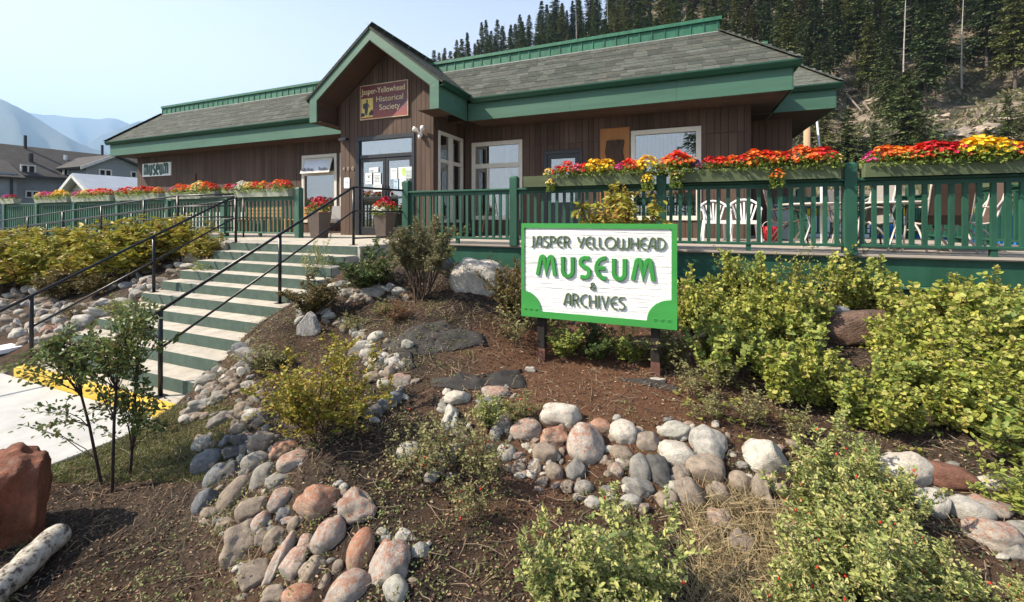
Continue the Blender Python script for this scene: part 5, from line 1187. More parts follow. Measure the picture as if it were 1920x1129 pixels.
MB().tube([p0 - (p1 - p0).normalized() * .001, p0 + (p1 - p0).normalized() * .02], .069, 18).build('cut_end', mat('dark_cut_wood', (.06, .045, .035), .9), lg); MB().tube([p1 - (p1 - p0).normalized() * .02, p1 + (p1 - p0).normalized() * .001], .069, 18).build('cut_end', mat('dark_cut_wood', (.06, .045, .035), .9), lg)
pk = thing('paving_flag', 'small flat white paving stone at the left edge below the cobbles', 'paving stone', (-8.5, 3, .1))
h = hits([(12, 657)])[0]; MB().box(h[0] - .22, h[0] + .15, h[1] - .16, h[1] + .12, h[2] - .01, h[2] + .05).build('flag', M['plastic'], pk)
# black landscape cloth scraps: draped crumpled sheets
clothm = mat('black_landscape_cloth', (.034, .030, .027), .8, .4, 9, 90, .6)
def cloth(label, pts, seed, hgt=.05):
    H = hits(pts); cx, cy = H[:, 0].mean(), H[:, 1].mean(); n = len(H); mb = MB(); V = []; rings = 7
    rr = random.Random(seed)
    for r_ in range(rings + 1):
        f_ = r_ / rings
        for k in range(n * 4):
            a, b2 = H[k // 4], H[(k // 4 + 1) % n]; t = (k % 4) / 4
            x = cx + (a[0] + (b2[0] - a[0]) * t - cx) * f_; y = cy + (a[1] + (b2[1] - a[1]) * t - cy) * f_
            wv = (noise.noise((x * 7 + seed, y * 10, 1)) * .7 + (1 - abs(noise.noise((x * 12, y * 9 + seed, 2))) * 4) * .5) * hgt
            V.append((x, y, G(x, y) + .003 + max(0, wv) * .8 * (1 if r_ < rings else .3)))
    m_ = n * 4; Fs = [(r_ * m_ + k, r_ * m_ + (k + 1) % m_, (r_ + 1) * m_ + (k + 1) % m_, (r_ + 1) * m_ + k) for r_ in range(rings) for k in range(m_)]
    mb.add(V, Fs); o = mb.build('landscape_cloth', clothm, None, True); sd_ = o.modifiers.new('solid', 'SOLIDIFY'); sd_.thickness = .004
    return tag(o, label, 'landscape cloth', 'scraps of black landscape cloth')
cloth('torn black landscape cloth draped over the mulch left of the sign', [(715, 650), (770, 615), (830, 605), (905, 628), (918, 648), (860, 655), (800, 665), (740, 672)], 3, .07)
cloth('rumpled strip of black cloth below the left sign post', [(805, 712), (880, 708), (978, 695), (988, 728), (930, 728), (860, 735), (812, 728)], 5, .06)
cloth('narrow rolled strip of black cloth at the right sign post', [(1160, 708), (1200, 712), (1275, 724), (1280, 732), (1215, 726), (1165, 714)], 8, .04)
cloth('folded black cloth beside the column of stones in the middle bed', [(735, 655), (770, 660), (778, 690), (758, 700), (735, 680)], 11, .06)
# ================================================================== plants
def unit(a): return a / np.maximum(1e-9, np.linalg.norm(a, axis=-1, keepdims=True))
def leafgeo(P, D, L, Wd, rg, up=.8, fold=.18, droop=.0):
    """oval folded leaves: two quads each"""
    n = len(P); D = unit(D + np.array([0, 0, -droop])); L = np.asarray(L).reshape(-1, 1) * np.ones((n, 1)); Wd = np.asarray(Wd).reshape(-1, 1) * np.ones((n, 1))
    Uv = unit(rg.normal(0, 1, (n, 3)) * (1 - up) + np.array([0, 0, 1.]) * up + 1e-6); S = unit(np.cross(D, Uv)); N = np.cross(S, D)
    a = P; b = P + D * L * .30 + S * Wd * .5 + N * Wd * fold; c = P + D * L * .72 + S * Wd * .42 + N * Wd * fold; t = P + D * L
    e = P + D * L * .72 - S * Wd * .42 + N * Wd * fold; f = P + D * L * .30 - S * Wd * .5 + N * Wd * fold
    V = np.stack([a, b, c, t, e, f], 1).reshape(-1, 3); k = (np.arange(n) * 6)[:, None]
    Fq = np.concatenate([k + np.array([[0, 1, 2, 3]]), k + np.array([[0, 3, 4, 5]])], 1).reshape(-1, 4)
    return V, Fq
def stemtubes(paths, radii, n=4):
    V = []; Fs = []; k = 0
    for P, (r0, r1) in zip(paths, radii):
        P = np.asarray(P); m = len(P); d = unit(np.gradient(P, axis=0)); a = unit(np.cross(d, np.array([.31, .2, .93]))); b = np.cross(d, a)
        rr = np.linspace(r0, r1, m)[:, None]; ang = 2 * np.pi * np.arange(n) / n
        for i in range(m): V.append(P[i] + (a[i] * np.cos(ang)[:, None] + b[i] * np.sin(ang)[:, None]) * rr[i])
        for i in range(m - 1):
            for j in range(n): Fs.append((k + i * n + j, k + i * n + (j + 1) % n, k + (i + 1) * n + (j + 1) % n, k + (i + 1) * n + j))
        k += m * n
    return np.concatenate(V), np.array(Fs)
def curve(p, d, L, m, rg, wob=.15, lift=0.):
    pts = [np.array(p, float)]; d = np.array(d, float)
    for i in range(m): d = unit(d + rg.normal(0, wob, 3) + np.array([0, 0, lift])); pts.append(pts[-1] + d * L / m)
    return np.array(pts)
def shrub(seed, h=1., r=.5, ns=9, nt=14, nl=9, ls=.04, asp=.5, t0=.25, lean=.55, droop=0., up=.6, stemr=.008, sub=0, tl=.28, lift=.12, dome=True, pair=True, vary=.65):
    rg = np.random.default_rng(seed); paths, radii, LP, LD, = [], [], [], []
    for i in range(ns):
        az = 2 * np.pi * (i + rg.uniform(-.4, .4)) / ns; ln = lean * rg.uniform(.1, 1)
        d = np.array([math.cos(az) * ln, math.sin(az) * ln, 1.]); hh = h * rg.uniform(vary, 1.05) * (1 - .25 * (ln / max(lean, .01)) if dome else 1)
        S = curve((rg.normal(0, .03), rg.normal(0, .03), -.04), unit(d), hh, 7, rg, .10); rad = np.hypot(S[-1][0], S[-1][1])
        if rad > r: S[:, :2] *= r / rad
        paths.append(S); radii.append((stemr, stemr * .35))
        for j in range(nt):
            t = t0 + (1 - t0) * (j + rg.uniform(0, 1)) / nt; q = t * 7; a = int(min(6, q)); p = S[a] + (S[a + 1] - S[a]) * (q - a)
            az2 = rg.uniform(0, 2 * np.pi); td = np.array([math.cos(az2), math.sin(az2), rg.uniform(-.1, .9)])
            T = curve(p, td, tl * h * rg.uniform(.4, 1.1) * (1.15 - .7 * t), 4, rg, .2, lift); paths.append(T); radii.append((stemr * .35, stemr * .15))
            for q_ in range(nl):
                s = (q_ + .6) / nl * 4; a2 = int(min(3, s)); pp = T[a2] + (T[a2 + 1] - T[a2]) * (s - a2); dd = unit(T[a2 + 1] - T[a2])
                sd = unit(np.cross(dd, np.array([0, 0, 1.])) + rg.normal(0, .25, 3))
                for sg2 in ((-1, 1) if pair else (rg.choice((-1, 1)),)): LP.append(pp + rg.normal(0, ls * .15, 3)); LD.append(dd * .6 + sd * sg2 + rg.normal(0, .3, 3))
    LP, LD = np.array(LP), np.array(LD); n = len(LP); sz = ls * rg.uniform(.35, 1.3, n)
    V, Fq = leafgeo(LP, LD, sz, sz * asp, rg, up, .15, droop); sv, sf = stemtubes(paths, radii, 4)
    return mesh_np('stems', sv, sf), mesh_np('foliage', V, Fq), LP
PL = {}
def proto(key, n, **kw): PL[key] = [shrub(hash_(key) + 13 * i, **kw) for i in range(n)]
def hash_(s): return sum(ord(c) * (i + 3) for i, c in enumerate(s))
proto('yellowgreen', 5, h=1., r=.50, ns=13, nt=15, nl=6, ls=.054, asp=.78, t0=.2, lean=.55, stemr=.006, up=.4, lift=.4, tl=.24, vary=.5)
proto('shoot', 4, h=1., r=.42, ns=12, nt=14, nl=4, ls=.050, asp=.74, t0=.18, lean=.42, stemr=.006, up=.35, lift=.5, tl=.13, vary=.45)
proto('rose', 4, h=1., r=.55, ns=14, nt=17, nl=8, ls=.046, asp=.44, t0=.15, lean=.75, stemr=.005, up=.55, lift=.2)
proto('fine', 2, h=1., r=.5, ns=14, nt=22, nl=11, ls=.026, asp=.62, t0=.25, lean=.65, stemr=.006, up=.5, tl=.30)
proto('autumn', 4, h=1., r=.62, ns=10, nt=16, nl=10, ls=.070, asp=.36, t0=.3, lean=.8, stemr=.010, droop=.35, up=.5, tl=.34)
proto('broom', 1, h=1., r=.42, ns=28, nt=34, nl=12, ls=.024, asp=.32, t0=.62, lean=.60, stemr=.008, tl=.20, lift=.3, up=.2)
proto('dense', 2, h=1., r=.65, ns=14, nt=20, nl=9, ls=.045, asp=.62, t0=.15, lean=1.0, stemr=.007, up=.7)
proto('low', 3, h=1., r=.9, ns=14, nt=8, nl=7, ls=.07, asp=.5, t0=.2, lean=1.5, stemr=.008, up=.8, tl=.45)
proto('sparse', 3, h=1., r=.45, ns=9, nt=13, nl=8, ls=.040, asp=.5, t0=.3, lean=.6, stemr=.006, up=.6, pair=False)
proto('nettle', 1, h=1., r=.36, ns=11, nt=15, nl=8, ls=.062, asp=.32, t0=.3, lean=.55, stemr=.008, droop=.6, up=.4, tl=.26)
proto('broad', 2, h=1., r=.5, ns=8, nt=11, nl=5, ls=.085, asp=.42, t0=.2, lean=.7, stemr=.009, up=.7, tl=.3)
LM = {
 'yg': leafmat('yellow_green_leaves', [(.12, .18, .035), (.29, .33, .055), (.44, .44, .09), (.17, .22, .04), (.48, .40, .12), (.23, .28, .05)]),
 'yg2': leafmat('fresh_green_leaves', [(.12, .18, .04), (.26, .31, .065), (.40, .40, .10), (.16, .21, .05)]),
 'rose': leafmat('rose_leaves', [(.12, .18, .05), (.28, .32, .09), (.48, .46, .16), (.17, .22, .07), (.54, .46, .22)]),
 'rosew': leafmat('dusty_rose_leaves', [(.12, .14, .05), (.24, .24, .09), (.34, .28, .13), (.16, .17, .07)]),
 'autumn': leafmat('autumn_shrub_leaves', [(.20, .24, .04), (.42, .36, .045), (.28, .17, .04), (.46, .40, .05), (.15, .21, .04), (.38, .20, .05)]),
 'autumn2': leafmat('yellowing_fern_leaves', [(.16, .22, .04), (.44, .38, .045), (.28, .28, .05), (.50, .34, .05)]),
 'brown': leafmat('brown_green_leaves', [(.10, .09, .03), (.20, .14, .05), (.12, .12, .035), (.16, .09, .04)]),
 'dark': leafmat('dark_green_leaves', [(.035, .06, .02), (.07, .11, .03), (.13, .17, .05), (.05, .09, .025)]),
 'olive': leafmat('olive_needle_leaves', [(.13, .14, .06), (.21, .20, .09), (.27, .24, .13), (.16, .16, .07)]),
 'fine': leafmat('small_golden_green_leaves', [(.16, .18, .025), (.30, .29, .04), (.42, .30, .05), (.22, .24, .03), (.38, .20, .05)]),
 'sap': leafmat('sapling_leaves', [(.06, .10, .03), (.11, .16, .045), (.18, .21, .06), (.14, .10, .045)]),
 'drybr': leafmat('dry_brown_leaves', [(.14, .07, .035), (.24, .12, .06), (.10, .05, .03), (.28, .2, .1)])}
NAMES = {'yellowgreen': 'snowberry_shrub', 'shoot': 'snowberry_shrub', 'rose': 'rose_bush', 'fine': 'shrub', 'autumn': 'autumn_shrub', 'broom': 'shrub', 'dense': 'shrub', 'low': 'low_plant', 'sparse': 'weed', 'nettle': 'tall_plant', 'broad': 'leafy_plant'}
cnt_pl = [0]
hipm = mat('red_rose_hip', (.50, .03, .02), .35, .2, 6)
def hipmesh(LP, seed, n, size):
    rg = np.random.default_rng(seed); idx = rg.choice(len(LP), n, replace=False); mb = MB()
    for i in idx:
        p = LP[i]; V = []
        for (z, r_) in ((-1, 0), (-.6, .6), (.1, .8), (.7, .45), (.9, .15)):
            for k in range(5): V.append((p[0] + size * r_ * math.cos(k * 1.2566), p[1] + size * r_ * math.sin(k * 1.2566), p[2] + size * z))
        mb.add(V, [(j * 5 + k, j * 5 + (k + 1) % 5, (j + 1) * 5 + (k + 1) % 5, (j + 1) * 5 + k) for j in range(4) for k in range(5)])
    return mb
def plant(kind, px, py, hp, wp, lm, label, group=None, at=None, vi=None, hips=0, cat=None, name=None, sink=0.0):
    """plant with its foot seen at photo pixel px,py, standing hp pixels tall and wp wide"""
    if at is None:
        hh = hits([(px, py)])[0]; x, y, z, d = hh
    else: x, y, z = at; d = y * cT - x * sT
    S = hp * d / F; vi = cnt_pl[0] if vi is None else vi; cnt_pl[0] += 1
    sm, fm_, LPs = PL[kind][vi % len(PL[kind])]
    hgt = LPs[:, 2].max(); wid = (np.percentile(LPs[:, 0], 98) - np.percentile(LPs[:, 0], 2)); k = S / hgt; kx = min(max(wp * d / F / max(.1, wid), .8 * k), 1.2 * k)
    o = thing(name or NAMES[kind], label, cat or ('shrub' if kind not in ('sparse', 'low', 'nettle', 'broad') else 'plant'), (x, y, z - .01 - sink), (cnt_pl[0] * 2.4) % 6.28, group)
    o.scale = (kx, kx, k)
    link('stems', sm, M['bark'], o); link('foliage', fm_, LM[lm], o)
    if hips: h_ = hipmesh(LPs, cnt_pl[0], hips, .009 / ((kx + k) / 2)); tag(h_.build('rose_hips', hipm, o, True, world=False), kind='stuff')
    return o
# --- shrubs one can point at
plant('fine', 605, 822, 215, 185, 'fine', 'round golden green fine leaved bush in the middle of the cobble bank')
plant('broom', 790, 562, 162, 150, 'olive', 'olive grey shrub with a bare fan of dark stems below the entrance', vi=0)
plant('dense', 690, 545, 100, 175, 'dark', 'low dark green leafy shrub between the steps and the bare stemmed shrub', vi=0)
plant('dense', 812, 500, 62, 60, 'yg2', 'small bright green shrub behind the bare stemmed shrub', vi=1)
plant('dense', 590, 590, 78, 120, 'brown', 'low brownish green shrub spilling beside the middle steps', vi=1)
plant('sparse', 595, 530, 95, 40, 'rose', 'thin leafy stem rising in front of the upper steps', name='seedling')
plant('low', 745, 600, 45, 110, 'drybr', 'low tuft of withered reddish brown leaves below the bare stemmed shrub')
plant('low', 500, 690, 65, 110, 'rosew', 'small straggling plant over the cobbles at the lower right of the steps')
plant('low', 720, 590, 35, 90, 'rosew', 'pale ground plant behind the small column of stones'); plant('low', 660, 620, 40, 80, 'rosew', 'pale ground plant around the cobbles below the middle steps')
plant('dense', 962, 598, 115, 80, 'brown', 'brownish green shrub just left of the garden sign', vi=0); plant('sparse', 965, 645, 110, 90, 'rosew', 'sparse pale shrub in front of the left sign post')
plant('sparse', 850, 480, 60, 60, 'rose', 'thin pale sprig by the deck skirt above the granite boulder')
plant('sparse', 945, 560, 90, 70, 'brown', 'brown stemmed plant against the left edge of the sign')
for k, (px, py, h_, w_) in enumerate([(1060, 668, 75, 110), (1120, 672, 75, 110), (1180, 678, 70, 100), (1255, 690, 90, 90)]):
    plant('dense', px, py, h_, w_, ('yg2', 'dark', 'yg2', 'rosew')[k], ['green shrub under the left half of the sign', 'darker green shrub under the middle of the sign', 'green shrub under the right half of the sign', 'pale leaved shrub at the lower right corner of the sign'][k], 'shrubs under the sign')
plant('nettle', 1165, 452, 185, 150, 'fine', 'tall drooping yellow green plant standing above the top of the sign', at=(-.95, 6.62, 1.15)); PLN = C.objects[-1] if False else None
for k, (px, py, h_, w_) in enumerate([(785, 895, 140, 100), (850, 905, 165, 110), (905, 930, 150, 100), (975, 790, 60, 70), (915, 800, 70, 70), (880, 985, 100, 90)]):
    plant('rose' if k in (3, 4) else 'sparse', px, py, h_, w_, 'rosew' if k != 4 else 'rose', ['leggy rose bush at the left end of the front edging', 'leggy rose bush with bare brown stems before the first front cobbles', 'straggly rose bush in front of the left end of the front edging', 'small pale rose sprig on top of the front edging', 'small bright green rose sprig among the first front cobbles', 'low thin rose shoots in the dark soil left of centre'][k], 'rose bushes of the rock garden', hips=6)
for k, (px, py, h_, w_) in enumerate([(1060, 1150, 190, 170), (1160, 1140, 240, 200), (1210, 1180, 170, 150), (1040, 1170, 120, 130)]):
    plant('rose', px, py, h_, w_, 'rose', ['green rose bush at the bottom left of the front clump', 'tallest green rose bush of the clump at the bottom centre', 'green rose bush at the bottom right of the front clump', 'low rose shoots at the very bottom of the front clump'][k], 'rose bushes of the rock garden', hips=5)
rs = [(1530, 990, 165, 120), (1590, 935, 160, 130), (1680, 990, 140, 110), (1560, 1110, 180, 150), (1650, 1150, 200, 160), (1755, 1150, 130, 140), (1850, 1180, 110, 140), (1720, 1080, 110, 110), (1500, 1170, 150, 130), (1620, 1050, 180, 140), (1935, 1150, 70, 100)]
lb = ['left hand', 'upper middle', 'upper right', 'lower left', 'bottom middle', 'lower right', 'far lower right', 'right hand', 'bottom left', 'central', 'right edge']
for k, (px, py, h_, w_) in enumerate(rs): plant('rose', px, py, h_, w_, 'rose', lb[k] + ' rose bush of the big clump with red hips at lower right', 'rose bushes of the rock garden', hips=16)
plant('broad', 1925, 885, 150, 130, 'yg2', 'broad leaved bright green plant cut by the right edge of the view'); plant('broad', 1915, 965, 95, 90, 'yg2', 'lower broad leaved plant hanging over the right hand cobbles')
# --- mass of yellow green shrubs in the right bed: every shrub its own thing
rr = random.Random(5); rows = [(556, 1300, 1990, 12, 50), (582, 1290, 1990, 11, 66), (612, 1285, 1990, 10, 92), (650, 1290, 1980, 9, 102), (695, 1310, 1980, 8, 112), (745, 1420, 1970, 8, 112), (795, 1570, 1960, 7, 105)]
ORD = ['first', 'second', 'third', 'fourth', 'fifth', 'sixth', 'seventh', 'eighth', 'ninth', 'tenth', 'eleventh', 'twelfth', 'last']
pos_w = ['against the deck skirt', 'in the second rank from the deck', 'in the third rank from the deck', 'in the middle rank of the bed', 'in the rank below the flat rock', 'near the front of the bed', 'at the front above the right cobbles']
for ri, (py, xa, xb, n, h_) in enumerate(rows):
    for i in range(n):
        px = xa + (xb - xa) * (i + .5) / n + rr.uniform(-12, 12); yy_ = py + rr.uniform(-10, 10)
        if 1530 < px < 1660 and 600 < yy_ < 735: continue
        hh = h_ * rr.uniform(.8, 1.15)
        if 1520 < px < 1670 and 540 < yy_ < 600: continue
        plant(rr.choice(('yellowgreen', 'shoot', 'shoot')), px, yy_ + 18, hh * rr.choice((1, 1.15)), rr.uniform(95, 135), rr.choice(('yg', 'yg', 'yg2')), f'yellow green shrub {pos_w[ri]}, {ORD[i]} from the left', 'yellow green shrubs of the right hand bed')
pr_ = random.Random(99)
for k in range(26):
    px, py = 1290 + 27 * k + pr_.uniform(-12, 12), pr_.uniform(590, 780)
    if 1530 < px < 1660 and 560 < py < 740 or (px < 1420 and py > 700): py = 585
    plant('shoot', px, py, pr_.uniform(90, 118 if py < 650 else 140), 60, pr_.choice(('yg', 'yg2')), f'taller airy yellow green shrub, {(ORD[:12] + ["thirteenth", "fourteenth", "fifteenth", "sixteenth", "seventeenth", "eighteenth", "nineteenth", "twentieth", "twenty first", "twenty second", "twenty third", "twenty fourth", "twenty fifth", "twenty sixth"])[k]} from the left over the right bed', 'airy taller shrubs of the right hand bed', name='airy_shrub')
for k, px in enumerate((1375, 1495, 1600, 1690, 1760)): plant('sparse', px, 560, 100 + 12 * (k % 3), 60, 'yg', f'thin upright shoot reaching the deck boards, number {["one", "two", "three", "four", "five"][k]} from the left', 'upright shoots before the deck')
for k, (px, py) in enumerate([(1330, 790), (1410, 800), (1350, 730), (1490, 820), (1300, 745)]): plant('sparse', px, py, 80, 90, 'rosew', ['sparse dusty sprig on the soil above the big pale cobble', 'sparse dusty sprig above the right front cobbles', 'sparse dusty sprig right of the right sign post', 'sparse sprig behind the last big lichen cobble', 'sparse sprig close to the foot of the right sign post'][k], 'dusty sprigs on the soil')
# --- autumn shrubs left of the steps
au = [(20, 548, 115, 150, 'autumn'), (90, 540, 110, 150, 'autumn2'), (165, 530, 105, 140, 'autumn'), (235, 525, 120, 140, 'autumn2'), (300, 505, 110, 120, 'autumn'), (350, 490, 95, 100, 'autumn2'), (60, 520, 100, 150, 'autumn2'), (140, 505, 90, 150, 'autumn'), (215, 490, 85, 130, 'autumn2'), (280, 480, 85, 110, 'autumn2'), (-30, 545, 120, 140, 'autumn2'), (110, 562, 60, 110, 'brown'), (180, 556, 50, 100, 'brown'), (385, 492, 70, 80, 'autumn'), (10, 545, 120, 150, 'autumn'), (15, 500, 80, 150, 'autumn'), (85, 492, 70, 150, 'autumn2'), (150, 482, 62, 140, 'autumn2')]
wd = ['at the far left edge', 'behind the field of cobbles', 'left of the upper ramp', 'under the left handrail', 'close to the landing wall', 'against the concrete landing wall', 'in the back row at far left', 'in the back row by the ramp rails', 'in the back row below the handrail', 'in the back row near the landing', 'cut by the left edge', 'low and brown behind the cobbles', 'low and brown under the handrail', 'nearest the top steps', 'second from the left edge', 'hiding the skirt of the left deck at far left', 'hiding the skirt of the left deck, second', 'hiding the skirt of the left deck, third']
for k, (px, py, h_, w_, lm) in enumerate(au): plant('autumn', px, py, h_ * .95, w_, lm, 'yellow and russet shrub ' + wd[k], 'autumn shrubs left of the steps')
plant('low', 230, 592, 45, 120, 'yg2', 'small bright green ground plant among the left cobbles'); plant('low', 145, 600, 40, 90, 'brown', 'small brownish ground plant above the left cobbles'); plant('low', 380, 520, 35, 90, 'yg2', 'small green ground plant beside the upper left steps')
# --- three young saplings in front of the pavement
def sapling(px0, py0, pts, clumps, label, seed, r0=.011):
    rg = np.random.default_rng(seed); h0 = hits([(px0, py0)])[0]; d0 = h0[3]
    def at_(px, py, dd=0): r_ = ray(px, py); k = d0 + dd; return np.array([r_.x * k, r_.y * k, EYE + r_.z * k])
    base = np.array([h0[0], h0[1], h0[2] - .03]); S = np.array([base] + [at_(a, b) for a, b in pts]); tp = [S]; rd_ = [(r0, r0 * .45)]; LP, LD = [], []
    for (cx, cy, rx_, ry_, n) in clumps:
        i0 = np.argmin([np.hypot(*(np.array(proj(*p)[:2]) - (cx, cy + ry_ * .6))) for p in S]); st_ = S[max(1, i0)]
        for _ in range(n):
            a = rg.uniform(0, 6.28); q = rg.uniform(.2, 1) ** .6; e = at_(cx + rx_ * q * math.cos(a), cy + ry_ * q * math.sin(a), rg.normal(0, .14))
            st2 = S[rg.integers(max(1, i0 - 1), min(len(S), i0 + 2))]
            T = np.array([st2 + (e - st2) * t + np.array([0, 0, .04 * math.sin(t * 3.14)]) + rg.normal(0, .006, 3) for t in np.linspace(0, 1, 6)]); tp.append(T); rd_.append((r0 * .3, r0 * .12))
            for j in range(2, 6):
                for m_ in range(6): LP.append(T[j] + rg.normal(0, .018, 3)); LD.append(unit(T[j] - T[j - 1]) + rg.normal(0, .7, 3))
    LP, LD = np.array(LP) - base, np.array(LD); V, Fq = leafgeo(LP, LD, rg.uniform(.025, .048, len(LP)), rg.uniform(.014, .026, len(LP)), rg, .6)
    t = thing('sapling', label, 'sapling', tuple(base), group='young saplings by the pavement'); sv, sf = stemtubes([p - base for p in tp], rd_, 6)
    link('trunk', mesh_np('trunk', sv, sf, True), mat('dark_twig_bark', (.035, .024, .02), .8, .3, 20), t); link('foliage', mesh_np('foliage', V, Fq), LM['sap'], t)
sapling(192, 912, [(180, 860), (168, 800), (152, 740), (140, 690), (120, 650)], [(95, 690, 85, 40, 26), (120, 660, 60, 32, 16), (75, 775, 50, 30, 7), (150, 640, 50, 35, 12)], 'left hand sapling leaning left with a flat leafy crown', 1)
sapling(210, 922, [(212, 860), (214, 790), (218, 730), (222, 680), (225, 640), (232, 600)], [(225, 650, 60, 45, 24), (190, 690, 55, 35, 14), (240, 610, 42, 30, 13), (170, 670, 50, 30, 8)], 'middle sapling standing upright with the tallest dense crown', 2)
sapling(243, 888, [(248, 840), (250, 790), (254, 740), (256, 690), (258, 640), (262, 590)], [(262, 600, 34, 40, 14), (255, 760, 60, 40, 22), (300, 640, 25, 14, 4), (290, 790, 45, 25, 8), (200, 790, 55, 25, 8), (250, 690, 40, 40, 14)], 'right hand thin sapling with leaves down to its foot', 3)
# ------------------------------------------------------------------ flowers
def flower_mesh(seed, n=85, R_=.15, H=.17, sz=.030):
    rg = np.random.default_rng(seed); mb = MB(); cl = []
    for i in range(n):
        a = rg.uniform(0, 6.28); el = rg.uniform(.05, 1) ** .8 * 1.5; rr_ = rg.uniform(.8, 1.08)
        c = np.array([math.cos(a) * math.cos(el) * R_ * rr_, math.sin(a) * math.cos(el) * R_ * rr_, .04 + H * math.sin(el) * rr_]); d = unit(c * np.array([1, 1, 1.2]) + rg.normal(0, .05, 3)); s = sz * rg.uniform(.7, 1.15)
        u = unit(np.cross(d, [.2, .3, .9])); v = np.cross(d, u); V = [c]; m_ = 10
        for k in range(m_): q = s * (1 if k % 2 == 0 else .62); t = k * 6.2832 / m_; V.append(c + (u * math.cos(t) + v * math.sin(t)) * q + d * s * (.40 if k % 2 == 0 else .30))
        mb.add(V, [(0, k + 1, (k + 1) % m_ + 1) for k in range(m_)])
    me = bpy.data.meshes.new('blossoms'); me.from_pydata(mb.v, [], mb.f); return me
def fol_mesh(seed, n=170, R_=.15, H=.13, trail=0.):
    rg = np.random.default_rng(seed); a = rg.uniform(0, 6.28, n); q = rg.uniform(.3, 1, n)
    P = np.c_[np.cos(a) * q * R_, np.sin(a) * q * R_, rg.uniform(-.02 - trail, H, n)]; V, Fq = leafgeo(P, np.c_[np.cos(a), np.sin(a), rg.uniform(-.6, .6, n)], rg.uniform(.03, .055, n), rg.uniform(.02, .036, n), rg, .5)
    return mesh_np('foliage', V, Fq)
FMs = [flower_mesh(i) for i in range(4)]; FOs = [fol_mesh(i) for i in range(3)] + [fol_mesh(9, 240, .13, .14, .10)]
FC = {k: leafmat(k + '_petals', c, .25, .5) for k, c in {'red': [(.50, .015, .015), (.62, .03, .02), (.42, .01, .02)], 'scarlet': [(.72, .06, .02), (.66, .03, .02), (.8, .12, .03)], 'orange': [(.80, .17, .02), (.72, .10, .02), (.85, .28, .03)], 'yellow': [(.85, .55, .02), (.82, .45, .01), (.88, .66, .08)],
      'magenta': [(.62, .03, .22), (.72, .10, .34), (.55, .02, .18)], 'pink': [(.75, .16, .26), (.65, .05, .12), (.8, .35, .4)], 'purple': [(.07, .02, .22), (.12, .03, .30), (.2, .04, .3)], 'crimson': [(.45, .01, .05), (.55, .015, .07), (.35, .005, .03)],
      'white': [(.8, .78, .7), (.75, .72, .6)], 'mixed': [(.78, .12, .02), (.85, .5, .04), (.7, .04, .03), (.85, .6, .1)], 'cream': [(.8, .7, .35), (.85, .55, .1), (.75, .68, .45)]}.items()}
FOL = leafmat('petunia_leaves', [(.10, .18, .03), (.22, .30, .06), (.30, .34, .08), (.14, .22, .04)], .35)
def clump(x, y, z, col, s, label, rnd_=[0], trail=False, group='petunias in the railing planters', hs_=1.0):
    rnd_[0] += 1; i = rnd_[0]; t = thing('petunia_clump', label, 'flowers', (x, y, z), i * 1.7, group); s *= 1.08; t.scale = (s, s, s * hs_ * 1.15)
    link('foliage', FOs[3] if trail else FOs[i % 3], FOL, t); link('blossoms', FMs[i % 4], FC[col], t)
zf = DZ + 1.15
OR2 = ORD[:12] + ['thirteenth', 'fourteenth', 'fifteenth', 'sixteenth', 'seventeenth', 'eighteenth']
def row(lst, where, y=PY):
    for k, (px, col, hgt) in enumerate(lst):
        x = atY(px, 330, y).x; nm = {'mixed': 'orange and yellow', 'cream': 'pale yellow'}.get(col, col)
        clump(x, y - .02, zf + .005, col, hgt, f'{nm} petunias, {OR2[k]} clump from left in {where}', hs_=.95)
row([(1030, 'cream', .6), (1048, 'red', .75), (1064, 'scarlet', 1.0), (1082, 'pink', .8), (1097, 'scarlet', .8), (1115, 'yellow', 1.05), (1138, 'yellow', 1.0), (1162, 'magenta', .7), (1180, 'scarlet', .95), (1196, 'mixed', .85), (1213, 'yellow', 1.1)], 'the planter behind the sign')
row([(1252, 'mixed', 1.0), (1270, 'scarlet', 1.25), (1288, 'orange', 1.0), (1306, 'purple', .7), (1330, 'red', .85), (1350, 'scarlet', .8), (1372, 'orange', .85), (1392, 'red', .85), (1413, 'orange', 1.1), (1436, 'scarlet', 1.0), (1456, 'mixed', .95), (1470, 'red', .9), (1484, 'purple', .7), (1500, 'orange', 1.15), (1521, 'orange', 1.0), (1543, 'red', 1.05), (1560, 'cream', .75)], 'the planter between the thick posts')
row([(1634, 'magenta', .7), (1655, 'orange', .95), (1677, 'mixed', .9), (1700, 'orange', .85), (1722, 'scarlet', .95), (1745, 'red', 1.05), (1768, 'red', 1.0), (1792, 'crimson', .95), (1812, 'yellow', 1.05), (1832, 'yellow', 1.2), (1855, 'yellow', 1.1), (1876, 'yellow', 1.0), (1894, 'magenta', .7), (1912, 'orange', .8), (1940, 'orange', .8), (1965, 'scarlet', .8)], 'the planter at the far right')
for k, px in enumerate((1215, 1268, 1458)): clump(atY(px, 350, 6.7).x, 6.71, DZ + .98 + .03 * (k % 2), ('yellow', 'cream', 'orange')[k], .62, ['yellow petunias trailing over the front of the planter behind the sign', 'cream petunias hanging over the left end of the middle planter', 'orange petunias hanging over the front of the middle planter'][k], trail=True)
clump(atY(1032, 350, 6.7).x, 6.71, DZ + .99, 'cream', .5, 'cream petunias hanging over the left end of the planter behind the sign', trail=True)
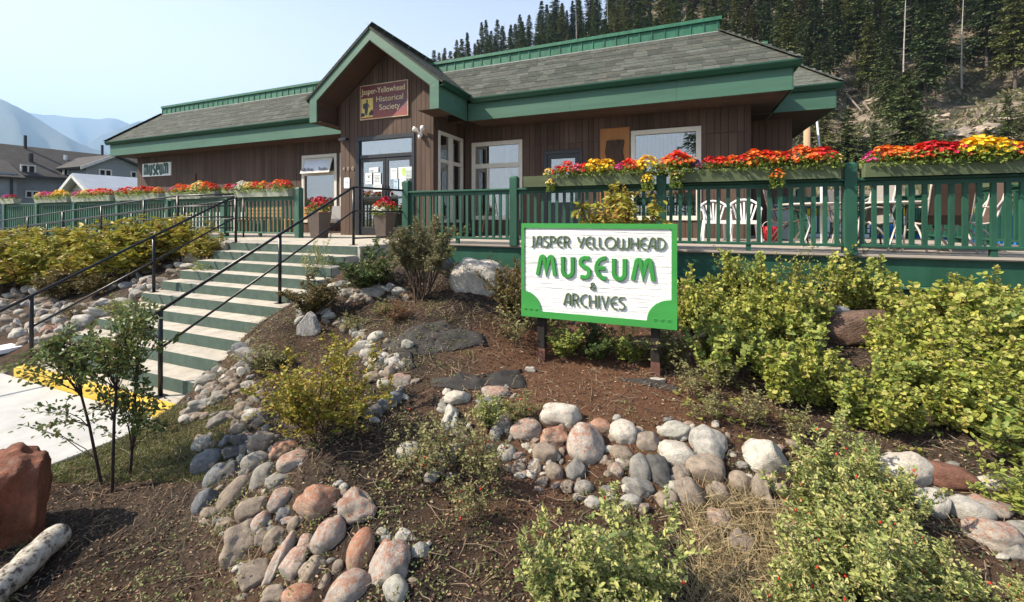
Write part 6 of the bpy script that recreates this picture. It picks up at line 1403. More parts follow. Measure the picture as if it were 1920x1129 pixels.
seqs = [[('magenta', .8), ('crimson', .8)], [('cream', .9), ('pink', 1), ('magenta', .9), ('pink', .9), ('yellow', 1.1), ('yellow', 1.1), ('cream', .8)], [('magenta', .8), ('pink', .9), ('cream', 1), ('scarlet', 1.0), ('pink', 1.0), ('orange', 1.1), ('scarlet', 1.0), ('orange', .9)], [('red', 1), ('scarlet', 1.1), ('mixed', 1), ('red', 1.1), ('scarlet', 1.0), ('mixed', .9)], [('magenta', .8), ('orange', 1.1), ('orange', 1), ('mixed', 1), ('cream', 1.3), ('orange', 1.2), ('red', 1)], [('red', .9), ('magenta', .8), ('white', 1.1), ('cream', 1), ('scarlet', 1), ('mixed', 1), ('pink', .8), ('orange', 1.1), ('scarlet', 1)]]
pn = ['the short far left planter', 'the second planter from the far left', 'the third planter on the left fence', 'the planter below the wall sign', 'the planter left of the handrail top', 'the left fence planter nearest the entrance']
for (a, b), sq, wn in zip(LP, seqs, pn):
    for k, (col, s_) in enumerate(sq):
        x = a + (b - a) * (k + .5) / len(sq); nm = {'mixed': 'orange and yellow', 'cream': 'pale yellow'}.get(col, col); 
        clump(x, 7.36, zf - .02, col, s_ * .95, f'{nm} petunias, {OR2[k]} clump in {wn}')
for k in range(5): clump(4.92, 9.3 + .5 * k, zf, ('orange', 'mixed', 'red', 'orange', 'yellow')[k], .9, f'{("orange", "mixed orange", "red", "bright orange", "yellow")[k]} petunias on the side railing beyond the right planter')
hp_ = DZ + .64
for k, (dx, dy, dz, s_, c) in enumerate([(0, 0, 0, 1.25, 'crimson'), (-.16, -.08, -.05, .8, 'crimson'), (.15, -.02, .05, .85, 'red')]): clump(pa.x + dx, pa.y + .2 + dy, hp_ + dz, c, s_, ['big crimson geranium mound in the left pot', 'crimson flowers spilling over the left side of the left pot', 'red flowers on the right of the left pot'][k], group='flowers in the tall pots')
for k, (dx, dy, dz, s_, c) in enumerate([(-.14, 0, 0, .95, 'red'), (.03, 0, .06, 1.0, 'crimson'), (.2, 0, -.01, .85, 'red'), (-.1, -.17, -.08, .7, 'white'), (.1, -.17, -.09, .65, 'white')]): clump(pb_.x + dx, pb_.y + .1 + dy, hp_ + dz, c, s_, ['red flowers on the left of the pot by the doors', 'crimson flowers on top of the pot by the doors', 'red flowers on the right of the pot by the doors', 'white flowers trailing at the left front of the pot by the doors', 'white flowers trailing at the right front of the pot by the doors'][k], group='flowers in the tall pots')
# ------------------------------------------------------------------ litter, weeds, dry grass on the ground
def scatter(n, box, seed, keep=None):
    rg = np.random.default_rng(seed); x = rg.uniform(box[0], box[1], n); y = rg.uniform(box[2], box[3], n)
    m = ~(((x < -4.97) & (y < 2.76)) | ((x > -8.3) & (x < -4.96) & (y > 2.6) & (y < 5.6)) | ((y > 5.5) & (x < -4.9)) | (y > 6.9)); d = y * cT - x * sT; px = 960 + F * (x * cT + y * sT) / np.maximum(d, .1); m &= (d > .9) & (px > -120) & (px < 2040)
    if keep is not None: m &= keep(x, y, px, d)
    x, y, d = x[m], y[m], d[m]; return x, y, ground_np(x, y) + rough_np(x, y), d, rg
def chips(name, n, seed, L, Wd, cols, keep=None, flat=.25, box=(-9, 5, .6, 7)):
    x, y, z, d, rg = scatter(n, box, seed, keep); k = len(x); a = rg.uniform(0, 6.28, k)
    D = np.c_[np.cos(a), np.sin(a), rg.normal(0, flat, k)]; V, Fq = leafgeo(np.c_[x, y, z + .004], D, rg.uniform(L * .4, L, k), rg.uniform(Wd * .5, Wd, k), rg, .75, .3)
    return tag(link(name, mesh_np(name, V, Fq), leafmat(name + '_tones', cols, .0, .9)), kind='stuff')
chips('bark_mulch', 75000, 1, .030, .011, [(.05, .028, .018), (.14, .07, .04), (.09, .05, .03), (.22, .12, .075), (.30, .2, .13), (.06, .035, .025)])
chips('soil_crumbs', 70000, 2, .018, .015, [(.035, .024, .018), (.07, .05, .036), (.11, .085, .065), (.05, .035, .025)])
chips('leaf_litter', 9000, 3, .030, .013, [(.30, .20, .11), (.38, .28, .17), (.22, .12, .07), (.42, .36, .26), (.15, .14, .06)])
def blades(name, n, seed, keep, L, cols, wdt=.005, lean=.8, box=(-6.5, 5, .8, 6.9)):
    x, y, z, d, rg = scatter(n, box, seed, keep); k = len(x); a = rg.uniform(0, 6.28, k); l = rg.uniform(L * .3, L, k)
    D = unit(np.c_[np.cos(a) * lean * rg.uniform(.2, 1.6, k), np.sin(a) * lean * rg.uniform(.2, 1.6, k), np.ones(k)]); V, Fq = leafgeo(np.c_[x, y, z - .003], D, l, np.full(k, wdt), rg, .0, .1, .15)
    return tag(link(name, mesh_np(name, V, Fq), leafmat(name + '_tones', cols, .15, .7)), kind='stuff')
def pyof(x, y, d): return HZ - F * (ground_np(x, y) - EYE) / d
blades('dry_grass', 26000, 5, lambda x, y, px, d: (px > 1120) & (px < 1560) & (pyof(x, y, d) > 925), .20, [(.30, .22, .12), (.42, .33, .19), (.20, .14, .08), (.36, .30, .15)], .0032, 1.7, (0, 1.8, 1.1, 2.9))
blades('verge_grass', 60000, 6, lambda x, y, px, d: (px < 440) & (px > 60) & (x < -3.4 + .25 * y) & (pyof(x, y, d) > 760) & (pyof(x, y, d) < 905), .045, [(.09, .12, .035), (.17, .19, .06), (.28, .24, .11), (.12, .15, .05)], .0035, 1.0, (-5, -3.2, 1.3, 2.9))
blades('dry_stalks', 22000, 7, lambda x, y, px, d: (np.sin(x * 3.1 + 2) * np.sin(y * 3.7) > -.5), .12, [(.34, .26, .15), (.22, .15, .09), (.42, .35, .22)], .003, 1.8)
def weeds(name, n, seed, keep, L, cols):
    x, y, z, d, rg = scatter(n, (-9, 5, .7, 6.9), seed, keep); m = 7; k = len(x)
    X_ = np.repeat(x, m) + rg.normal(0, .022, k * m); Y_ = np.repeat(y, m) + rg.normal(0, .022, k * m); Z_ = np.repeat(z, m) + rg.uniform(.004, .035 if name != 'cobble_weeds' else .075, k * m); a = rg.uniform(0, 6.28, k * m)
    V, Fq = leafgeo(np.c_[X_, Y_, Z_], np.c_[np.cos(a), np.sin(a), rg.uniform(0, .7, k * m)], rg.uniform(L * .5, L, k * m), rg.uniform(L * .35, L * .6, k * m), rg, .7); return tag(link(name, mesh_np(name, V, Fq), leafmat(name + '_tones', cols, .3)), kind='stuff')
weeds('ground_cover', 14000, 8, lambda x, y, px, d: (np.sin(x * 2.3 + 1) * np.sin(y * 2.9 + x) + .35 * np.sin(x * 9) * np.sin(y * 8) > .05) & ((pyof(x, y, d) > 760) | (px < 900)), .018, [(.06, .10, .03), (.15, .19, .06), (.26, .26, .10), (.10, .13, .04)])
weeds('cobble_weeds', 10000, 9, lambda x, y, px, d: (px > 380) & (px < 760) & (pyof(x, y, d) > 600), .021, [(.12, .15, .05), (.28, .26, .10), (.20, .20, .07), (.34, .25, .13)])
weeds('bed_undergrowth', 3000, 10, lambda x, y, px, d: (px > 1270) & (pyof(x, y, d) < 860), .045, [(.16, .19, .03), (.30, .30, .05), (.10, .13, .03), (.24, .2, .06)])
rg = np.random.default_rng(44); tw = []; 
x, y, z, d, rg = scatter(1500, (-5, 4, .9, 5), 12)
for a, b, c in zip(x, y, z):
    t = rg.uniform(0, 6.28); L_ = rg.uniform(.04, .22); P = [np.array([a + math.cos(t) * L_ * s + rg.normal(0, .006), b + math.sin(t) * L_ * s + rg.normal(0, .006), 0]) for s in np.linspace(0, 1, 4)]
    for p in P: p[2] = G(p[0], p[1]) + .008 + rg.uniform(0, .02)
    tw.append(np.array(P))
sv, sf = stemtubes(tw, [(.0028, .0015)] * len(tw), 4); tag(link('fallen_twigs', mesh_np('twigs', sv, sf), mat('dry_twig', (.22, .16, .11), .9)), kind='stuff')
# ================================================================== neighbouring houses
hs_gray = mat('blue_grey_lap_siding', (.24, .265, .30), .7, .08, 1.5, rnd=.05); roofb = mat('brown_black_roofing', (.060, .054, .050), .95, .25, 2, 6, .4, .02); wtrim = mat('white_trim', (.6, .6, .6), .5)
nh = thing('neighbour_house', 'long two storey blue grey house with a dark roof at the far left', 'house', (-48, 20, 0))
HXw = -47.0; EZ = 5.55; RG = 8.15
def lap(x, y0, y1, z0, z1, parent, m, step=.28, out=1):
    z = z0
    while z < z1 - .02:
        ze = min(z + step, z1); MB().add([(x, y0, z), (x, y1, z), (x, y1, ze), (x, y0, ze), (x + .035 * out, y0, z), (x + .035 * out, y1, z), (x + .006 * out, y1, ze), (x + .006 * out, y0, ze)], [(0, 3, 2, 1), (4, 5, 6, 7), (0, 1, 5, 4), (1, 2, 6, 5), (2, 3, 7, 6), (3, 0, 4, 7)]).build('siding_board', m, parent); z = ze
wl = MB().box(HXw - 8, HXw, 6, 26, 0, EZ).build('wall', hs_gray, nh)
lap(HXw + .002, 15.1, 25.9, 2.9, EZ, wl, hs_gray); lap(HXw + .002, 15.1, 25.9, 0, 1.9, wl, hs_gray)
MB().box(HXw + .05, HXw + 1.1, 15.1, 25.9, 1.9, 2.0).prismY([(HXw + .04, 2.0), (HXw + 1.15, 2.0), (HXw + .04, 2.85)], 15.1, 25.9).build('canopy_roof', mat('dark_slate_canopy', (.05, .06, .075), .8), nh)
b2 = MB().box(HXw + .05, HXw + 1.6, 6, 15.0, 0, EZ - .1).build('wall', hs_gray, nh); lap(HXw + 1.602, 10.5, 14.95, 0, EZ - .15, b2, hs_gray)
rb2 = MB(); rb2.slab([(HXw + .6, 5, EZ - .15), (HXw + .6, 27, EZ - .15), (HXw - 4, 27, RG), (HXw - 4, 5, RG)][::1], .2); rb2.slab([(HXw - 4, 5, RG), (HXw - 4, 27, RG), (HXw - 8.6, 27, EZ - .15), (HXw - 8.6, 5, EZ - .15)], .2)
rb2.slab([(HXw + 2.1, 5, EZ - .45), (HXw + 2.1, 15.3, EZ - .45), (HXw - 1, 15.3, EZ + 1.0), (HXw - 1, 5, EZ + 1.0)], .15); nr = rb2.build('roof', roofb, nh)
MB().box(HXw + .6, HXw + .66, 15.35, 27, EZ - .36, EZ - .16).build('eave_board', M['frame_dark'], nr)
for k, y in enumerate((17.2, 22.2)): MB().tube([(HXw - 3.6, y, RG - .3), (HXw - 3.6, y, RG + .85)], .10, 8).build('flue', M['frame_dark'], nr)
for (dx, y) in ((-1.5, 16.8), (-2.4, 19.2)): MB().tube([(HXw + dx, y, 6.0 - dx * .28), (HXw + dx, y, 6.9 - dx * .28)], .14, 8).build('roof_vent', wtrim if y > 18 else M['frame_dark'], nr)
MB().tube([(HXw + 1.72, 14.7, 0), (HXw + 1.72, 14.7, 5.3)], .07, 6).build('downspout', M['frame_dark'], nh)
def hwin(parent, x, y0, y1, z0, z1, split=True):
    f_ = .09; o = MB().box(x, x + .08, y0, y1, z1 - f_, z1).box(x, x + .08, y0, y1, z0, z0 + f_).box(x, x + .08, y0, y0 + f_, z0 + f_, z1 - f_).box(x, x + .08, y1 - f_, y1, z0 + f_, z1 - f_)
    if split: o.box(x, x + .075, (y0 + y1) / 2 - .05, (y0 + y1) / 2 + .05, z0 + f_, z1 - f_)
    w_ = o.build('window', wtrim, parent); MB().box(x + .03, x + .04, y0 + f_, y1 - f_, z0 + f_, z1 - f_).build('pane', mat('dark_window', (.01, .012, .015), .08, .1, 2), w_)
def ypx(px, X_): t = (px - 960) / F; return X_ * (cT + t * sT) / (-sT + t * cT)
def zpx(px, py, X_): t = (px - 960) / F; d = X_ / (-sT + t * cT); return EYE + (HZ - py) / F * d
for (a, b, c, d_, sp) in ((37, 66, 308, 328, True), (117, 127.5, 314, 333, False), (46, 73, 357, 372, True)):
    hwin(nh, HXw + .04, ypx(a, HXw), ypx(b, HXw), zpx(b, d_, HXw), zpx(a, c, HXw), sp)
# gabled cross wing
gw = -44.2; y0g, y1g = ypx(146, gw), ypx(290, gw); zt = zpx(212, 289, gw); ze = zpx(146, 310, gw); ym = ypx(214, gw)
g2 = MB().prismX([(y0g + .5, 0), (y1g, 0), (y1g, ze), (ym, zt - .25), (y0g + .5, ze)], gw - 6, gw).build('wall', hs_gray, nh)
k_ = MB(); k_.slab([(gw + .4, y0g, ze - .1), (gw + .4, ym, zt), (gw - 6, ym, zt), (gw - 6, y0g, ze - .1)], .16); k_.slab([(gw + .4, ym, zt), (gw + .4, y1g, ze - .1), (gw - 6, y1g, ze - .1), (gw - 6, ym, zt)], .16); k_.build('roof', roofb, nh)
k_ = MB(); k_.prismX([(y0g, ze - .34), (ym, zt - .20), (ym, zt + .03), (y0g, ze - .08)], gw + .402, gw + .45); k_.build('rake_board', wtrim, nh)
for (a, b, c, d_, sp) in ((184.5, 209, 316.5, 330, True), (244, 256, 321, 333.5, False)): hwin(nh, gw + .01, ypx(a, gw), ypx(b, gw), zpx(a, d_, gw), zpx(a, c, gw), sp)
# white shed
sh = thing('garden_shed', 'small white gabled shed with a pale ribbed metal roof behind the left fence', 'shed', (-30, 16, 0)); cream = mat('cream_lap_siding', (.55, .50, .43), .7, .1)
sw_ = MB().prismY([(-31.8, 0), (-28.1, 0), (-28.1, 3.15), (-29.95, 4.28), (-31.8, 3.15)], 12.35, 20).build('wall', cream, sh)
z = 1.6
while z < 4.1:
    hw = 1.82 if z < 3.1 else 1.82 - (z - 3.1) * 1.62
    MB().prismX([(12.30, z), (12.345, z), (12.345, z + .15), (12.338, z + .15)], -29.95 - hw, -29.95 + hw).build('siding_board', cream, sw_); z += .155
ra = MB(); ra.slab([(-29.95, 11.9, 4.45), (-27.7, 11.9, 3.05), (-27.7, 20.4, 3.05), (-29.95, 20.4, 4.45)][::-1], .06); ra.slab([(-32.2, 11.9, 3.05), (-29.95, 11.9, 4.45), (-29.95, 20.4, 4.45), (-32.2, 20.4, 3.05)][::-1], .06); met = mat('pale_metal_roofing', (.45, .47, .50), .45, .08, 2)
rsh = ra.build('roof', met, sh)
for k in range(22): MB().beam((-29.95, 12.0 + .39 * k, 4.475), (-27.7, 12.0 + .39 * k, 3.075), .04, .04).build('roof_rib', met, rsh)
for s in (-1, 1): MB().beam((-29.95, 11.86, 4.36), (-29.95 + s * 2.25, 11.86, 2.96), .03, .17).build('rake_board', wtrim, sh)
# ================================================================== wooded hillside
def crest(x): return np.interp(x, [-400, -190, -150, -110, -75, -27, 3, 60, 140, 300, 500], [0, 6, 24, 43, 57, 60, 69, 96, 110, 120, 110])
pf = ([0, .18, .41, .76, 1, 1.6, 3], [0, .095, .24, .60, 1, 1.25, 1.1])
def hill_np(x, y):
    s = (y - 44 - np.clip(-x - 20, 0, 200) * .15) / 86; z = crest(x) * np.interp(s, *pf)
    n = np.sin(x * .31 + 2 * np.sin(y * .13)) * np.sin(y * .27 + 1.5 * np.sin(x * .11)) * 1.3 + np.sin(x * .9 + y * .4) * np.sin(y * .8 - x * .3) * .5 + np.sin(x * 2.3 + np.sin(y * 1.9)) * np.sin(y * 2.1) * .22
    return z + n * np.clip(s * 6, 0, 1) - np.where(s <= 0, 3.0, 0) - .3
hx = np.r_[np.arange(-400, -120, 14), np.arange(-120, 130, 1.4), np.arange(130, 500, 14)]; hy = np.r_[np.arange(42, 100, 1.1), np.arange(100, 160, 2.4), np.arange(160, 320, 12)]
X, Y = np.meshgrid(hx, hy); Zh = hill_np(X.ravel(), Y.ravel()); nx, ny = len(hx), len(hy); i, j = np.meshgrid(np.arange(nx - 1), np.arange(ny - 1)); q = (j * nx + i).ravel()
def hillmat():
    m, n, b = nodes_of('forest_slope'); tc = n.nodes.new('ShaderNodeTexCoord'); v = tc.outputs['Object']
    c = ramp(n, [(.34, (.045, .036, .025)), (.45, (.17, .13, .09)), (.55, (.33, .26, .18)), (.68, (.52, .43, .33))], noise_fac(n, .35, 9, .75, v))
    g = ramp(n, [(.46, (0, 0, 0)), (.54, (.85, .85, .85))], noise_fac(n, .16, 7, .7, v)); c = mixc(n, c, (.055, .065, .028), g)
    n.links.new(c, b.inputs['Base Color']); b.inputs['Roughness'].default_value = .95; bump(n, b, noise_fac(n, .9, 9, .8, v), 1, 1.2); return m
hm = hillmat(); struct(link('hillside', mesh_np('hillside', np.c_[X.ravel(), Y.ravel(), Zh], np.c_[q, q + 1, q + nx + 1, q + nx], True), hm))
def hillhit(px, py):
    r_ = ray(px, py); d = 30.
    while d < 260:
        p = r_ * d; z = EYE + p.z
        if p.y > 44 and z <= float(hill_np(np.array([p.x]), np.array([p.y]))[0]): return p.x, p.y, z, d
        d += .4
    return None
def conifer(seed, h=13., r=2.75, bare=.08, dens=1., slim=1.):
    rg = np.random.default_rng(seed); P, D, L, Wd = [], [], [], []; nl = int(46 * dens); br = []
    for i in range(nl):
        t = (i + rg.uniform(0, 1)) / nl; z = h * (bare + (1 - bare) * t); rr_ = r * slim * ((1 - t) ** .8) * rg.uniform(.7, 1.15) + .18
        for k in range(int(rg.integers(6, 9))):
            a = rg.uniform(0, 6.28); bl_ = rr_ * rg.uniform(.55, 1.12); dr = -.35 + .5 * t + rg.normal(0, .12)
            dv = np.array([math.cos(a), math.sin(a), dr]); n = max(3, int(bl_ / .27))
            if k < 2 and bl_ > .7: br.append(np.array([[0, 0, z], dv * bl_ * .5 + [0, 0, z], dv * bl_ * .9 + [0, 0, z]]))
            for q_ in range(n):
                s = (q_ + .6) / n; p = np.array([0, 0, z]) + dv * bl_ * s + [0, 0, -.10 * bl_ * s * s]
                for sg2 in (-1, 1):
                    sd = np.array([-math.sin(a), math.cos(a), 0]) * sg2; P.append(p); D.append(dv * .8 + sd * rg.uniform(.3, 1.1) + rg.normal(0, .25, 3)); L.append(.62 * (1 - .35 * s) * rg.uniform(.6, 1.1) * (1 - .35 * t)); Wd.append(.17)
    P, D = np.array(P), np.array(D); V, Fq = leafgeo(P, D, np.array(L), np.array(Wd), rg, .7, .25, .25)
    T = np.array([[0, 0, -1], [0, 0, h * .3], [.03, .02, h * .65], [0, 0, h]]); sv, sf = stemtubes([T] + br, [(.17, .03)] + [(.03, .01)] * len(br), 6)
    return mesh_np('trunk', sv, sf), mesh_np('crown', V, Fq)
def deadtree(seed, h=13.):
    rg = np.random.default_rng(seed); T = curve((0, 0, -1), (rg.normal(0, .03), 0, 1), h + 1, 7, rg, .015); br = []
    for i in range(34): t = rg.uniform(.25, .97); q_ = t * 7; a = int(q_); p = T[a] + (T[a + 1] - T[a]) * (q_ - a); az = rg.uniform(0, 6.28); br.append(curve(p, (math.cos(az), math.sin(az), rg.uniform(-.4, .3)), (1.5 * (1 - t) + .4) * rg.uniform(.4, 1.1), 3, rg, .15))
    sv, sf = stemtubes([T] + br, [(.15, .03)] + [(.022, .008)] * len(br), 5); return mesh_np('trunk', sv, sf)
CM = [conifer(1, slim=1), conifer(2, slim=.75, bare=.15), conifer(3, slim=1.15, dens=1.1), conifer(4, slim=.62, bare=.2, dens=.9), conifer(5, slim=.9, bare=.25), conifer(6, slim=1.0, bare=.1), conifer(7, slim=1.5, h=10, bare=.03, dens=1.2)]; DM = [deadtree(i) for i in (1, 2, 3)]
CL = [leafmat('spruce_needles', [(.045, .068, .022), (.082, .11, .035), (.13, .155, .052)], .12), leafmat('dark_spruce_needles', [(.032, .054, .022), (.062, .09, .034), (.095, .12, .045)], .12), leafmat('olive_fir_needles', [(.07, .085, .025), (.12, .13, .038), (.16, .165, .055)], .15), leafmat('browning_needles', [(.06, .04, .02), (.05, .045, .022), (.09, .055, .03)], .1)]
roofline = lambda px: np.interp(px, [780, 810, 1350, 1351, 1500, 1575, 1576], [110, 110, 26, 55, 112, 150, 420])
rt = random.Random(21); cand = []
for _ in range(9000):
    y = rt.uniform(74, 150); x = rt.uniform(-110, 125)
    if all((x - a) ** 2 + (y - b) ** 2 > (3.7 if b < 110 else 4.2) ** 2 for a, b, *_ in cand):
        z = float(hill_np(np.array([x]), np.array([y]))[0]); h_ = rt.uniform(11, 18); px, py, d = proj(x, y, z); pt = proj(x, y, z + h_)[1]
        if d > 0 and 790 < px < 1990 and pt < roofline(px) - 2 and py > -60 and not (px > 1555 and py > (235 if 1650 < px < 1738 else 192)): cand.append((x, y, z, h_, px, py))
# nearer trees at the foot of the slope, placed where the photo shows them
spec = [(1545, 345, 150), (1590, 350, 120), (1625, 300, 190), (1700, 345, 165), (1735, 330, 150), (1780, 345, 60), (1890, 350, 150), (1850, 345, 110), (1930, 355, 170), (1640, 345, 85), (1520, 340, 110), (1660, 240, 110), (1820, 330, 50), (1675, 350, 60)]
near_ = []
spec = [(1545, 345, 135), (1590, 355, 110), (1665, 262, 120), (1700, 345, 170), (1722, 350, 90), (1780, 345, 50), (1890, 350, 130), (1850, 350, 70), (1930, 355, 165), (1640, 345, 75), (1520, 340, 110), (1825, 330, 40), (1678, 350, 60)]
for (px, py, hp) in spec:
    q = hillhit(px, py - 40)
    if q: near_.append((q[0], q[1], q[2], hp * q[3] / F, px, py))
ordn = ['first', 'second', 'third', 'fourth', 'fifth', 'sixth', 'seventh', 'eighth', 'ninth', 'tenth', 'eleventh', 'twelfth', 'thirteenth', 'fourteenth', 'fifteenth', 'sixteenth', 'seventeenth', 'eighteenth', 'nineteenth', 'twentieth', 'twenty first', 'twenty second', 'twenty third', 'twenty fourth', 'twenty fifth', 'twenty sixth', 'twenty seventh', 'twenty eighth', 'twenty ninth', 'thirtieth']
reg_ = {}
vt_ = thing('conifer', 'tall dark spruce standing across the street, mirrored in the wide right window', 'tree', (1.5, -20, 0)); vt_.scale = (1.1, 1.1, 1.1); link('trunk', CM[0][0], M['trunk'], vt_); link('crown', CM[0][1], CL[0], vt_)
zone = lambda px, py: ('above the left half roof' if px < 1000 else 'above the mid roof' if px < 1200 else 'above the parapet end' if px < 1380 else 'behind the rear wing' if px < 1560 else 'on the right slope' if px < 1750 else 'on the far right slope')
kinds = ['full dark spruce', 'slim dark spruce', 'broad dark fir', 'narrow spire shaped spruce', 'ragged tall spruce', 'mid green spruce', 'short bushy fir']
cand.sort(key=lambda c: proj(c[0], c[1], c[2])[2]); print('trees', len(cand), len(near_))
hw = ['tall beside the pole', 'next beyond the pole', 'over the first rock gap', 'pointed and pale green', 'dark behind the pointed one', 'tiny, low in the clearing', 'big at the right edge', 'just left of the right edge one', 'cut by the frame', 'small below the fallen trunk', 'hugging the building', 'tiny, low right', 'short beside the pointed one']
for k, (x, y, z, h_, px, py) in enumerate(near_ + cand[:275]):
    nearq = k < len(near_)
    if not nearq and rt.random() < .085:
        t = thing('dead_tree', f'bare pale dead trunk {zone(px, py)}', 'tree', (x, y, z), rt.uniform(0, 6), 'dead conifers on the hillside'); t.scale = (1, 1, h_ / 13 * 1.05); reg_.setdefault(('bare pale dead trunk', zone(px, py)), []).append((px, t)); link('trunk', DM[k % 3], M['deadwood'], t); continue
    ki = 6 if (nearq and k % 2) else (2 if nearq else rt.choice((0, 1, 2, 3, 4, 5, 0, 3))); tr_, cr = CM[ki]; hb = 10 if ki == 6 else 13
    t = thing('conifer', f'{kinds[ki]} {zone(px, py)}' + (f', {hw[k]}' if nearq else ''), 'tree', (x, y, z), rt.uniform(0, 6), 'conifers on the hillside'); s = h_ / hb; t.scale = (s * 1.05, s * 1.05, s)
    (None if nearq else reg_.setdefault((kinds[ki], zone(px, py)), []).append((px, t)))
    link('trunk', tr_, M['trunk'], t); link('crown', cr, CL[3] if rt.random() < .08 else CL[rt.choice((0, 1, 2, 0)) if not nearq else rt.choice((0, 2))], t)
for (kd, zn), L_ in reg_.items():
    L_.sort(key=lambda a: a[0])
    for i, (_, t) in enumerate(L_):
        if len(L_) > 1: t['label'] = f'{kd} {zn}, {ordn[i]} such from left'
rest = cand[275:]; LV, LF, TV, TF = [], [], [], []; kk = 0; k3 = 0
def lite(seed):
    rg = np.random.default_rng(seed); n = 620; t = rg.uniform(0, 1, n) ** 1.25; a = rg.uniform(0, 6.28, n); r_ = (2.7 * (1 - t) ** .8 + .15) * rg.uniform(.35, 1, n)
    return leafgeo(np.c_[np.cos(a) * r_ * .6, np.sin(a) * r_ * .6, 1.2 + 11.8 * t], np.c_[np.cos(a), np.sin(a), rg.uniform(-.5, .1, n)], rg.uniform(.7, 1.4, n) * (1 - .5 * t), .32, rg, .7, .25, .2)
LT = [lite(i) for i in range(4)]
for k, (x, y, z, h_, px, py) in enumerate(rest):
    V, Fq = LT[k % 4]; s = h_ / 13; LV.append(V * s + np.array([x, y, z])); LF.append(Fq + kk); kk += len(V)
    sv, sf = stemtubes([np.array([[x, y, z - 1], [x, y, z + h_]])], [(.16, .03)], 5); TV.append(sv); TF.append(sf + k3); k3 += len(sv)
if rest:
    fo = tag(link('distant_forest', mesh_np('forest', np.concatenate(LV), np.concatenate(LF)), CL[0]), kind='stuff')
print('rest', len(rest))
rb3 = np.random.default_rng(5); n = 26000; bx3, by3 = rb3.uniform(5, 75, n), rb3.uniform(50, 95, n); m3 = (np.sin(bx3 * .5) * np.sin(by3 * .6 + 1) + np.sin(bx3 * 1.7 + by3) * .5) > -.1; bx3, by3 = bx3[m3], by3[m3]; n = len(bx3); aa = rb3.uniform(0, 6.28, n)
V, Fq = leafgeo(np.c_[bx3, by3, hill_np(bx3, by3)], np.c_[np.cos(aa) * .7, np.sin(aa) * .7, rb3.uniform(.2, 1.2, n)], rb3.uniform(.25, .9, n), rb3.uniform(.12, .35, n), rb3, .2)
tag(link('slope_brush', mesh_np('brush', V, Fq), leafmat('slope_brush_tones', [(.07, .08, .03), (.16, .14, .07), (.24, .2, .13), (.10, .12, .04), (.30, .25, .18)], .1)), kind='stuff')
# rocks and fallen logs on the bare foot of the slope
rk = mat('pale_slope_rock', (.34, .28, .22), .9, .45, 1.2, 4, 1, .4)
ro = [rockmesh(200 + i, 3, .5, 2.2, cut=8) for i in range(3)]
for me in ro: me.materials.append(rk); me.polygons.foreach_set('use_smooth', [False] * len(me.polygons))
for k, (px, py, w_) in enumerate([(1600, 220, 40), (1625, 262, 55), (1580, 250, 35), (1640, 190, 45), (1760, 225, 60), (1800, 250, 70), (1850, 240, 60), (1885, 225, 45), (1740, 275, 40), (1830, 290, 45), (1900, 275, 40), (1590, 170, 40), (1690, 262, 35)]):
    q = hillhit(px, py)
    if q:
        s = w_ * q[3] / F / 2; o = bpy.data.objects.new('rock_outcrop', ro[k % 3]); C.objects.link(o); o.location = (q[0], q[1], q[2] - s * .1); o.scale = (s * .8, s * .7, s * .38); o.rotation_euler = (0, 0, k * 1.3)
        tag(o, 'pale broken rock outcrop on the bare slope, ' + ['below the first tree gap', 'beside the fallen trunk', 'nearest the building', 'high by the tree line', 'in the middle of the clearing', 'widest in the clearing', 'right of the clearing', 'under the right hand trees', 'low in the middle', 'low on the right', 'at the right edge', 'highest near the roof corner', 'behind the pointed fir'][k], 'rock', 'rock outcrops on the slope')
for k, (a, b) in enumerate([((1585, 180), (1648, 252)), ((1880, 255), (1925, 290)), ((1620, 200), (1640, 225))]):
    qa, qb = hillhit(*a), hillhit(*b)
    if qa and qb:
        pa_, pb2 = Vector(qa[:3]) + Vector((0, 0, .5)), Vector(qb[:3]) + Vector((0, 0, .5)); t = thing('fallen_trunk', ['long bleached fallen trunk lying down the slope beside the rear wing', 'pale fallen trunk at the right edge of the clearing', 'short grey fallen trunk above the long one'][k], 'log', tuple(pa_), group='fallen trunks on the slope'); MB().tube([pa_, pa_.lerp(pb2, .5), pb2], .15, 7, r2=.07).build('stem', mat('grey_fallen_wood', (.20, .17, .14), .9), t)
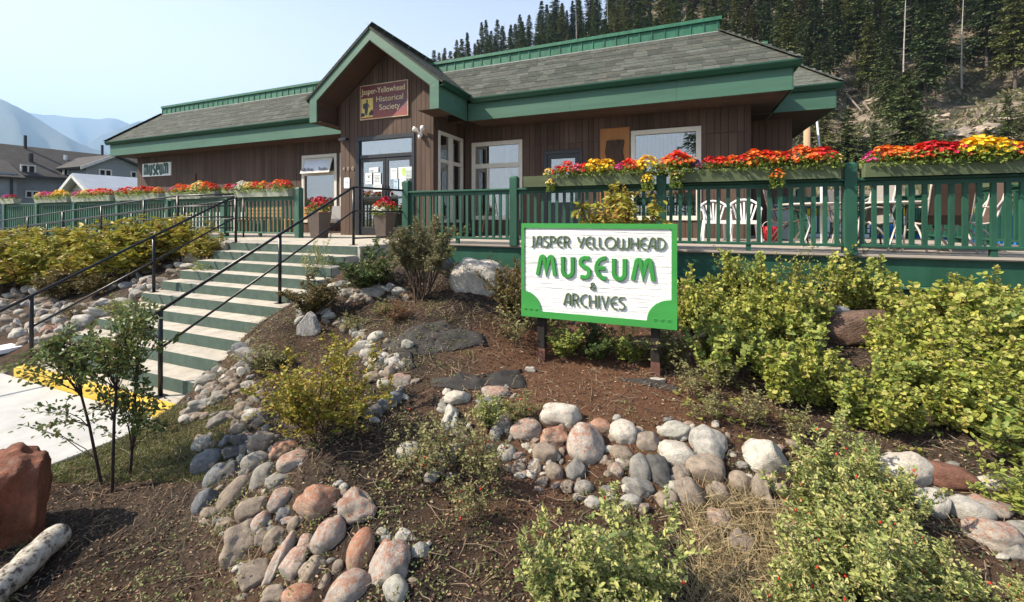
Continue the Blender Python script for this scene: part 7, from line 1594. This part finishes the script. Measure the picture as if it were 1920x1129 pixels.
# ================================================================== far mountains
def mountain(name, prof, D, depth, seed, material):
    """ridge given by photo skyline points, built as a real massif D metres away"""
    px = np.array([p[0] for p in prof], float); py = np.array([p[1] for p in prof], float); n = 90; X_ = np.linspace(px[0], px[-1], n); Yv = np.interp(X_, px, py); rg = np.random.default_rng(seed); V = []; m = 26
    for i in range(n):
        t = (X_[i] - 960) / F; dx, dy = -sT + t * cT, cT + t * sT; zc_ = EYE + (HZ - Yv[i]) / F * D + rg.normal(0, D * .0006)
        for j in range(m):
            s = j / (m - 1) * 2 - 1; k = D + depth * s; hgt = zc_ * (1 - abs(s) ** 1.25); rid = 1 - abs(math.sin(i * .33 + 2.2 * s)) * .16 * (abs(s) > .05); V.append((dx * k, dy * k, hgt * rid * (1 + rg.normal(0, .008) * (abs(s) > .05)) - 3))
    Fq = [(i * m + j, (i + 1) * m + j, (i + 1) * m + j + 1, i * m + j + 1) for i in range(n - 1) for j in range(m - 1)]
    return struct(link(name, mesh_np(name, V, np.array(Fq), True), material))
mm = mat('forested_mountain', (.045, .055, .04), .95, .4, .002, .02, .3, 1)
mountain('mountain', [(-500, 90), (-200, 125), (0, 184), (30, 196), (60, 214), (100, 240), (150, 268), (205, 288), (270, 315), (380, 372), (450, 409)], 2600, 900, 1, mm)
mountain('mountain', [(-100, 200), (60, 210), (85, 213), (110, 214), (140, 219), (165, 219), (180, 222), (200, 219), (220, 220), (240, 229), (280, 250), (340, 290), (460, 340), (600, 409)], 4900, 1000, 2, mm)
mountain('mountain', [(80, 409), (120, 330), (160, 270), (190, 252), (220, 240), (250, 228), (285, 222), (330, 215), (400, 210), (520, 230), (640, 300), (720, 409)], 3700, 700, 3, mm)
# ================================================================== air
hz_ = MB().box(-8600, 8600, -2900, 8600, -1.4, 1290).build('haze', None); hz_['kind'] = 'stuff'
hmz = bpy.data.materials.new('haze_air'); hmz.use_nodes = True; n = hmz.node_tree; n.nodes.clear(); o_ = n.nodes.new('ShaderNodeOutputMaterial'); pv_ = n.nodes.new('ShaderNodeVolumePrincipled')
pv_.inputs['Color'].default_value = (.42, .66, 1.0, 1); pv_.inputs['Density'].default_value = HAZE; pv_.inputs['Anisotropy'].default_value = .2; n.links.new(pv_.outputs[0], o_.inputs['Volume']); hz_.data.materials.append(hmz)
